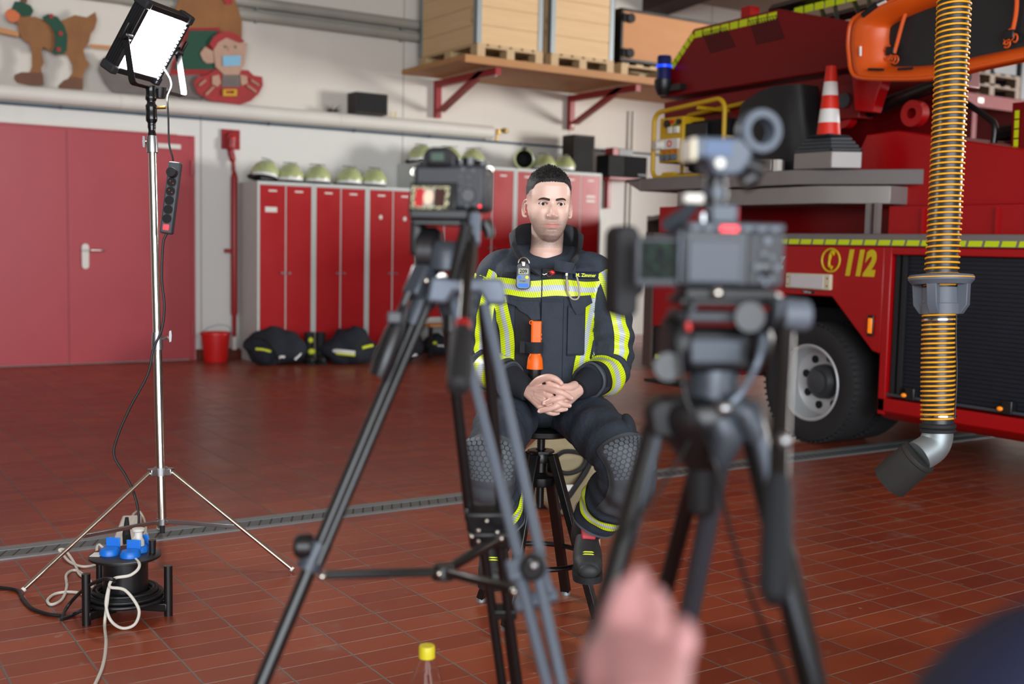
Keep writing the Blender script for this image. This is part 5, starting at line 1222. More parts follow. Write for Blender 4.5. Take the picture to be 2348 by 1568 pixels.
# collar
cb = [(-.012, -.128, 1.195), (-.060, -.112, 1.225), (-.094, -.045, 1.255), (-.090, .03, 1.270), (-.046, .080, 1.275), (0, .090, 1.275), (.046, .080, 1.275), (.090, .03, 1.270), (.096, -.045, 1.255), (.068, -.112, 1.23), (.030, -.134, 1.205)]
ct = [(-.050, -.150, 1.215), (-.095, -.118, 1.275), (-.113, -.050, 1.338), (-.104, .045, 1.362), (-.052, .098, 1.372), (0, .108, 1.372), (.052, .098, 1.372), (.104, .045, 1.362), (.118, -.050, 1.338), (.112, -.122, 1.270), (.092, -.158, 1.212)]
cbS, ctS = spline(cb, 8), spline(ct, 8); nC = len(cbS)
def collar(u, v):
    i = int(round(u*(nC-1))); b_, t_ = cbS[i], ctS[i]; mid_ = (b_+t_)/2; o_ = unit(V3(mid_[0], mid_[1]-.01, .25*0)+V3(1e-6, 0, 0))
    k_ = v*2 if v < .5 else 2-v*2; q_ = lerp(b_, t_, k_)+o_*(.010*math.sin(math.pi*k_)+(.0095 if v < .5 else -.0095)*(1 if 0 < v < 1 else 1))
    if v == .5: q_ = q_+V3(0, 0, .006)
    return q_+o_*.004*mnoise.noise(Vector(q_*25))
J('collar', MB().grid(collar, nC, 15), 'jacket panel', smooth=70)
J('collar_tab', MB().grid(lambda u, v: V3(lerp(.030, .102, u), -.146-.022*math.sin(math.pi*u)-.012*(1-v), lerp(1.216, 1.252, v)-.010*u), 10, 8), 'jacket cloth', smooth=70)
PB('tshirt', MB().grid(lambda u, v: (lambda p: V3(.002+lerp(.108, .069, v)*math.sin(p), -lerp(.085, .066, v)*math.cos(p)-.004, lerp(1.20, 1.254, v)-.024*max(0, math.cos(p))*v+.028*max(0, -math.cos(p))))(2*math.pi*u), 48, 8, cu=True), 'black rubber', smooth=70)
J('hem_flap', MB().grid(lambda u, v: (lambda a: V3((.225+.02*v)*math.sin(a), -(.16+.035*v)*math.cos(a)-.045, .845-.035*v+.006*math.sin(a*9)))(lerp(-1.7, 1.7, u)), 50, 6), 'jacket cloth', smooth=70)

# ---- trousers
pt = MB(); tr_ = {}
pt.ball((0, .0, .745), (.175, .155, .082), 36, 20)
for s_, P in legs.items():
    P = [np.array(p, float) for p in P]; P[0] = V3(s_*.085, -.01, .742)
    Q = P[:5]+[V3(P[4][0]*.86, P[4][1]+.055, .395)]
    tr_[s_] = Sleeve(Q, [.092, .093, .088, .086, .084, .083], ref=(0, -.5, 1), folds=((.75, .10, .005, 1.), (.30, .2, .004, .4)), seed=20+s_)
    tr_[s_].mesh(pt, 44, 100)
tro = PB('trousers', pt, 'pant cloth', smooth=70)
for s_ in (-1, 1):
    L = tr_[s_]
    PB('reflective_tape', L.band(.79, .885, .006, tilt=.03, r=.085), 'tape', tro, fix=False)
    kp = MB(); kp.grid(lambda u, v: L(lerp(.40, .745, u), lerp(-1.15, 1.15, v), .004+.012*smooth01(0, .15, min(u, 1-u, v, 1-v))), 40, 30); kp_o = PB('knee_pad', kp, 'pad grey', tro, smooth=70)
    hx_ = MB(); dh = .0155; Lg = .16; Wd = .15
    for i in range(11):
        for j in range(10):
            cx_ = (i+.5)*dh*.866; cy_ = (j+.5+(.5 if i % 2 else 0))*dh-.5*dh
            if cx_ > .135 or cy_ > .150: continue
            vs = [];
            for k_ in range(6):
                a = math.pi/3*k_; vs.append(L(.42+(cx_+.42*dh*1.09*math.cos(a))/.66*.99*.55, -.82+(cy_+.42*dh*1.09*math.sin(a))/.092, .0185))
            vb = [v-(v-L(.5, 0, -.05))*.02 for v in vs]; n_ = 6
            hx_.add(vs+vb, [[0, 1, 2, 3, 4, 5]]+[[q_, (q_+1) % 6, 6+(q_+1) % 6, 6+q_] for q_ in range(6)])
    PB('hexagon_grip', hx_, 'pad grey light', kp_o, smooth=0)
    PB('hem_edge', L.band(.985, 1.004, .003), 'pad grey light', tro, fix=False)
PB('thigh_pocket', MB().ball(legs[1][1]+V3(.110, -.09, -.02), (.035, .10, .07), 20, 12), 'pant cloth', tro)
PB('thigh_pocket', MB().ball(legs[-1][1]+V3(-.085, -.05, -.02), (.03, .10, .065), 20, 12), 'pant cloth', tro)
# ---- boots resting on the foot ring
for s_ in (-1, 1):
    ax_, ay_ = legs[s_][-1][0]*(.93 if s_ > 0 else .98), legs[s_][-1][1]+.005; bx_ = MB(); zs0 = .2105
    def foot(u, v):
        a = 2*math.pi*u; y = lerp(.075, -.215, v); w = interp(v, [0, .06, .3, .6, .85, .95, 1], [.018, .036, .040, .049, .047, .034, .010]); h = interp(v, [0, .06, .3, .42, .6, .85, .95, 1], [.06, .10, .12, .105, .085, .068, .05, .02])
        s1, c1 = math.sin(a), math.cos(a); zc = h*.5
        return V3(ax_+w*math.copysign(abs(c1)**.8, c1), ay_+y, zs0+.018+zc+zc*math.copysign(abs(s1)**.8, s1))
    bx_.grid(foot, 32, 40, cu=True); bx_.ball((ax_, ay_-.203, zs0+.040), (.033, .017, .024), 18, 12)
    P_ = spline([V3(ax_, ay_+.02, zs0+.07), V3(ax_, ay_+.015, .33), V3(legs[s_][4][0]*.9, legs[s_][4][1]+.05, .44)], 6); bx_.tube(P_, list(np.interp(np.linspace(0, 1, len(P_)), [0, .4, 1], [.046, .052, .06])), 24)
    bo = PB('boot', bx_, 'boot rubber', smooth=60)
    so = MB(); so.prism([(interp(v, [0, .06, .3, .6, .85, .95, 1], [.02, .038, .041, .050, .048, .036, .012])*sg, lerp(.078, -.218, v)) for sg, vv in ((1, np.linspace(0, 1, 16)), (-1, np.linspace(1, 0, 16))) for v in vv], (ax_, ay_, zs0), X3, Y3, (0, 0, .022)); PB('sole', so, 'black rubber', bo)
    for k_, (yy, zz) in enumerate(((-.150, .0865), (-.165, .083))):
        vv = (.075-yy)/.29; h_ = interp(vv, [0, .06, .3, .42, .6, .85, .95, 1], [.06, .10, .12, .105, .085, .068, .05, .02])
        PB('yellow_chevron', MB().tube([V3(ax_-.034, ay_+yy+.012, zs0+.018+h_*.80), V3(ax_-.012, ay_+yy-.004, zs0+.0185+h_), V3(ax_+.012, ay_+yy-.004, zs0+.0185+h_), V3(ax_+.034, ay_+yy+.012, zs0+.018+h_*.80)], .0022, 6), 'text lime', bo)
    if s_ > 0: PB('pull_tab', MB().box((ax_+.004, ay_-.060, .352), (.046, .014, .064), frame_from((0, .28, 1), (0, 1, 0))*1, 0, (1.25, 1)), 'boot pull', bo, bevel=.005, label='red rubber pull tab')

# ------------------------------------------------------------------ things worn on the jacket
def onman(name, label, cat, p): 
    c_, s_ = math.cos(PR), math.sin(PR); return thing(name, label, cat, (PO[0]+p[0]*c_-p[1]*s_, PO[1]+p[0]*s_+p[1]*c_, p[2]), PR)
p = LP(1200, 633, .168); p[1] = jy(p[0], p[2], .026)
gd = onman('gas_detector', 'small grey gas warning device with lit display clipped to the jacket chest', 'gas detector', p)
def rrect(w, h, r, n=6, wt=None): 
    wt = wt or w; out = []
    for cx, cy, a0, ww in ((1, 1, 0, wt), (-1, 1, 1, wt), (-1, -1, 2, w), (1, -1, 3, w)):
        for t in np.linspace(0, math.pi/2, n): out.append((cx*(ww/2-r)+r*math.cos(t+a0*math.pi/2), cy*(h/2-r)+r*math.sin(t+a0*math.pi/2)))
    return out
gp_ = lambda w, h, r, z, y0, d_, **k: MB().prism(rrect(w, h, r, **k), (0, y0, z), X3, Z3, (0, -d_, 0))
gp_(.050, .088, .016, 0, .014, .028, wt=.044).build('case', 'dark grey plastic', gd, bevel=.003)
gp_(.044, .046, .012, -.018, -.014, .002).build('front_panel', 'tripod grey', gd)
gp_(.034, .019, .003, .016, -.0135, .002).build('display', 'lcd grey', gd)
dt = MB().text('209', .017, (-.013, -.0160, .010), X3, Z3, .0004, bold=.0003); dt.build('display_digits', 'dark void', gd, smooth=0)
for x, mt, n_ in ((-.012, 'blue plastic', 'blue_button'), (.012, 'text lime', 'green_button')): MB().cyl((x, -.015, -.004), (x, -.018, -.004), .0055, n=16).build(n_, mt, gd)
MB().text('Dräger', .0075, (-.012, -.0163, -.0185), X3, Z3, .0003).build('lettering', 'patch navy', gd, smooth=0)
gp_(.036, .013, .005, -.031, -.0135, .0028).build('lower_label', 'blue plastic', gd)
MB().box((0, -.012, .040), (.014, .012, .018)).build('clip', 'chrome', gd, bevel=.003)
MB().tube(arc((0, -.006, .043), .018, .0, math.pi, 14, X3, Z3), .0022, 8).build('clip_ring', 'chrome', gd)
p = LP(1229, 800, .195)
tc = onman('torch', 'orange hand torch hanging in a loop on the jacket front', 'torch', p)
ty = -.004
MB().prism(rrect(.034, .030, .007), (0, ty, -.02), X3, Y3, (0, 0, .113)).build('handle', 'orange bright', tc, bevel=.002)
MB().lathe([(.0, -.066), (.0275, -.066), (.0275, -.060), (.024, -.03), (.017, -.014), (.0, -.014)], (-.002, ty, 0), n=32).build('head', 'orange bright', tc)
MB().lathe([(.0, -.112), (.0205, -.112), (.0215, -.108), (.0215, -.066), (.0, -.066)], (-.003, ty, 0), n=32).build('lens_ring', 'black plastic', tc)
for i in range(7): MB().bb((.0165, ty-.006, -.01+.014*i), (.0185, ty+.006, -.004+.014*i)).build('grip_rib', 'orange bright', tc) if i < 5 else None
MB().tube(arc((-.017, ty, .088), .006, 0, 5.6, 12, X3, Z3), .002, 6).build('lanyard_ring', 'orange bright', tc)
p = LP(1314, 658, .172); p[1] = jy(p[0], p[2], .022)
cr = onman('carabiner', 'grey metal carabiner hooked on the jacket below the name patch', 'carabiner', p)
MB().tube(spline([(-.022, 0, .040), (-.020, 0, .010), (-.016, 0, -.020), (-.002, 0, -.040), (.016, 0, -.040), (.022, 0, -.020), (.016, 0, .020), (.012, 0, .034)], 6), .0032, 10).build('hook', 'tan tape', cr)
MB().cyl((-.021, 0, .020), (-.017, 0, -.015), .0052).build('gate_sleeve', 'tan tape', cr); MB().box((-.022, 0, .044), (.010, .008, .018)).build('hook_eye', 'chrome', cr, bevel=.002)
p = LP(1262, 629, .165); p[1] = jy(p[0], p[2], .02)
kr = onman('key_ring', 'small key ring with red tag at the jacket closure', 'key ring', p)
MB().tube(arc((-.004, 0, .0), .0085, 0, 6.28, 20, X3, Z3)[:-1], .0012, 6, closed=True).build('ring', 'chrome', kr)
MB().ball((.006, .004, .006), (.010, .004, .008)).build('tag', 'red plastic', kr); MB().tube([(-.012, 0, .002), (-.020, 0, -.002), (-.026, 0, .0)], .0015, 6).build('chain', 'chrome', kr)

# bag on the floor behind the stool
q = ON(1352, 1085, 2, .20)
bg = thing('kit_bag', 'beige canvas kit bag with black straps on the floor behind the stool', 'bag', (q[0]-.02, q[1]+.05, 0), math.radians(-20))
mb_ = lump((0, 0, 0), (.27, .20, .235), 31, None, .10, 40, 26); mb_.build('bag_body', 'beige canvas', bg)
MB().tube(spline([(-.20, -.16, .28), (-.14, -.20, .34), (-.04, -.205, .32), (-.06, -.215, .26), (-.14, -.215, .24), (-.20, -.16, .28)], 6), .011, 8).build('handle_loop', 'black rubber', bg)
for x in (-.05, .12): MB().tube(spline([(x-.12, -.20, .06), (x-.05, -.222, .16), (x+.04, -.20, .30), (x+.06, -.08, .45)], 6), .014, 8).build('strap', 'black rubber', bg)
MB().box((-.12, -.215, .17), (.05, .012, .03)).build('bag_label', 'white plastic', bg)
q = ON(1258, 1166, 2, 0)
sb = thing('hose_bag', 'yellowish sack with red marks on the floor behind the stool legs', 'bag', (q[0]-.04, q[1]+.10, 0), math.radians(-20))
lump((0, 0, 0), (.14, .12, .15), 44, None, .12).build('sack_body', M('sack tan', 'a08a52', .8), sb)
MB().tube(spline([(-.12, -.10, .27), (-.04, -.14, .20), (.06, -.135, .12)], 6), .014, 8).build('red_stripe', 'red steel', sb)
# ================================================================== exhaust hose hanging on the right
def dep(p): return float(np.dot(np.array(p, float)-C0, CF))
ZH = 4.60
hs = thing('exhaust_hose', 'black exhaust extraction hose with orange yellow spiral hanging before the truck', 'hose', S(2152, 960, ZH))
path = spline([S(x, y, ZH) for x, y in ((2203, -330), (2196, -150), (2188, 0), (2180, 200), (2171, 400), (2163, 560), (2158, 640), (2154, 720), (2151, 850), (2150, 972))], 12)
rh = .060
MB().tube(path, [rh+.0015*math.sin(i*1.3) for i in range(len(path))], 40).build('hose_tube', M('hose black', '25282c', .38, var=.1), hs, True, smooth=60)
d_ = np.r_[0, np.cumsum([np.linalg.norm(path[i+1]-path[i]) for i in range(len(path)-1)])]
def along(s):
    s = min(max(s, 0), d_[-1]-1e-6); i = min(int(np.searchsorted(d_, s, 'right')-1), len(path)-2); k = (s-d_[i])/(d_[i+1]-d_[i]); return lerp(path[i], path[i+1], k), unit(path[i+1]-path[i])
zcol = d_[[i for i in range(len(path)) if path[i][2] < S(2158, 660, ZH)[2]][0]]
for s0, s1, pitch in ((0, zcol, .0222), (zcol, d_[-1]-.012, .0190)):
    pts = []; n = int((s1-s0)/pitch*22)
    for i in range(n):
        s = s0+(s1-s0)*i/n; p, t = along(s); a = 2*math.pi*i/22; e1_ = unit(np.cross(t, Y3)); e2_ = np.cross(t, e1_); pts.append(p+(rh+.004)*(math.cos(a)*e1_+math.sin(a)*e2_))
    MB().tube(pts, .0045, 7).build('spiral', 'hose yellow', hs, True, smooth=80)
cc = S(2158, 640, ZH); up_ = unit(S(2158, 600, ZH)-S(2158, 680, ZH))
co_ = MB().lathe([(.062, .024), (.122, .016), (.127, .010), (.127, -.004), (.122, -.010), (.112, -.022), (.062, -.022)], cc, up_, 48).build('collar_disc', 'slate grey plastic', hs, True)
MB().lathe([(.1275, .004), (.1280, .006), (.1275, .008)], cc, up_, 48, cap=False).build('yellow_edge', 'hose yellow', co_, True)
MB().lathe([(.062, -.032), (.073, -.034), (.073, -.09), (.074, -.098), (.078, -.10), (.078, -.142), (.062, -.142)], cc, up_, 40, cap=False).build('collar_core', 'slate grey plastic', hs, True)
ex_, ey_ = unit(np.cross(up_, CF)), None; ey_ = np.cross(up_, ex_)
for i in range(4):
    a = math.radians(50+90*i); o_ = math.cos(a)*ex_+math.sin(a)*ey_; tn = np.cross(up_, o_)
    MB().prism([(.070, -.02), (.112, -.02), (.108, -.105), (.082, -.142), (.066, -.142)], cc-tn*.020, o_, up_, tn*.040).build('collar_fin', 'slate grey plastic', hs, True, bevel=.003)
for yy, r_ in ((700, .0665), (735, .0665), (955, .067)): 
    p_ = S(2153, yy, ZH); t_ = up_; MB().lathe([(r_, 0), (r_+.0015, 0), (r_+.0015, .007), (r_, .007)], p_, t_, 32, cap=False).build('hose_clamp', 'chrome', hs, True)
e0 = S(2150, 968, ZH); e1p = S(2150, 985, ZH)
MB().lathe([(.062, 0), (.070, .004), (.070, .012), (.065, .016), (.071, .022), (.071, .034), (.064, .038)][::-1], S(2150, 992, ZH), up_, 32, cap=False).build('rubber_cuff', 'black rubber', hs, True)
el = spline([S(2150, 985, ZH), S(2148, 1005, ZH), S(2137, 1026, ZH-.005), (S(2106, 1046, ZH-.02))], 6)
MB().tube(el, list(np.linspace(.060, .064, len(el))), 32).build('metal_elbow', 'galvanised', hs, True)
na, nb = S(2108, 1045, ZH-.02), S(2040, 1104, ZH+.06); ax_ = unit(nb-na); L_ = np.linalg.norm(nb-na)
MB().lathe([(.0, -.004), (.060, -.004), (.074, -.003), (.078, .004), (.078, .014), (.074, .018), (.076, .03), (.077, .055), (.079, L_), (.070, L_), (.068, .03)], na, ax_, 36, cap=False).build('rubber_nozzle', M('nozzle rubber', '24221f', .75, var=.3, vs=12), hs, True)
MB().tube(spline([S(2196, 640, ZH-.03), S(2192, 760, ZH-.05), S(2194, 860, ZH-.05), S(2189, 960, ZH-.05)], 6), .003, 6).build('pull_cord', 'cable black', hs, True)

# ================================================================== lamp stand with LED panel
F1, F2 = V3(.734, 4.336, 0), V3(1.684, 4.109, 0); mid = (F1+F2)/2; pd = unit(V3(-(F2-F1)[1], (F2-F1)[0], 0)); ctr_ = mid+pd*.282
if np.dot(pd, Y3) < 0: ctr_ = mid-pd*.282
zc = dep(ctr_)+.0
ls = thing('light_stand', 'tall chrome lamp stand with three splayed legs on the left', 'light stand', ctr_)
pp_ = lambda x, y, dz=0.: S(x, y, dep(ctr_+Z3*.7)+dz)
pb, pt_ = pp_(372, 1205), pp_(346, 215)
def onpole(y): t = (y-1205)/(215-1205); return lerp(pb, pt_, t)
MB().tube([onpole(1200), onpole(795)], .0172, 24).build('lower_tube', 'chrome', ls, True)
MB().tube([onpole(800), onpole(348)], .0160, 24).build('middle_tube', 'chrome', ls, True)
MB().tube([onpole(350), onpole(300)], .0125, 20).build('upper_tube', 'chrome', ls, True)
rt = random.Random(2); P_ = [onpole(y) for y in np.linspace(312, 198, 24)]
MB().tube(P_, [.0135+.003*rt.random()+(.007 if 6 < i < 15 or i > 16 else 0) for i in range(24)], 16).build('black_tape', M('shiny black tape', '0c0c0e', .18), ls, True, smooth=50)
for y0, y1, kx, ky in ((350, 312, 330, 325), (802, 762, 391, 771)):
    c_ = MB().tube([onpole(y0), onpole((y0+y1)/2), onpole(y1)], [.022, .022, .0195], 24).build('clamp_collar', 'brushed steel', ls, True)
    a_ = onpole((y0+y1)/2); k_ = pp_(kx, ky); MB().tube([a_, lerp(a_, k_, .8)], .006, 8).build('clamp_screw', 'chrome', c_, True)
    w = unit(k_-a_); MB().prism([(-.004, -.022), (.004, -.022), (.006, 0), (.004, .022), (-.004, .022), (-.006, 0)], k_-CF*.003, w, Z3, CF*.006).build('wing_nut', 'brushed steel', c_, True)
MB().tube([onpole(248), pp_(380, 246)], [.005, .007], 8).build('side_screw', 'brass', ls, True)
hub, spi = onpole(1080), onpole(1195)
feet = [F1+Z3*.01, F2+Z3*.01, ctr_+pd*.52+V3(.02, 0, .01)]
MB().tube([hub-Z3*.016, hub+Z3*.016], .026, 24).build('leg_hub', 'brushed steel', ls, True); MB().tube([spi-Z3*.012, spi+Z3*.012], .023, 24).build('brace_hub', 'brushed steel', ls, True)
MB().tube([spi, onpole(1222)], .010, 16).build('column_end', 'black rubber', ls, True)
for f in feet:
    o_ = unit((f-hub)*V3(1, 1, 0)); a_ = hub+o_*.045
    MB().box(hub+o_*.035, (.03, .034, .028), np.array([o_, np.cross(Z3, o_), Z3])).build('hinge_bracket', 'brushed steel', ls, True, bevel=.003)
    lg = MB().tube([a_, f], .0085, 14).build('leg', 'chrome', ls, True)
    MB().tube([lerp(a_, f, .985), f], .0095, 14).build('leg_cap', 'white plastic', lg, True)
    q_ = lerp(a_, f, .56); MB().box((spi+o_*.02+q_)/2, (.016, .010, np.linalg.norm(q_-spi-o_*.02)), frame_from(q_-spi-o_*.02, o_)).build('brace', 'brushed steel', ls, True, bevel=.002)
# the lit panel
Z0_ = dep(onpole(205))-.10
_TL, _TR, _BL = S(340, 20, Z0_), S(427, 52, Z0_+.25), S(270, 153, Z0_+.056)
PWd, PH = np.linalg.norm(_TR-_TL), np.linalg.norm(_BL-_TL); wv, hv = unit(_TR-_TL), unit(_BL-_TL); hv = unit(hv-np.dot(hv, wv)*wv); nv = np.cross(hv, wv)
if np.dot(nv, CF) > 0: nv = -nv
PC = (_TR+_BL)/2
Rp = np.array([wv, hv, -nv])
lp = thing('led_panel', 'bright square LED video light tilted on top of the lamp stand', 'lamp', PC-Z3*.2)
m = MB()
for s_ in (-1, 1):
    m.box(PC+wv*s_*(PWd/2+.012)-nv*.022, (.026, PH+.05, .058), Rp); m.box(PC+hv*s_*(PH/2+.012)-nv*.022, (PWd+.05, .026, .058), Rp)
m.build('housing', 'black plastic', lp, True, bevel=.004)
for k_ in range(5): MB().box(PC-wv*(PWd/2+.0265)-nv*(.002+.011*k_), (.004, PH+.02, .004), Rp).build('cooling_rib', 'black plastic', lp, True)
MB().box(PC-nv*.03, (PWd, PH, .02), Rp).build('back_plate', 'black plastic', lp, True)
MB().box(PC-nv*.008, (PWd, PH, .008), Rp).build('diffuser', 'led panel lit', lp, True, smooth=0)
for a in (-1, 1):
    for b in (-1, 1): MB().box(PC+wv*a*(PWd/2+.014)+hv*b*(PH/2+.014)-nv*.022, (.038, .038, .066), Rp).build('corner_guard', 'black rubber', lp, True, bevel=.008)
g_ = MB()
for k_ in range(16): g_.box(PC+wv*(PWd/2+.001)+hv*(-PH/2+.02+k_*.017)+nv*.008, (.012, .010, .012), Rp)
g_.build('toothed_edge', 'dark grey plastic', lp, True)
piv = [PC-wv*(PWd/2+.05), PC+wv*(PWd/2+.05)]
cen = onpole(203); ad = cen-PC; ad = unit(ad-np.dot(ad, wv)*wv); nU = np.cross(wv, ad); hl_ = np.dot(cen-PC, ad); cen = PC+ad*hl_
bot = [cen-wv*(PWd/2+.05), cen+wv*(PWd/2+.05)]
yk = [piv[0]-ad*.02, lerp(piv[0], bot[0], .5), bot[0]-ad*.018, bot[0]-ad*.005+wv*.005, bot[0]+wv*.018, cen, bot[1]-wv*.018, bot[1]-ad*.005-wv*.005, bot[1]-ad*.018, lerp(piv[1], bot[1], .5), piv[1]-ad*.02]
yn = [wv, wv, wv, unit(wv-ad), -ad, -ad, -ad, unit(-wv-ad), -wv, -wv, -wv]
MB().grid(lambda u, v: yk[int(round(u*10))]+nU*(.014 if v in (0, .25, 1) else -.014)+yn[int(round(u*10))]*(.003 if v in (.25, .5) else 0), 11, 5).build('yoke', 'black metal', lp, True, smooth=40)
for i in (0, 1):
    o_ = -wv if i == 0 else wv; k_ = MB().cyl(piv[i]-o_*.03, piv[i]+o_*.016, .016, n=16).build('tilt_knob', 'black plastic', lp, True)
    MB().box(piv[i]+o_*.018-hv*.02, (.010, .07, .014), Rp).build('tilt_lever', 'black plastic', k_, True, bevel=.003)
MB().tube([cen-Z3*.03, cen+Z3*.012], [.022, .03], 20).build('spigot_socket', 'black metal', lp, True)
# hanging socket strip
sd = dep(onpole(450))-.045
a_, b_ = S(403, 372, sd), S(382, 536, sd); ay = unit(b_-a_); az = -CF; ax2 = unit(np.cross(ay, az)); az = np.cross(ax2, ay); Rs = np.array([ax2, ay, az]); L_ = np.linalg.norm(b_-a_)
ps = thing('power_strip', 'black socket strip with red switch hanging along the lamp stand pole', 'power strip', b_)
mc = (a_+b_)/2
MB().box(mc, (.048, L_, .036), Rs).build('strip_body', 'dark grey plastic', ps, True, bevel=.006)
for i in range(6):
    c_ = a_+ay*(.045+.036*i)+az*.017
    if i: 
        so = MB().lathe([(.0165, 0), (.0175, .003), (.0185, .003), (.0185, 0)], c_, az, 28, cap=False).build('socket', 'black plastic', ps, True)
        MB().cyl(c_, c_+az*.0015, .0165, n=28).build('socket_well', 'dark void', so, True)
        for k_ in (-1, 1): MB().cyl(c_+ax2*.006*k_-ay*.004*k_, c_+ax2*.006*k_-ay*.004*k_+az*.003, .002, n=8).build('pin_hole', 'red plastic' if i in (1, 2) else 'black rubber', so, True)
    else: MB().lathe([(.0, .034), (.018, .032), (.020, .02), (.020, 0)][::-1], c_, az, 24).build('plug', 'black rubber', ps, True)
MB().box(b_-ay*.024+az*.0185, (.022, .022, .006), Rs).build('switch', 'red lamp lit', ps, True, bevel=.002)
def cable(name, pts, r, mt, label, n=8, k=7):
    return tag(MB().tube(spline(pts, k), r, n).build(name, mt), label, 'cable')
pcb = PC+wv*.08+hv*.02-nv*.05
cable('lamp_cable', [pcb, pcb-nv*.06, S(390, 180, sd+.12), S(384, 225, sd+.02), S(386, 270, sd), S(388, 330, sd), S(397, 368, sd), a_+ay*.05+az*.03], .0038, 'cable black', 'black cable from the lit LED panel down to the hanging socket strip')
FL = lambda x, y, z=.007: ON(x, y, 2, z)
cable('extension_cable', [b_, S(374, 560, sd), S(371, 640, sd), S(377, 700, sd), S(371, 755, sd), S(352, 800, sd), S(338, 860, sd), S(298, 935, sd), S(270, 1000, sd), S(262, 1045, sd), S(288, 1090, sd), S(307, 1130, sd), S(318, 1180, sd), S(314, 1225, sd), S(300, 1250, sd)], .0050, 'cable black', 'black cable hanging from the socket strip beside the lamp stand to the white floor strip')
# white floor strip
w0, w1 = FL(264, 1304, .03), FL(303, 1190, .03); ay = unit(w1-w0); az = Z3; ax2 = np.cross(ay, az); Rs = np.array([ax2, ay, az]); L_ = np.linalg.norm(w1-w0)
wsr = thing('floor_power_strip', 'long white socket strip lying on the floor behind the cable drum', 'power strip', (w0+w1)/2*V3(1, 1, 0))
MB().box((w0+w1)/2-az*.004, (.085, L_, .046), Rs).build('strip_body', 'white plastic', wsr, True, bevel=.008)
for k_ in (-.018, 0, .018): MB().box((w0+w1)/2+ax2*k_+ay*.05+az*.020, (.008, L_*.75, .004), Rs).build('groove', 'duct cream', wsr, True)
MB().box(w0+ay*.12+az*.020, (.024, .03, .006), Rs).build('switch', 'red plastic', wsr, True)
MB().tube([w0+ay*.30+ax2*.02+az*.02, w0+ay*.26+ax2*.02+az*.07, w0+ay*.29+ax2*.02+az*.13], [.018, .016, .007], 14).build('plug', 'black rubber', wsr, True)

# ================================================================== cable drum
DC = FL(288, 1404, 0); dr = thing('cable_drum', 'black cable drum with blue sockets lying flat on the tiled floor', 'cable drum', DC)
D_ = lambda x, y, z: DC+CR*V3(1, 1, 0)*x+unit(CF*V3(1, 1, 0))*y+Z3*z
zt_ = .195
MB().lathe([(0, .05), (.138, .05), (.141, .054), (.141, .058), (.138, .062), (0, .062)], DC, n=48).build('lower_disc', 'black plastic', dr, True)
MB().lathe([(0, zt_), (.112, zt_), (.120, zt_+.003), (.120, zt_+.010), (.112, zt_+.013), (.0, zt_+.013)], DC, n=48).build('upper_disc', 'black plastic', dr, True)
MB().lathe([(.076, .06), (.076, zt_)], DC, n=40, cap=False).build('core', 'black plastic', dr, True)
w_ = MB()
for r_, z_ in ((.088, .071), (.10, .074), (.112, .071), (.122, .069), (.094, .083), (.106, .084)): w_.tube(arc(DC+Z3*z_, r_, 0, 2*math.pi, 40, X3, Y3)[:-1], .0065, 8, closed=True)
w_.build('wound_cable', 'cable black', dr, True)
for ax_, ay_ in ((.155, -.02), (-.085, -.135), (-.12, .09)):
    top = .175
    MB().tube([D_(ax_, ay_, 0), D_(ax_, ay_, top)], .0145, 16).build('frame_post', 'black metal', dr, True)
    o_ = D_(ax_, ay_, .03); i_ = D_(ax_*.3, ay_*.3, .03); MB().box((o_+i_)/2, (.03, .03, np.linalg.norm(o_-i_)), frame_from(o_-i_)).build('frame_arm', 'black metal', dr, True, bevel=.004)
MB().tube([D_(.088, .02, zt_+.01), D_(.088, .02, zt_+.058)], [.011, .013], 16).build('crank_knob', 'black plastic', dr, True)
for x, y in ((-.050, -.01), (.03, -.035), (.035, .035)):
    s_ = MB().lathe([(0, 0), (.034, 0), (.034, .012), (.028, .022), (0, .022)], D_(x, y, zt_+.012), n=28).build('socket', 'blue plastic', dr, True)
    MB().box(D_(x-.0, y+.035, zt_+.038), (.05, .006, .05), np.array([unit(CR*V3(1, 1, 0)), unit(CF*V3(1, 1, 0)), Z3])).build('socket_cover', 'blue plastic', s_, True, bevel=.004)
MB().lathe([(0, .0), (.020, 0), (.020, .018), (.014, .028), (.014, .048), (.021, .052), (.021, .06), (0, .062)], D_(.035, .035, zt_+.034), n=24).build('plug', 'white plastic', dr, True)
MB().box(D_(-.09, -.02, zt_+.014), (.034, .05, .0015), np.array([unit(CR*V3(1, 1, 0)), unit(CF*V3(1, 1, 0)), Z3])).build('type_label', 'duct cream', dr, True)
zf = dep(D_(0, -.10, .1))
F_ = lambda x, y, d=0.: (lambda p: p if p[2] > .007 else FL(x, y))(S(x, y, zf-.06+d))
cable('white_cable', [D_(.036, .036, zt_+.095), S(300, 1262, zf+.10), S(320, 1295, zf-.02), S(300, 1318, zf-.06), S(262, 1326, zf-.08), S(252, 1345, zf-.08), F_(285, 1352), F_(310, 1380), F_(319, 1405), F_(308, 1432), F_(280, 1440), F_(254, 1422), F_(243, 1385), F_(250, 1345), F_(246, 1380), F_(240, 1430), FL(243, 1475), FL(236, 1525), FL(215, 1575), FL(160, 1680)], .0052, 'cable white', 'white cable looping down the front of the cable drum to the lower frame edge')
cable('white_cable', [w0+Z3*.03, FL(236, 1300, .03), FL(222, 1262, .06), FL(228, 1249, .07), FL(246, 1272, .04), FL(225, 1292), FL(190, 1299), FL(160, 1288), FL(142, 1268, .02), FL(136, 1260, .03), FL(150, 1262, .03), FL(170, 1290), FL(182, 1316), FL(205, 1330), FL(215, 1350)], .0052, 'cable white', 'white cable looped on the floor behind the left leg of the lamp stand')
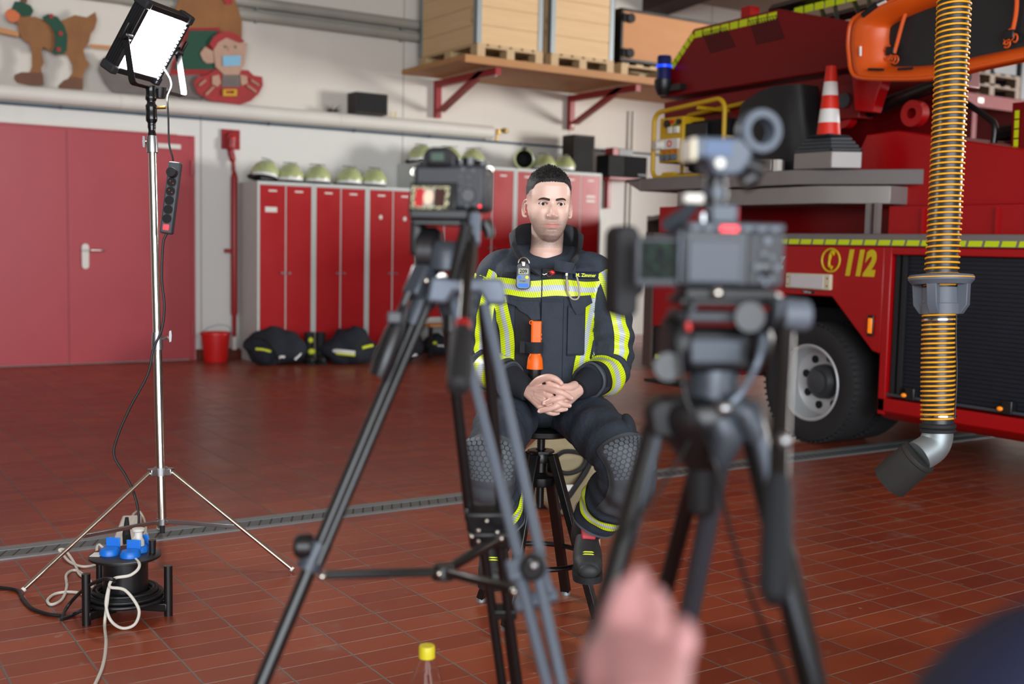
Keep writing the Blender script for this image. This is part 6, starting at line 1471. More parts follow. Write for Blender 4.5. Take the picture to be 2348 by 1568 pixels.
cable('white_cable', [FL(206, 1372), FL(185, 1360), FL(155, 1357), FL(125, 1362), FL(109, 1376), FL(118, 1386), FL(142, 1374), FL(153, 1345), FL(152, 1318), FL(170, 1307), FL(192, 1318), FL(207, 1345, .03)], .0052, 'cable white', 'white cable loop on the floor left of the cable drum')
cable('white_cable', [w1, FL(305, 1180), FL(318, 1172, .03), FL(330, 1190), FL(334, 1215), FL(322, 1236), FL(309, 1236), FL(318, 1220, .02), FL(332, 1216), FL(340, 1240), FL(333, 1262), FL(318, 1270), FL(302, 1262)], .0050, 'cable white', 'white cable coiled to the right of the white floor strip')
cable('drum_cable', [FL(-60, 1340), FL(0, 1347), FL(40, 1354), FL(52, 1372), FL(72, 1394), FL(110, 1408), FL(143, 1412), FL(142, 1419), FL(170, 1408), FL(202, 1388, .03), D_(-.09, -.05, .09)], .0065, 'cable black', 'thick black cable on the floor entering the left frame edge from the cable drum')
cable('drum_cable', [FL(143, 1416), FL(150, 1398, .01), FL(170, 1372, .05), S(200, 1345, zf-.03), S(235, 1328, zf-.10), S(262, 1330, zf-.10), D_(-.02, -.09, .12)], .0060, 'cable black', 'black cable arching over the left front of the cable drum')

# ================================================================== bottle
bz = 2.67; cp_ = S(979, 1490, bz); hb = cp_[2]+.014
bt = thing('bottle', 'clear plastic bottle with yellow screw cap on the floor at the bottom edge', 'bottle', (cp_[0], cp_[1], 0)); bo_ = (0, 0, 0)
h_ = hb-.03
pr = [(.0, .004), (.034, .0), (.043, .008), (.044, .03), (.042, .06), (.044, .09), (.042, .12), (.044, .15), (.0435, h_-.105), (.042, h_-.085), (.036, h_-.055), (.027, h_-.028), (.0185, h_-.012), (.0165, h_-.004), (.0165, h_+.012)]
MB().lathe(pr+[(r-.0012, z+.0008) for r, z in pr[::-1] if r > .003], (0, 0, 0), n=40, cap=False).build('bottle_body', 'bottle plastic', bt, smooth=60)
MB().lathe([(.0, 0), (.0192, 0), (.0194, .003), (.0190, .026), (.0175, .029), (0, .029)], (0, 0, h_-.002), n=44).build('screw_cap', 'bottle cap', bt)
MB().lathe([(.0455, .10), (.0455, h_-.125)], (0, 0, 0), n=40, cap=False).build('paper_label', M('label green', 'b9cdb9', .5), bt)

# ================================================================== cameras on tripods
def rig(p, yaw, pitch=0.):
    f = unit((PO-p)*V3(1, 1, 0)); a = math.atan2(f[0], f[1])+yaw; f = V3(math.sin(a), math.cos(a), 0)
    ex = V3(f[1], -f[0], 0); ez = -f*math.cos(pitch)+Z3*math.sin(pitch)*1; ey = np.cross(ez, ex); return np.array([ex, ey, ez])
class Loc:                                    # rows of R: right, up, towards the viewer
    def __init__(s, o, R): s.o = np.array(o, float); s.R = R
    def __call__(s, x, y, z=0.): return s.o+s.R[0]*x+s.R[1]*y+s.R[2]*z
    def box(s, mb, x, y, z, sx, sy, sz): return mb.box(s(x, y, z), (sx, sy, sz), s.R)
    def screen(s, x, y, z, w, h):
        m = MB(); m.add([s(x-w/2, y-h/2, z), s(x+w/2, y-h/2, z), s(x+w/2, y+h/2, z), s(x-w/2, y+h/2, z)], [[0, 1, 2, 3]], 0, [(0, 0), (1, 0), (1, 1), (0, 1)]); return m
c1o = S(1036, 425, 1.97); L1_ = Loc(c1o, rig(c1o, .02))
c1 = thing('camera', 'black mirrorless camera on the left tripod, its screen showing the seated man', 'camera', c1o-Z3*.05)
P1 = lambda n, mb, mt, par=None, **k: mb.build(n, mt, par or c1, True, **k)
P1('body', L1_.box(MB(), 0, -.004, 0, .126, .078, .05), 'camera body', bevel=.008)
P1('grip', L1_.box(MB(), .050, -.006, -.03, .032, .080, .05), 'camera body', bevel=.010)
vf = P1('viewfinder', MB().prism([(-.034, 0), (-.028, .026), (-.014, .034), (.012, .034), (.024, .022), (.028, 0)], L1_(-.018, .030, .022), L1_.R[0], L1_.R[1], -L1_.R[2]*.06), 'camera body', bevel=.004)
P1('eyecup', L1_.box(MB(), -.018, .046, .030, .046, .030, .016), 'black rubber', vf, bevel=.007)
P1('eyepiece_glass', L1_.box(MB(), -.018, .046, .0385, .022, .013, .002), 'green lamp lit', vf)
for x, y, r_, h_ in ((.030, .036, .013, .012), (.052, .034, .010, .010), (-.052, .036, .008, .006), (.014, .038, .008, .006)):
    P1('dial', MB().cyl(L1_(x, y-.003, -.005), L1_(x, y+h_, -.005), r_, n=24), 'black metal')
for x, y, r_ in ((.024, .026, .0055), (.042, .024, .0050), (.020, .014, .0036), (.034, .013, .0036), (.022, .004, .0030), (.036, -.002, .0034), (.018, -.010, .0032), (.032, -.036, .0045), (.046, -.036, .0045)):
    P1('button', MB().cyl(L1_(x, y, .022), L1_(x, y, .0275), r_*.8, n=14), 'dark grey plastic')
P1('control_wheel', MB().lathe([(.004, .003), (.011, .003), (.0125, 0), (.0125, -.002)][::-1], L1_(.034, -.018, .025), L1_.R[2], 28), 'black metal')
P1('rec_button', MB().cyl(L1_(.054, -.036, .022), L1_(.054, -.036, .0265), .0022, n=12), 'red lamp lit')
P1('strap_lug', MB().tube(arc(L1_(.0655, .026, 0), .006, 0, 6.28, 14, L1_.R[0], L1_.R[1]), .0015, 6), 'chrome'); P1('strap_lug', MB().tube(arc(L1_(-.0655, .022, 0), .006, 0, 6.28, 14, L1_.R[0], L1_.R[1]), .0015, 6), 'chrome')
ts = Loc(L1_(-.026, -.024, .035), np.array([unit(L1_.R[0]+L1_.R[2]*.06), unit(L1_.R[1]-L1_.R[2]*.28), L1_.R[2]])); ts.R[2] = np.cross(ts.R[0], ts.R[1]); ts.R[1] = np.cross(ts.R[2], ts.R[0])
sc_ = P1('screen', ts.box(MB(), 0, 0, 0, .082, .056, .006), 'black plastic', bevel=.002)
P1('live_picture', ts.screen(-.004, .000, .0034, .066, .040), 'screen picture', sc_, fix=False)
P1('lens', MB().tube([L1_(0, .0, -.02), L1_(0, .0, -.05), L1_(0, 0, -.10), L1_(0, 0, -.14)], [.034, .036, .036, .040], 32), 'black plastic')
P1('base_plate', L1_.box(MB(), -.006, -.048, 0, .06, .010, .05), 'black metal', bevel=.002)
P1('plate_screw', MB().cyl(L1_(-.010, -.046, .024), L1_(-.010, -.046, .030), .0045, n=12), 'chrome')

def leg(par, a, b, r, mt, nm='leg', split=None, r2=None, end=True):
    a, b = np.array(a), np.array(b); t = (a[2]-.012)/(a[2]-b[2]) if end else 1.; f = a+(b-a)*t
    s_ = split or 1.0; e = a+(f-a)*s_
    o = MB().tube([a, e], r, 14).build(nm, mt, par, True)
    if split: MB().tube([lerp(a, e, .96), f], r2 or r*.8, 14).build('lower_tube', mt, o, True)
    return o, f
T1 = thing('tripod', 'black and grey video tripod carrying the left camera', 'tripod', (S(1040, 650, 1.97))*V3(1, 1, 0))
Q1 = lambda n, mb, mt, par=None, **k: mb.build(n, mt, par or T1, True, **k)
H1 = Loc(S(1036, 520, 1.97), rig(S(1036, 520, 1.97), .02)); up1 = Z3
Q1('head_plate', H1.box(MB(), -.012, .020, .01, .105, .018, .085), 'black plastic', bevel=.004); Q1('head_plate', H1.box(MB(), -.018, .006, .01, .085, .010, .075), 'black metal', bevel=.003)
Q1('tilt_drum', MB().lathe([(0, 0), (.036, 0), (.044, .006), (.044, .030), (.036, .040), (.0, .040)], H1(-.058, -.045, .0), -H1.R[0]*-1, 36), 'black plastic')
Q1('tilt_drum', MB().lathe([(0, 0), (.034, 0), (.040, .006), (.040, .022), (.0, .022)], H1(.018, -.045, .0), H1.R[0], 36), 'black plastic')
Q1('head_yoke', H1.box(MB(), -.020, -.045, -.01, .085, .040, .055), 'black metal', bevel=.008); Q1('head_side', H1.box(MB(), -.058, -.010, .004, .022, .085, .05), 'black plastic', bevel=.008)
Q1('head_side', H1.box(MB(), .030, -.005, .0, .022, .070, .05), 'dark grey plastic', bevel=.006)
Q1('pan_base', MB().lathe([(.030, 0), (.042, .004), (.042, .034), (.036, .046), (.030, .052)][::-1], S(1028, 622, 1.97), Z3, 36), 'tripod grey dark')
Q1('pan_knob', MB().cyl(H1(-.006, -.088, .035), H1(-.006, -.088, .052), .009, n=14), 'chrome')
Q1('level_screw', MB().cyl(H1(-.034, -.082, .03), H1(-.034, -.082, .045), .007, n=14), 'brass')
Q1('locking_knob', MB().tube([S(1100, 516, 1.93), S(1116, 516, 1.92), S(1122, 530, 1.92), S(1122, 545, 1.92)], [.008, .012, .010, .008], 14), 'black plastic')
Q1('bowl', MB().lathe([(.0, -.055), (.020, -.05), (.03, -.02), (.048, .0), (.052, .012), (.045, .016)], S(1036, 655, 1.97), Z3, 36), 'tripod grey dark')
Q1('bowl_handle', MB().tube([S(1036, 680, 1.97), S(1036, 760, 1.97)], [.013, .017], 18), 'black plastic')
ap = MB(); ap.prism([(-.060, .012), (.060, .012), (.068, -.030), (.035, -.032), (.022, -.012), (-.022, -.012), (-.035, -.032), (-.068, -.030)], S(1072, 655, 1.90), H1.R[0], Z3, -CF*.03); Q1('shoulder_casting', ap, 'tripod grey', bevel=.006)
ap = MB().box(S(972, 658, 1.95), (.035, .06, .06), frame_from(S(972, 658, 1.95)-S(930, 760, 1.92))); Q1('shoulder_casting', ap, 'tripod grey dark', bevel=.006)
for x, y in ((978, 644), (1005, 652)): Q1('bolt', MB().ball(S(x, y, 1.91), .006, 12, 8), 'chrome')
# left leg: twin tubes seen edge on
LA, LB = S(968, 690, 1.945), S(716, 1290, 1.845)
lo_ = Q1('leg', MB().tube([LA, LB], .0115, 16), 'black metal'); Q1('twin_tube', MB().tube([LA+CR*.014-CF*.012, LB+CR*.012-CF*.012], .0085, 14), 'black metal', lo_)
Q1('leg_sleeve', MB().tube([lerp(LA, LB, -.02), lerp(LA, LB, .10)], .019, 16), 'tripod grey dark', lo_)
sh = MB(); sh.tube([S(925, 700, 1.90), S(905, 760, 1.89), S(880, 830, 1.885), S(868, 862, 1.885)], [.006, .016, .019, .016], 14, flat=1.2); sh.tube([S(938, 668, 1.90), S(918, 715, 1.9)], .007, 8); Q1('carry_strap', sh, M('strap black', '17171a', .35, var=.3, vs=30), lo_)
Q1('strap_buckle', MB().box(S(905, 728, 1.875), (.024, .02, .012), frame_from(-CF)), 'dark grey plastic', lo_, bevel=.003)
Q1('leg_clamp', MB().tube([S(735, 1243, 1.85), S(707, 1305, 1.845)], .021, 14), 'tripod grey dark', lo_, smooth=30); Q1('clamp_knob', MB().lathe([(0, 0), (.018, 0), (.020, .004), (.020, .022), (.015, .028), (0, .028)], S(716, 1252, 1.84), -CR, 20), 'black plastic', lo_)
t_ = (LB[2]-.012)/(LA[2]-LB[2]); fL = LB+(LB-LA)*t_
Q1('lower_tube', MB().tube([lerp(LA, LB, .985), lerp(LB, fL, .30)], .0125, 14), 'black metal', lo_); Q1('foot_tube', MB().tube([lerp(LB, fL, .28), fL], .0145, 14), 'black metal', lo_)
# right front leg: grey twin tubes
R1a, R1b, R2a, R2b = S(1068, 800, 1.885), S(1192, 1290, 1.71), S(1112, 700, 1.885), S(1240, 1275, 1.71)
ro = Q1('leg', MB().tube([R1a+(R1a-R1b)*.28, R1b], .0085, 14), 'tripod grey'); Q1('twin_tube', MB().tube([R2a, R2b], .0085, 14), 'tripod grey', ro)
bx_, by_ = unit(S(1240, 1275, 1.71)-S(1192, 1290, 1.71)), unit(R1b-R1a); bn = np.cross(bx_, by_)
def brk(px, py, w, h, d=1.70): return MB().box(S(px, py, d), (w, h, .026), np.array([bx_, by_, bn]))
Q1('clamp_block', brk(1208, 1300, .060, .032), 'tripod grey', ro, bevel=.005); Q1('clamp_block', brk(1230, 1375, .066, .022), 'tripod grey', ro, bevel=.005)
for x, y in ((1189, 1340), (1205, 1338), (1236, 1328), (1254, 1322)): Q1('clamp_rail', brk(x, y, .009, .058), 'tripod grey', ro, bevel=.002)
Q1('clamp_knob', MB().lathe([(0, 0), (.017, 0), (.019, .004), (.019, .016), (.013, .022), (0, .022)], S(1220, 1298, 1.685), -CF, 24), 'black rubber', ro)
Q1('knob_cap', MB().ball(S(1224, 1296, 1.66), (.008, .008, .008), 12, 8), 'brushed steel', ro)
for a, b in ((R1b, R1a), (R2b, R2a)):
    d_ = unit(a-b); s0 = S(*( (1212, 1400) if a is R1b else (1248, 1385)), 1.67); t_ = s0[2]/-d_[2]; e = s0+d_*t_; e[2] = .012; Q1('lower_tube', MB().tube([s0-d_*.05, e], .0085, 14), 'tripod grey', ro)
# rear leg: dark twin tubes
B1a, B1b, B2a, B2b = S(1034, 800, 2.03), S(1078, 1190, 2.15), S(1108, 700, 2.0), S(1152, 1190, 2.15)
bo2 = Q1('leg', MB().tube([B1a+(B1a-B1b)*.3, B1b], .0105, 14), 'black metal'); Q1('twin_tube', MB().tube([B2a, B2b], .0105, 14), 'black metal', bo2)
Rb = np.array([unit(B2b-B1b), unit(B1b-B1a), CF]); Rb[2] = np.cross(Rb[0], Rb[1])
Q1('clamp_block', MB().box(S(1118, 1190, 2.13), (.080, .045, .04), Rb), 'black plastic', bo2, bevel=.006); Q1('clamp_block', MB().box(S(1128, 1228, 2.13), (.085, .035, .045), Rb), 'black plastic', bo2, bevel=.006)
for x, y in ((1116, 1194), (1097, 1216), (1140, 1220), (1082, 1230), (1097, 1241), (1133, 1246)): Q1('clamp_bolt', MB().ball(S(x, y, 2.10), .0045, 10, 6), 'chrome', bo2)
for xa, xb in ((1105, 1150), (1143, 1187)):
    a, b = S(xa, 1230, 2.14), S(xb, 1560, 2.24); t_ = (a[2]-.012)/(a[2]-b[2]); Q1('lower_tube', MB().tube([a, a+(b-a)*t_], .0095, 14), 'black metal', bo2)
Q1('inner_tube', MB().tube([S(1158, 1390, 2.2), S(1182, 1580, 2.26)], .009, 12), 'black metal', bo2); Q1('inner_block', MB().box(S(1155, 1402, 2.2), (.05, .02, .03), Rb), 'black plastic', bo2, bevel=.003)
# mid level spreader
sp_c = S(1017, 1310, 1.93)
so_ = Q1('spreader', MB().lathe([(0, -.012), (.020, -.012), (.022, 0), (.016, .012), (0, .012)], sp_c, Z3, 20), 'black plastic')
for e in (S(742, 1318, 1.86), S(1148, 1232, 2.10), S(1180, 1352, 1.75)):
    o_ = unit(e-sp_c); Q1('spreader_arm', MB().box((sp_c+o_*.012+e)/2, (.018, .013, np.linalg.norm(e-sp_c)-.012), frame_from(e-sp_c, Z3)), 'black metal', so_, bevel=.003)
    Q1('arm_bolt', MB().ball(e-CF*.012, .0065, 12, 8), 'chrome', so_)
Q1('arm_bolt', MB().ball(sp_c-CF*.018-CR*.006, .006, 12, 8), 'chrome', so_)
# pan handle and coiled lead
ph = Q1('pan_handle', MB().tube([S(1084, 482, 1.92), S(1080, 540, 1.88), S(1070, 640, 1.78), S(1062, 745, 1.66)], [.010, .010, .0085, .0085], 14), 'black metal')
Q1('handle_tube', MB().tube([S(1089, 495, 1.90), S(1086, 560, 1.87)], .0105, 14), 'tripod grey', ph); Q1('red_ring', MB().tube([S(1062, 742, 1.66), S(1060, 758, 1.65)], .0125, 16), 'red steel', ph)
Q1('foam_grip', MB().tube([S(1060, 758, 1.65), S(1058, 775, 1.63), S(1054, 850, 1.56), S(1051, 885, 1.53), S(1050, 893, 1.525)], [.012, .0165, .0175, .0160, .009], 18), 'black rubber', ph)
cc_ = []; A_, B_ = S(1070, 518, 1.86), S(1042, 640, 1.83)
for i in range(420): t_ = i/419; a = i*2*math.pi/12; cc_.append(lerp(A_, B_, t_)+.0085*(math.cos(a)*CR+math.sin(a)*CF))
tag(MB().tube(cc_, .0026, 6).build('coiled_cable', 'cable black'), 'black coiled lead beside the pan handle of the left camera', 'cable')

# ---- right camera
c2o = S(1672, 588, 1.40); R2_ = rig(c2o, -.06); ro_ = math.radians(0)
L2_ = Loc(c2o, R2_)
c2 = thing('camera', 'grey cinema camera with top handle and lit red light on the right tripod', 'camera', c2o-Z3*.045)
P2 = lambda n, mb, mt, par=None, **k: mb.build(n, mt, par or c2, True, **k)
P2('body', L2_.box(MB(), 0, 0, -.01, .128, .076, .055), 'dark grey plastic', bevel=.006)
P2('body_side', L2_.box(MB(), -.066, -.002, -.01, .006, .066, .05), 'tripod grey dark', bevel=.002)
P2('rear_panel', L2_.box(MB(), -.024, -.006, .0185, .066, .052, .004), 'panel slate', bevel=.003)
P2('top_plate', L2_.box(MB(), .0, .036, .002, .122, .010, .050), 'tripod grey dark', bevel=.003)
P2('tally_light', L2_.box(MB(), -.010, .0335, .0285, .021, .006, .002), 'red lamp lit')
for x in (-.052, -.036, .012, .030, .046): P2('top_button', L2_.box(MB(), x, .034, .0285, .009, .005, .003), 'slate grey plastic')
cp2 = P2('control_panel', L2_.box(MB(), .040, -.003, .0185, .046, .062, .003), 'camera body', bevel=.002)
for x, y, r_ in ((.040, .020, .006), (.036, .004, .004), (.046, .000, .004), (.028, -.012, .005), (.053, -.012, .005), (.034, -.026, .004), (.046, -.026, .004), (.040, -.032, .004)):
    P2('button', MB().cyl(L2_(x, y, .019), L2_(x, y, .0235), r_*.8, n=16), 'slate grey plastic', cp2)
P2('control_wheel', MB().lathe([(.0, .003), (.006, .003), (.010, .001), (.0105, -.002)][::-1], L2_(.040, -.013, .0215), L2_.R[2], 24), 'black metal', cp2)
fs = Loc(L2_(-.093, -.008, .012), np.array([unit(R2_[0]-R2_[2]*.25), unit(R2_[1]), R2_[2]])); fs.R[2] = np.cross(fs.R[0], fs.R[1]); fs.R[0] = unit(fs.R[0]-R2_[1]*.05); fs.R[2] = unit(np.cross(fs.R[0], fs.R[1])); fs.R[0] = np.cross(fs.R[1], fs.R[2])
fo = P2('flip_screen', fs.box(MB(), 0, 0, 0, .062, .060, .008), 'dark grey plastic', bevel=.003)
P2('dim_picture', fs.screen(.000, .002, .0046, .052, .046), 'screen dim', fo, fix=False)
P2('screen_hinge', L2_.box(MB(), -.064, -.006, .006, .008, .05, .012), 'black plastic', fo)
P2('lens', MB().tube([L2_(-.005, 0, -.03), L2_(-.005, 0, -.06), L2_(-.005, -.0, -.10), L2_(-.005, -.0, -.115)], [.032, .034, .034, .037], 32), 'black plastic')
slb = Loc(S(1421, 622, 1.45), R2_); sb_ = P2('side_monitor', MB().prism(rrect(.030, .116, .0135), slb(0, 0, -.03), slb.R[0], slb.R[1], slb.R[2]*.075), 'black rubber', bevel=.004)
P2('monitor_knob', MB().ball(slb(.012, -.018, .03), (.014, .014, .014), 14, 10), 'dark grey plastic', sb_); P2('monitor_arm', MB().tube([slb(.0, .03, -.02), L2_(-.06, .0, -.05)], .006, 10), 'black metal', sb_)
# handle with audio unit
hp_ = Loc(S(1642, 360, 1.40), R2_)
h_ = P2('handle_unit', MB().prism([(-.040, .021), (.036, .021), (.034, -.004), (.022, -.022), (.010, -.024), (-.012, -.024), (-.020, -.004), (-.038, -.006)], hp_(0, 0, -.03), hp_.R[0], hp_.R[1], hp_.R[2]*.065), 'unit slate', bevel=.004)
P2('unit_plate', hp_.box(MB(), -.008, .008, .036, .034, .018, .002), M('blue grey plate', '43597a', .5), h_); P2('unit_edge', hp_.box(MB(), -.038, .006, .01, .006, .026, .05), 'yellow paint' if 0 else 'lamp cream', h_)
P2('unit_screw', MB().cyl(hp_(-.006, -.010, .034), hp_(-.006, -.010, .038), .006, n=16), 'white plastic', h_)
P2('microphone_ring', MB().lathe([(.017, -.008), (.025, -.008), (.0265, -.004), (.0265, .010), (.025, .014), (.017, .014)], S(1737, 302, 1.38), unit(hp_.R[2]+.15*hp_.R[0]), 40, cap=False), 'unit slate', h_)
P2('ring_arm', MB().tube([S(1715, 318, 1.39), S(1690, 334, 1.395), S(1660, 345, 1.40)], [.009, .011, .014], 12), 'slate grey plastic', h_)
m = MB(); m.tube([S(1712, 375, 1.385), S(1752, 392, 1.38)], .013, 18); m.tube([S(1702, 420, 1.375), S(1728, 405, 1.375)], .013, 18); P2('audio_connector', m, 'black plastic', h_); P2('connector_ring', MB().tube([S(1704, 372, 1.385), S(1710, 374, 1.385)], .0145, 18), 'brushed steel', h_)
P2('handle_post', MB().tube([S(1642, 398, 1.40), S(1640, 430, 1.40), S(1640, 520, 1.40)], [.013, .0135, .0135], 16), 'black plastic'); P2('post_band', MB().tube([S(1641, 432, 1.40), S(1640, 455, 1.40)], .0155, 16), 'tripod grey dark'); P2('post_foot', L2_.box(MB(), -.012, .052, .0, .034, .024, .03), 'tripod grey dark', bevel=.003)
P2('shoe_glint', MB().box(S(1590, 455, 1.38), (.026, .012, .012), R2_), 'white plastic', bevel=.004); P2('shoe_arm', MB().tube([S(1595, 462, 1.385), S(1570, 490, 1.40), S(1530, 520, 1.42)], [.007, .009, .011], 10), 'tripod grey dark')  # the lamp's glint on chrome is put in as a plain white block
for x in (1612, 1633, 1672): P2('top_stud', MB().tube([S(x, 516, 1.395), S(x, 478 if x > 1640 else 490, 1.395)], .006, 10), 'duct cream' if x > 1640 else 'brushed steel')
P2('lower_stud', MB().ball(L2_(.056, -.052, .01), (.010, .012, .010), 14, 10), 'white plastic')
P2('base_plate', MB().box(S(1662, 672, 1.40), (.115, .012, .055), R2_), 'black metal', bevel=.003); P2('plate_screw', MB().ball(S(1645, 672, 1.365), .0075, 12, 8), 'chrome')

T2 = thing('tripod', 'dark video tripod carrying the right cinema camera, thick foam pan handle on its right', 'tripod', S(1620, 950, 1.42)*V3(1, 1, 0))
Q2 = lambda n, mb, mt, par=None, **k: mb.build(n, mt, par or T2, True, **k)
BX = lambda x, y, d, sx, sy, sz: MB().box(S(x, y, d), (sx, sy, sz), R2_)
Q2('sliding_plate', BX(1660, 690, 1.40, .128, .010, .06), 'black plastic', bevel=.003); Q2('head_platform', BX(1650, 724, 1.40, .118, .014, .07), 'dark grey plastic', bevel=.005)
pz = MB().prism([(-.045, -.014), (-.036, .012), (.036, .012), (.045, -.014), (.036, -.014), (.028, .002), (-.028, .002), (-.036, -.014)], S(1652, 705, 1.375), R2_[0], R2_[1], -R2_[2]*.03); Q2('plate_frame', pz, 'tripod grey dark', bevel=.002)
Q2('red_lever', MB().tube([S(1578, 722, 1.365), S(1576, 740, 1.365), S(1580, 758, 1.365)], .0035, 8), 'red plastic')
Q2('head_body', BX(1638, 800, 1.41, .085, .055, .06), 'black plastic', bevel=.010); Q2('head_panel', BX(1640, 805, 1.375, .066, .032, .012), 'tripod grey dark', bevel=.004)
for x, r_ in ((1548, .038), (1728, .038)): Q2('tilt_drum', MB().lathe([(0, -.014), (r_-.006, -.014), (r_, -.008), (r_, .008), (r_-.006, .014), (0, .014)], S(x, 790, 1.41), R2_[0], 36), 'black plastic')
Q2('drag_knob', MB().lathe([(0, 0), (.016, 0), (.018, .004), (.018, .02), (0, .02)], S(1712, 728, 1.37), -CF, 20), 'black plastic')
Q2('drag_knob', MB().lathe([(0, 0), (.015, 0), (.017, .004), (.017, .016), (0, .016)], S(1528, 840, 1.37), -CF, 20), 'black plastic')
Q2('pan_base', MB().lathe([(.034, -.03), (.036, -.02), (.031, .0), (.034, .024), (.028, .034)], S(1636, 875, 1.42), Z3, 36), 'tripod grey dark')
Q2('bowl', MB().lathe([(.0, -.075), (.022, -.07), (.040, -.045), (.062, -.018), (.066, .0), (.060, .014), (.036, .020)], S(1612, 945, 1.42), Z3, 40), 'black plastic')
Q2('apex_casting', MB().prism([(-.072, .010), (-.058, .024), (.03, .024), (.036, -.030), (-.066, -.030)], S(1615, 955, 1.385), R2_[0], Z3, CF*.05), 'black plastic', bevel=.008)
Q2('maker_plate', MB().box(S(1562, 955, 1.382), (.036, .007, .002), R2_), 'tripod grey')
Q2('shoulder_casting', MB().tube([S(1650, 960, 1.37), S(1668, 1000, 1.37), S(1650, 1060, 1.38)], [.018, .022, .014], 16), 'tripod grey dark', smooth=60); Q2('shoulder_casting', MB().tube([S(1672, 925, 1.38), S(1715, 950, 1.37), S(1735, 1010, 1.37)], [.016, .021, .013], 16), 'tripod grey dark', smooth=60)
Q2('level_bubble', MB().ball(S(1660, 935, 1.36), (.013, .013, .010), 16, 10), 'brushed steel')
Q2('bowl_grip', MB().tube([S(1612, 1010, 1.43), S(1612, 1040, 1.43), S(1610, 1170, 1.43), S(1610, 1182, 1.43)], [.022, .020, .017, .010], 20), 'black rubber')
leg(T2, S(1497, 985, 1.40), S(1405, 1330, 1.33), .0135, 'black metal', split=.62, r2=.011)
Q2('leg_stripe', MB().tube([S(1506, 1005, 1.387), S(1440, 1255, 1.345)], .0075, 10), 'tripod grey dark')
o_, f_ = leg(T2, S(1660, 1010, 1.43), S(1575, 1440, 1.57), .0138, 'tripod grey dark', split=.70, r2=.012); Q2('twin_tube', MB().tube([S(1602, 1060, 1.46), S(1522, 1365, 1.60)], .0120, 14), 'black metal', o_)
o_, f_ = leg(T2, S(1722, 960, 1.39), S(1862, 1568, 1.27), .0165, 'black metal', split=.72, r2=.014)
Q2('leg_stripe', MB().tube([S(1738, 985, 1.37), S(1768, 1115, 1.345)], .0085, 10), 'tripod grey', o_); Q2('leg_stripe', MB().tube([S(1800, 1330, 1.285), S(1868, 1568, 1.25)], .0062, 10), 'tripod grey dark', o_)
ph = Q2('pan_handle', MB().tube([S(1800, 700, 1.35), S(1798, 800, 1.33), S(1790, 960, 1.27), S(1786, 1110, 1.21)], [.0125, .0120, .0115, .0115], 16), 'black metal')
Q2('handle_clamp', MB().lathe([(0, -.016), (.017, -.016), (.0185, -.012), (.0185, .012), (.017, .016), (0, .016)], S(1822, 722, 1.34), R2_[0], 24), 'slate grey plastic', ph); Q2('clamp_body', BX(1796, 720, 1.35, .03, .04, .03), 'tripod grey dark', ph, bevel=.005)
Q2('handle_screw', MB().ball(S(1798, 1010, 1.235), .009, 12, 8), 'brushed steel', ph)
Q2('foam_grip', MB().tube([S(1786, 1100, 1.215), S(1784, 1125, 1.205), S(1780, 1250, 1.16), S(1776, 1350, 1.125), S(1774, 1378, 1.115)], [.0125, .0158, .0162, .0158, .010], 20), M('foam dark', '23272c', .7), ph)
cable('headphone_cable', [S(1752, 770, 1.36), S(1738, 830, 1.35), S(1700, 900, 1.36), S(1660, 935, 1.36)], .0045, 'tripod grey', 'light grey lead curving along the right camera head')
cable('thin_cable', [S(1585, 690, 1.36), S(1560, 780, 1.34), S(1570, 900, 1.34), S(1595, 960, 1.34), S(1640, 1060, 1.36), S(1665, 1180, 1.33), S(1720, 1360, 1.28), S(1790, 1530, 1.22), S(1840, 1640, 1.19)], .0028, 'cable black', 'thin dark lead hanging through the legs of the right tripod')
cable('thin_cable', [S(1580, 1010, 1.37), S(1540, 1080, 1.35), S(1500, 1140, 1.34), S(1450, 1200, 1.33), S(1425, 1240, 1.33)], .0024, 'cable black', 'thin dark lead between the left legs of the right tripod')

# ================================================================== the interviewer close to the lens
IV = thing('person', 'blurred person at the lower right in dark navy top raising an open hand', 'person', S(2420, 1620, .80)*V3(1, 1, 0))
HB = MB(); hd = .92; HK = .80
def fing(pts, rad): HB.tube(spline(pts, 5), list(np.interp(np.linspace(0, 1, (len(pts)-1)*5+1), np.linspace(0, 1, len(rad)), rad)), 14); HB.ball(pts[-1], rad[-1], 12, 8); HB.ball(pts[0], rad[0], 12, 8)
wr_ = S(1470, 1660, .86*HK)
kn_ = [S(1418, 1480, .93*HK), S(1455, 1478, .935*HK), S(1500, 1492, .93*HK), S(1540, 1515, .92*HK)]
for k_ in kn_: HB.tube([wr_, lerp(wr_, k_, .5), k_], [.026, .021, .014], 16)
for a, b in zip(kn_, kn_[1:]): HB.tube([lerp(wr_, (a+b)/2, .4), (a+b)/2], [.022, .0135], 14)
fing([kn_[0], S(1408, 1430, .945*HK), S(1420, 1385, .955*HK), S(1432, 1345, .96*HK)], [.0115, .0100, .0090, .0070])
fing([kn_[1], S(1452, 1415, .95*HK), S(1460, 1360, .96*HK), S(1466, 1318, .965*HK)], [.0120, .0105, .0092, .0070])
fing([kn_[2], S(1512, 1445, .935*HK), S(1510, 1398, .945*HK), S(1502, 1362, .95*HK)], [.0118, .0100, .0088, .0068])
fing([kn_[3], S(1566, 1485, .92*HK), S(1574, 1455, .92*HK), S(1564, 1432, .925*HK)], [.0108, .0092, .0080, .0062])
fing([lerp(wr_, kn_[0], .25), S(1388, 1560, .90*HK), S(1372, 1510, .92*HK), S(1385, 1470, .94*HK)], [.017, .0145, .0118, .0085])
sh_ = S(2475, 1700, .74); el_ = S(2000, 2080, .80); cx_ = V3(1, 1, 0)
lat = unit(CR*cx_); fwd = unit(CF*cx_)
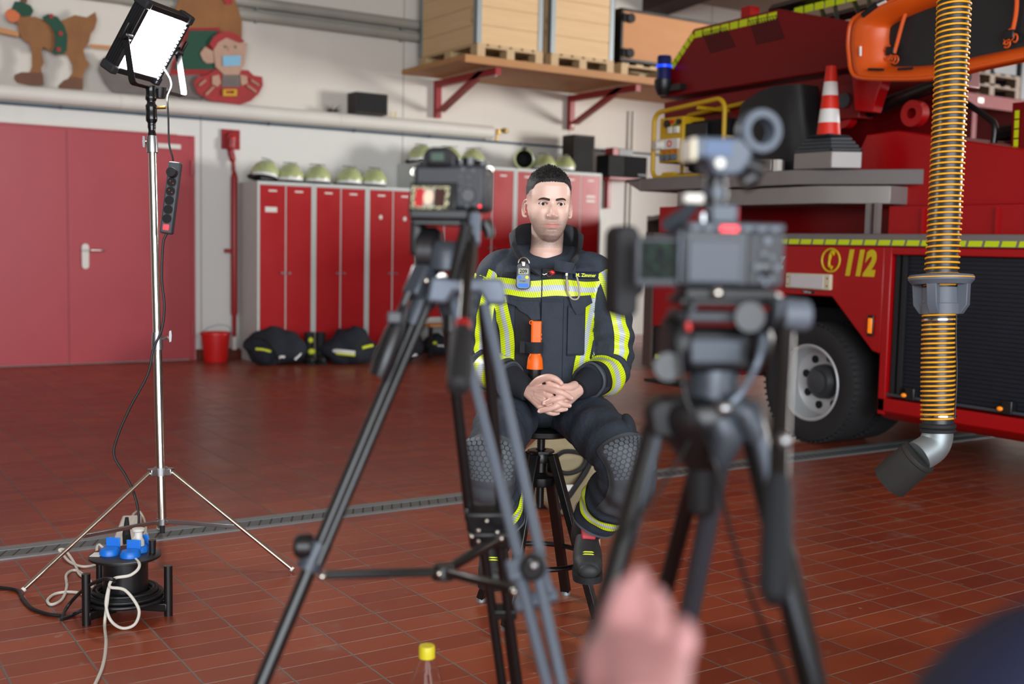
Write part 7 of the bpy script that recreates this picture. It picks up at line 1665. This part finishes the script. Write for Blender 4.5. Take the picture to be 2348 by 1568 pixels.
HB.tube(spline([wr_, lerp(wr_, el_, .5), el_, lerp(el_, sh_, .5), sh_, sh_+lat*.17+Z3*.03], 6), list(np.interp(np.linspace(0, 1, 31), np.linspace(0, 1, 6), [.028, .040, .045, .052, .060, .07])), 20)
nk = sh_+lat*.20+Z3*.09; hp2 = V3(nk[0], nk[1], .42)-fwd*.02
HB.tube(spline([hp2, lerp(hp2, nk, .45), lerp(hp2, nk, .85), nk, nk+Z3*.10+fwd*.01], 6), list(np.interp(np.linspace(0, 1, 25), [0, .3, .75, .88, 1], [.13, .12, .14, .06, .056])), 28)
hd_ = nk+Z3*.20+fwd*.035
def hfn(q_): q_ = q_.copy(); return q_
HB.ball(hd_, (.076, .096, .118), 32, 22, R=np.array([lat, fwd, Z3]))
HB.ball(hd_+fwd*.094-Z3*.018, (.012, .018, .02), 12, 10, R=np.array([lat, fwd, Z3])); HB.ball(hd_+fwd*.055-Z3*.088, (.038, .035, .035), 16, 10, R=np.array([lat, fwd, Z3]))
for s_ in (-1, 1): HB.ball(hd_+lat*s_*.078-Z3*.005-fwd*.01, (.008, .018, .030), 12, 10, R=np.array([lat, fwd, Z3]))
rs_ = sh_+lat*.40; re_ = rs_+lat*.06-Z3*.30+fwd*.02; rw_ = re_+fwd*.22-lat*.10-Z3*.06
HB.tube(spline([nk-Z3*.06, rs_, lerp(rs_, re_, .5), re_, lerp(re_, rw_, .5), rw_], 6), list(np.interp(np.linspace(0, 1, 31), np.linspace(0, 1, 6), [.07, .06, .05, .045, .038, .028])), 20)
for i in range(4): fing([rw_+lat*(i-1.5)*.018, rw_+fwd*.07+lat*(i-1.5)*.02-Z3*.01, rw_+fwd*.12+lat*(i-1.5)*.02-Z3*.04], [.014, .010, .007])
fing([rw_-lat*.03, rw_-lat*.05+fwd*.05-Z3*.005, rw_-lat*.05+fwd*.08-Z3*.015], [.014, .011, .008])
for s_ in (-1, 1):
    a_ = hp2+lat*s_*.09; k_ = V3(a_[0], a_[1], .075)+fwd*.08; t_ = V3(a_[0], a_[1], .06)-fwd*.34; HB.tube(spline([a_, lerp(a_, k_, .6), k_+Z3*.02, k_-fwd*.06, lerp(k_, t_, .6), t_], 5), list(np.interp(np.linspace(0, 1, 26), np.linspace(0, 1, 6), [.10, .078, .066, .062, .052, .04])), 18)
tmp = HB.build('raw', M('rosy skin', 'ab7978', .5, var=.1, vs=20), IV, True, smooth=0); md = tmp.modifiers.new('r', 'REMESH'); md.mode = 'VOXEL'; md.voxel_size = .0034
sm = tmp.modifiers.new('s', 'SMOOTH'); sm.factor = .5; sm.iterations = 3
me = bpy.data.meshes.new_from_object(tmp.evaluated_get(bpy.context.evaluated_depsgraph_get())); _tm = tmp.data; bpy.data.objects.remove(tmp); bpy.data.meshes.remove(_tm)
ib = bpy.data.objects.new('body', me); me.name = 'body'; COL.objects.link(ib); ib.parent = IV; me.shade_smooth()
co = np.empty(len(me.vertices)*3); me.vertices.foreach_get('co', co); pa = np.zeros_like(co).reshape(-1, 3); pa[:, 2] = .55; at_ = me.attributes.new('paint', 'FLOAT_VECTOR', 'POINT'); at_.data.foreach_set('vector', pa.ravel())
I3 = lambda n, mb, mt, **k: mb.build(n, mt, IV, True, **k)
m = MB(); m.tube(spline([lerp(wr_, el_, .22), lerp(wr_, el_, .6), el_, lerp(el_, sh_, .5), sh_-lat*.01+Z3*.005, sh_+lat*.15+Z3*.035], 6), list(np.interp(np.linspace(0, 1, 31), np.linspace(0, 1, 6), [.050, .056, .062, .072, .085, .085])), 28)
m.tube(spline([nk-Z3*.06, rs_+Z3*.0, lerp(rs_, re_, .5), re_, lerp(re_, rw_, .5), lerp(re_, rw_, .85)], 6), list(np.interp(np.linspace(0, 1, 31), np.linspace(0, 1, 6), [.085, .082, .068, .060, .052, .042])), 28)
m.tube(spline([hp2-Z3*.06, lerp(hp2, nk, .3), lerp(hp2, nk, .7), lerp(hp2, nk, .9), nk+Z3*.01], 6), list(np.interp(np.linspace(0, 1, 25), [0, .3, .7, .92, 1], [.17, .165, .175, .11, .075])), 36)
I3('pullover', m, 'navy shirt', smooth=70)
m = MB(); m.ball(hp2-Z3*.0, (.18, .16, .11), 28, 16, R=np.array([lat, fwd, Z3]))
for s_ in (-1, 1):
    a_ = hp2+lat*s_*.09; k_ = V3(a_[0], a_[1], .085)+fwd*.08; t_ = V3(a_[0], a_[1], .075)-fwd*.28; m.tube(spline([a_, lerp(a_, k_, .6), k_+Z3*.02, k_-fwd*.06, lerp(k_, t_, .6), t_], 5), list(np.interp(np.linspace(0, 1, 26), np.linspace(0, 1, 6), [.115, .095, .082, .075, .062, .055])), 24)
I3('trousers', m, 'black rubber', smooth=70)
I3('hair', MB().ball(hd_+Z3*.018-fwd*.016, (.083, .098, .115), 32, 22, R=np.array([lat, fwd, Z3]), fn=lambda q_: q_ if q_[1] < .05 or q_[2] > .06 else q_*.9), 'hair')
for s_ in (-1, 1):
    e_ = MB().ball(hd_+fwd*.083+lat*s_*.03+Z3*.004, .011, 14, 10).build('eye', 'eye white', IV, True); MB().ball(hd_+fwd*.0925+lat*s_*.03+Z3*.004, .005, 10, 8).build('iris', 'iris', e_, True)
    I3('shoe', MB().ball(V3(*(hp2+lat*s_*.09)[:2], .05)-fwd*.40, (.045, .08, .05), 16, 10, R=np.array([lat, fwd, Z3])), 'black rubber')
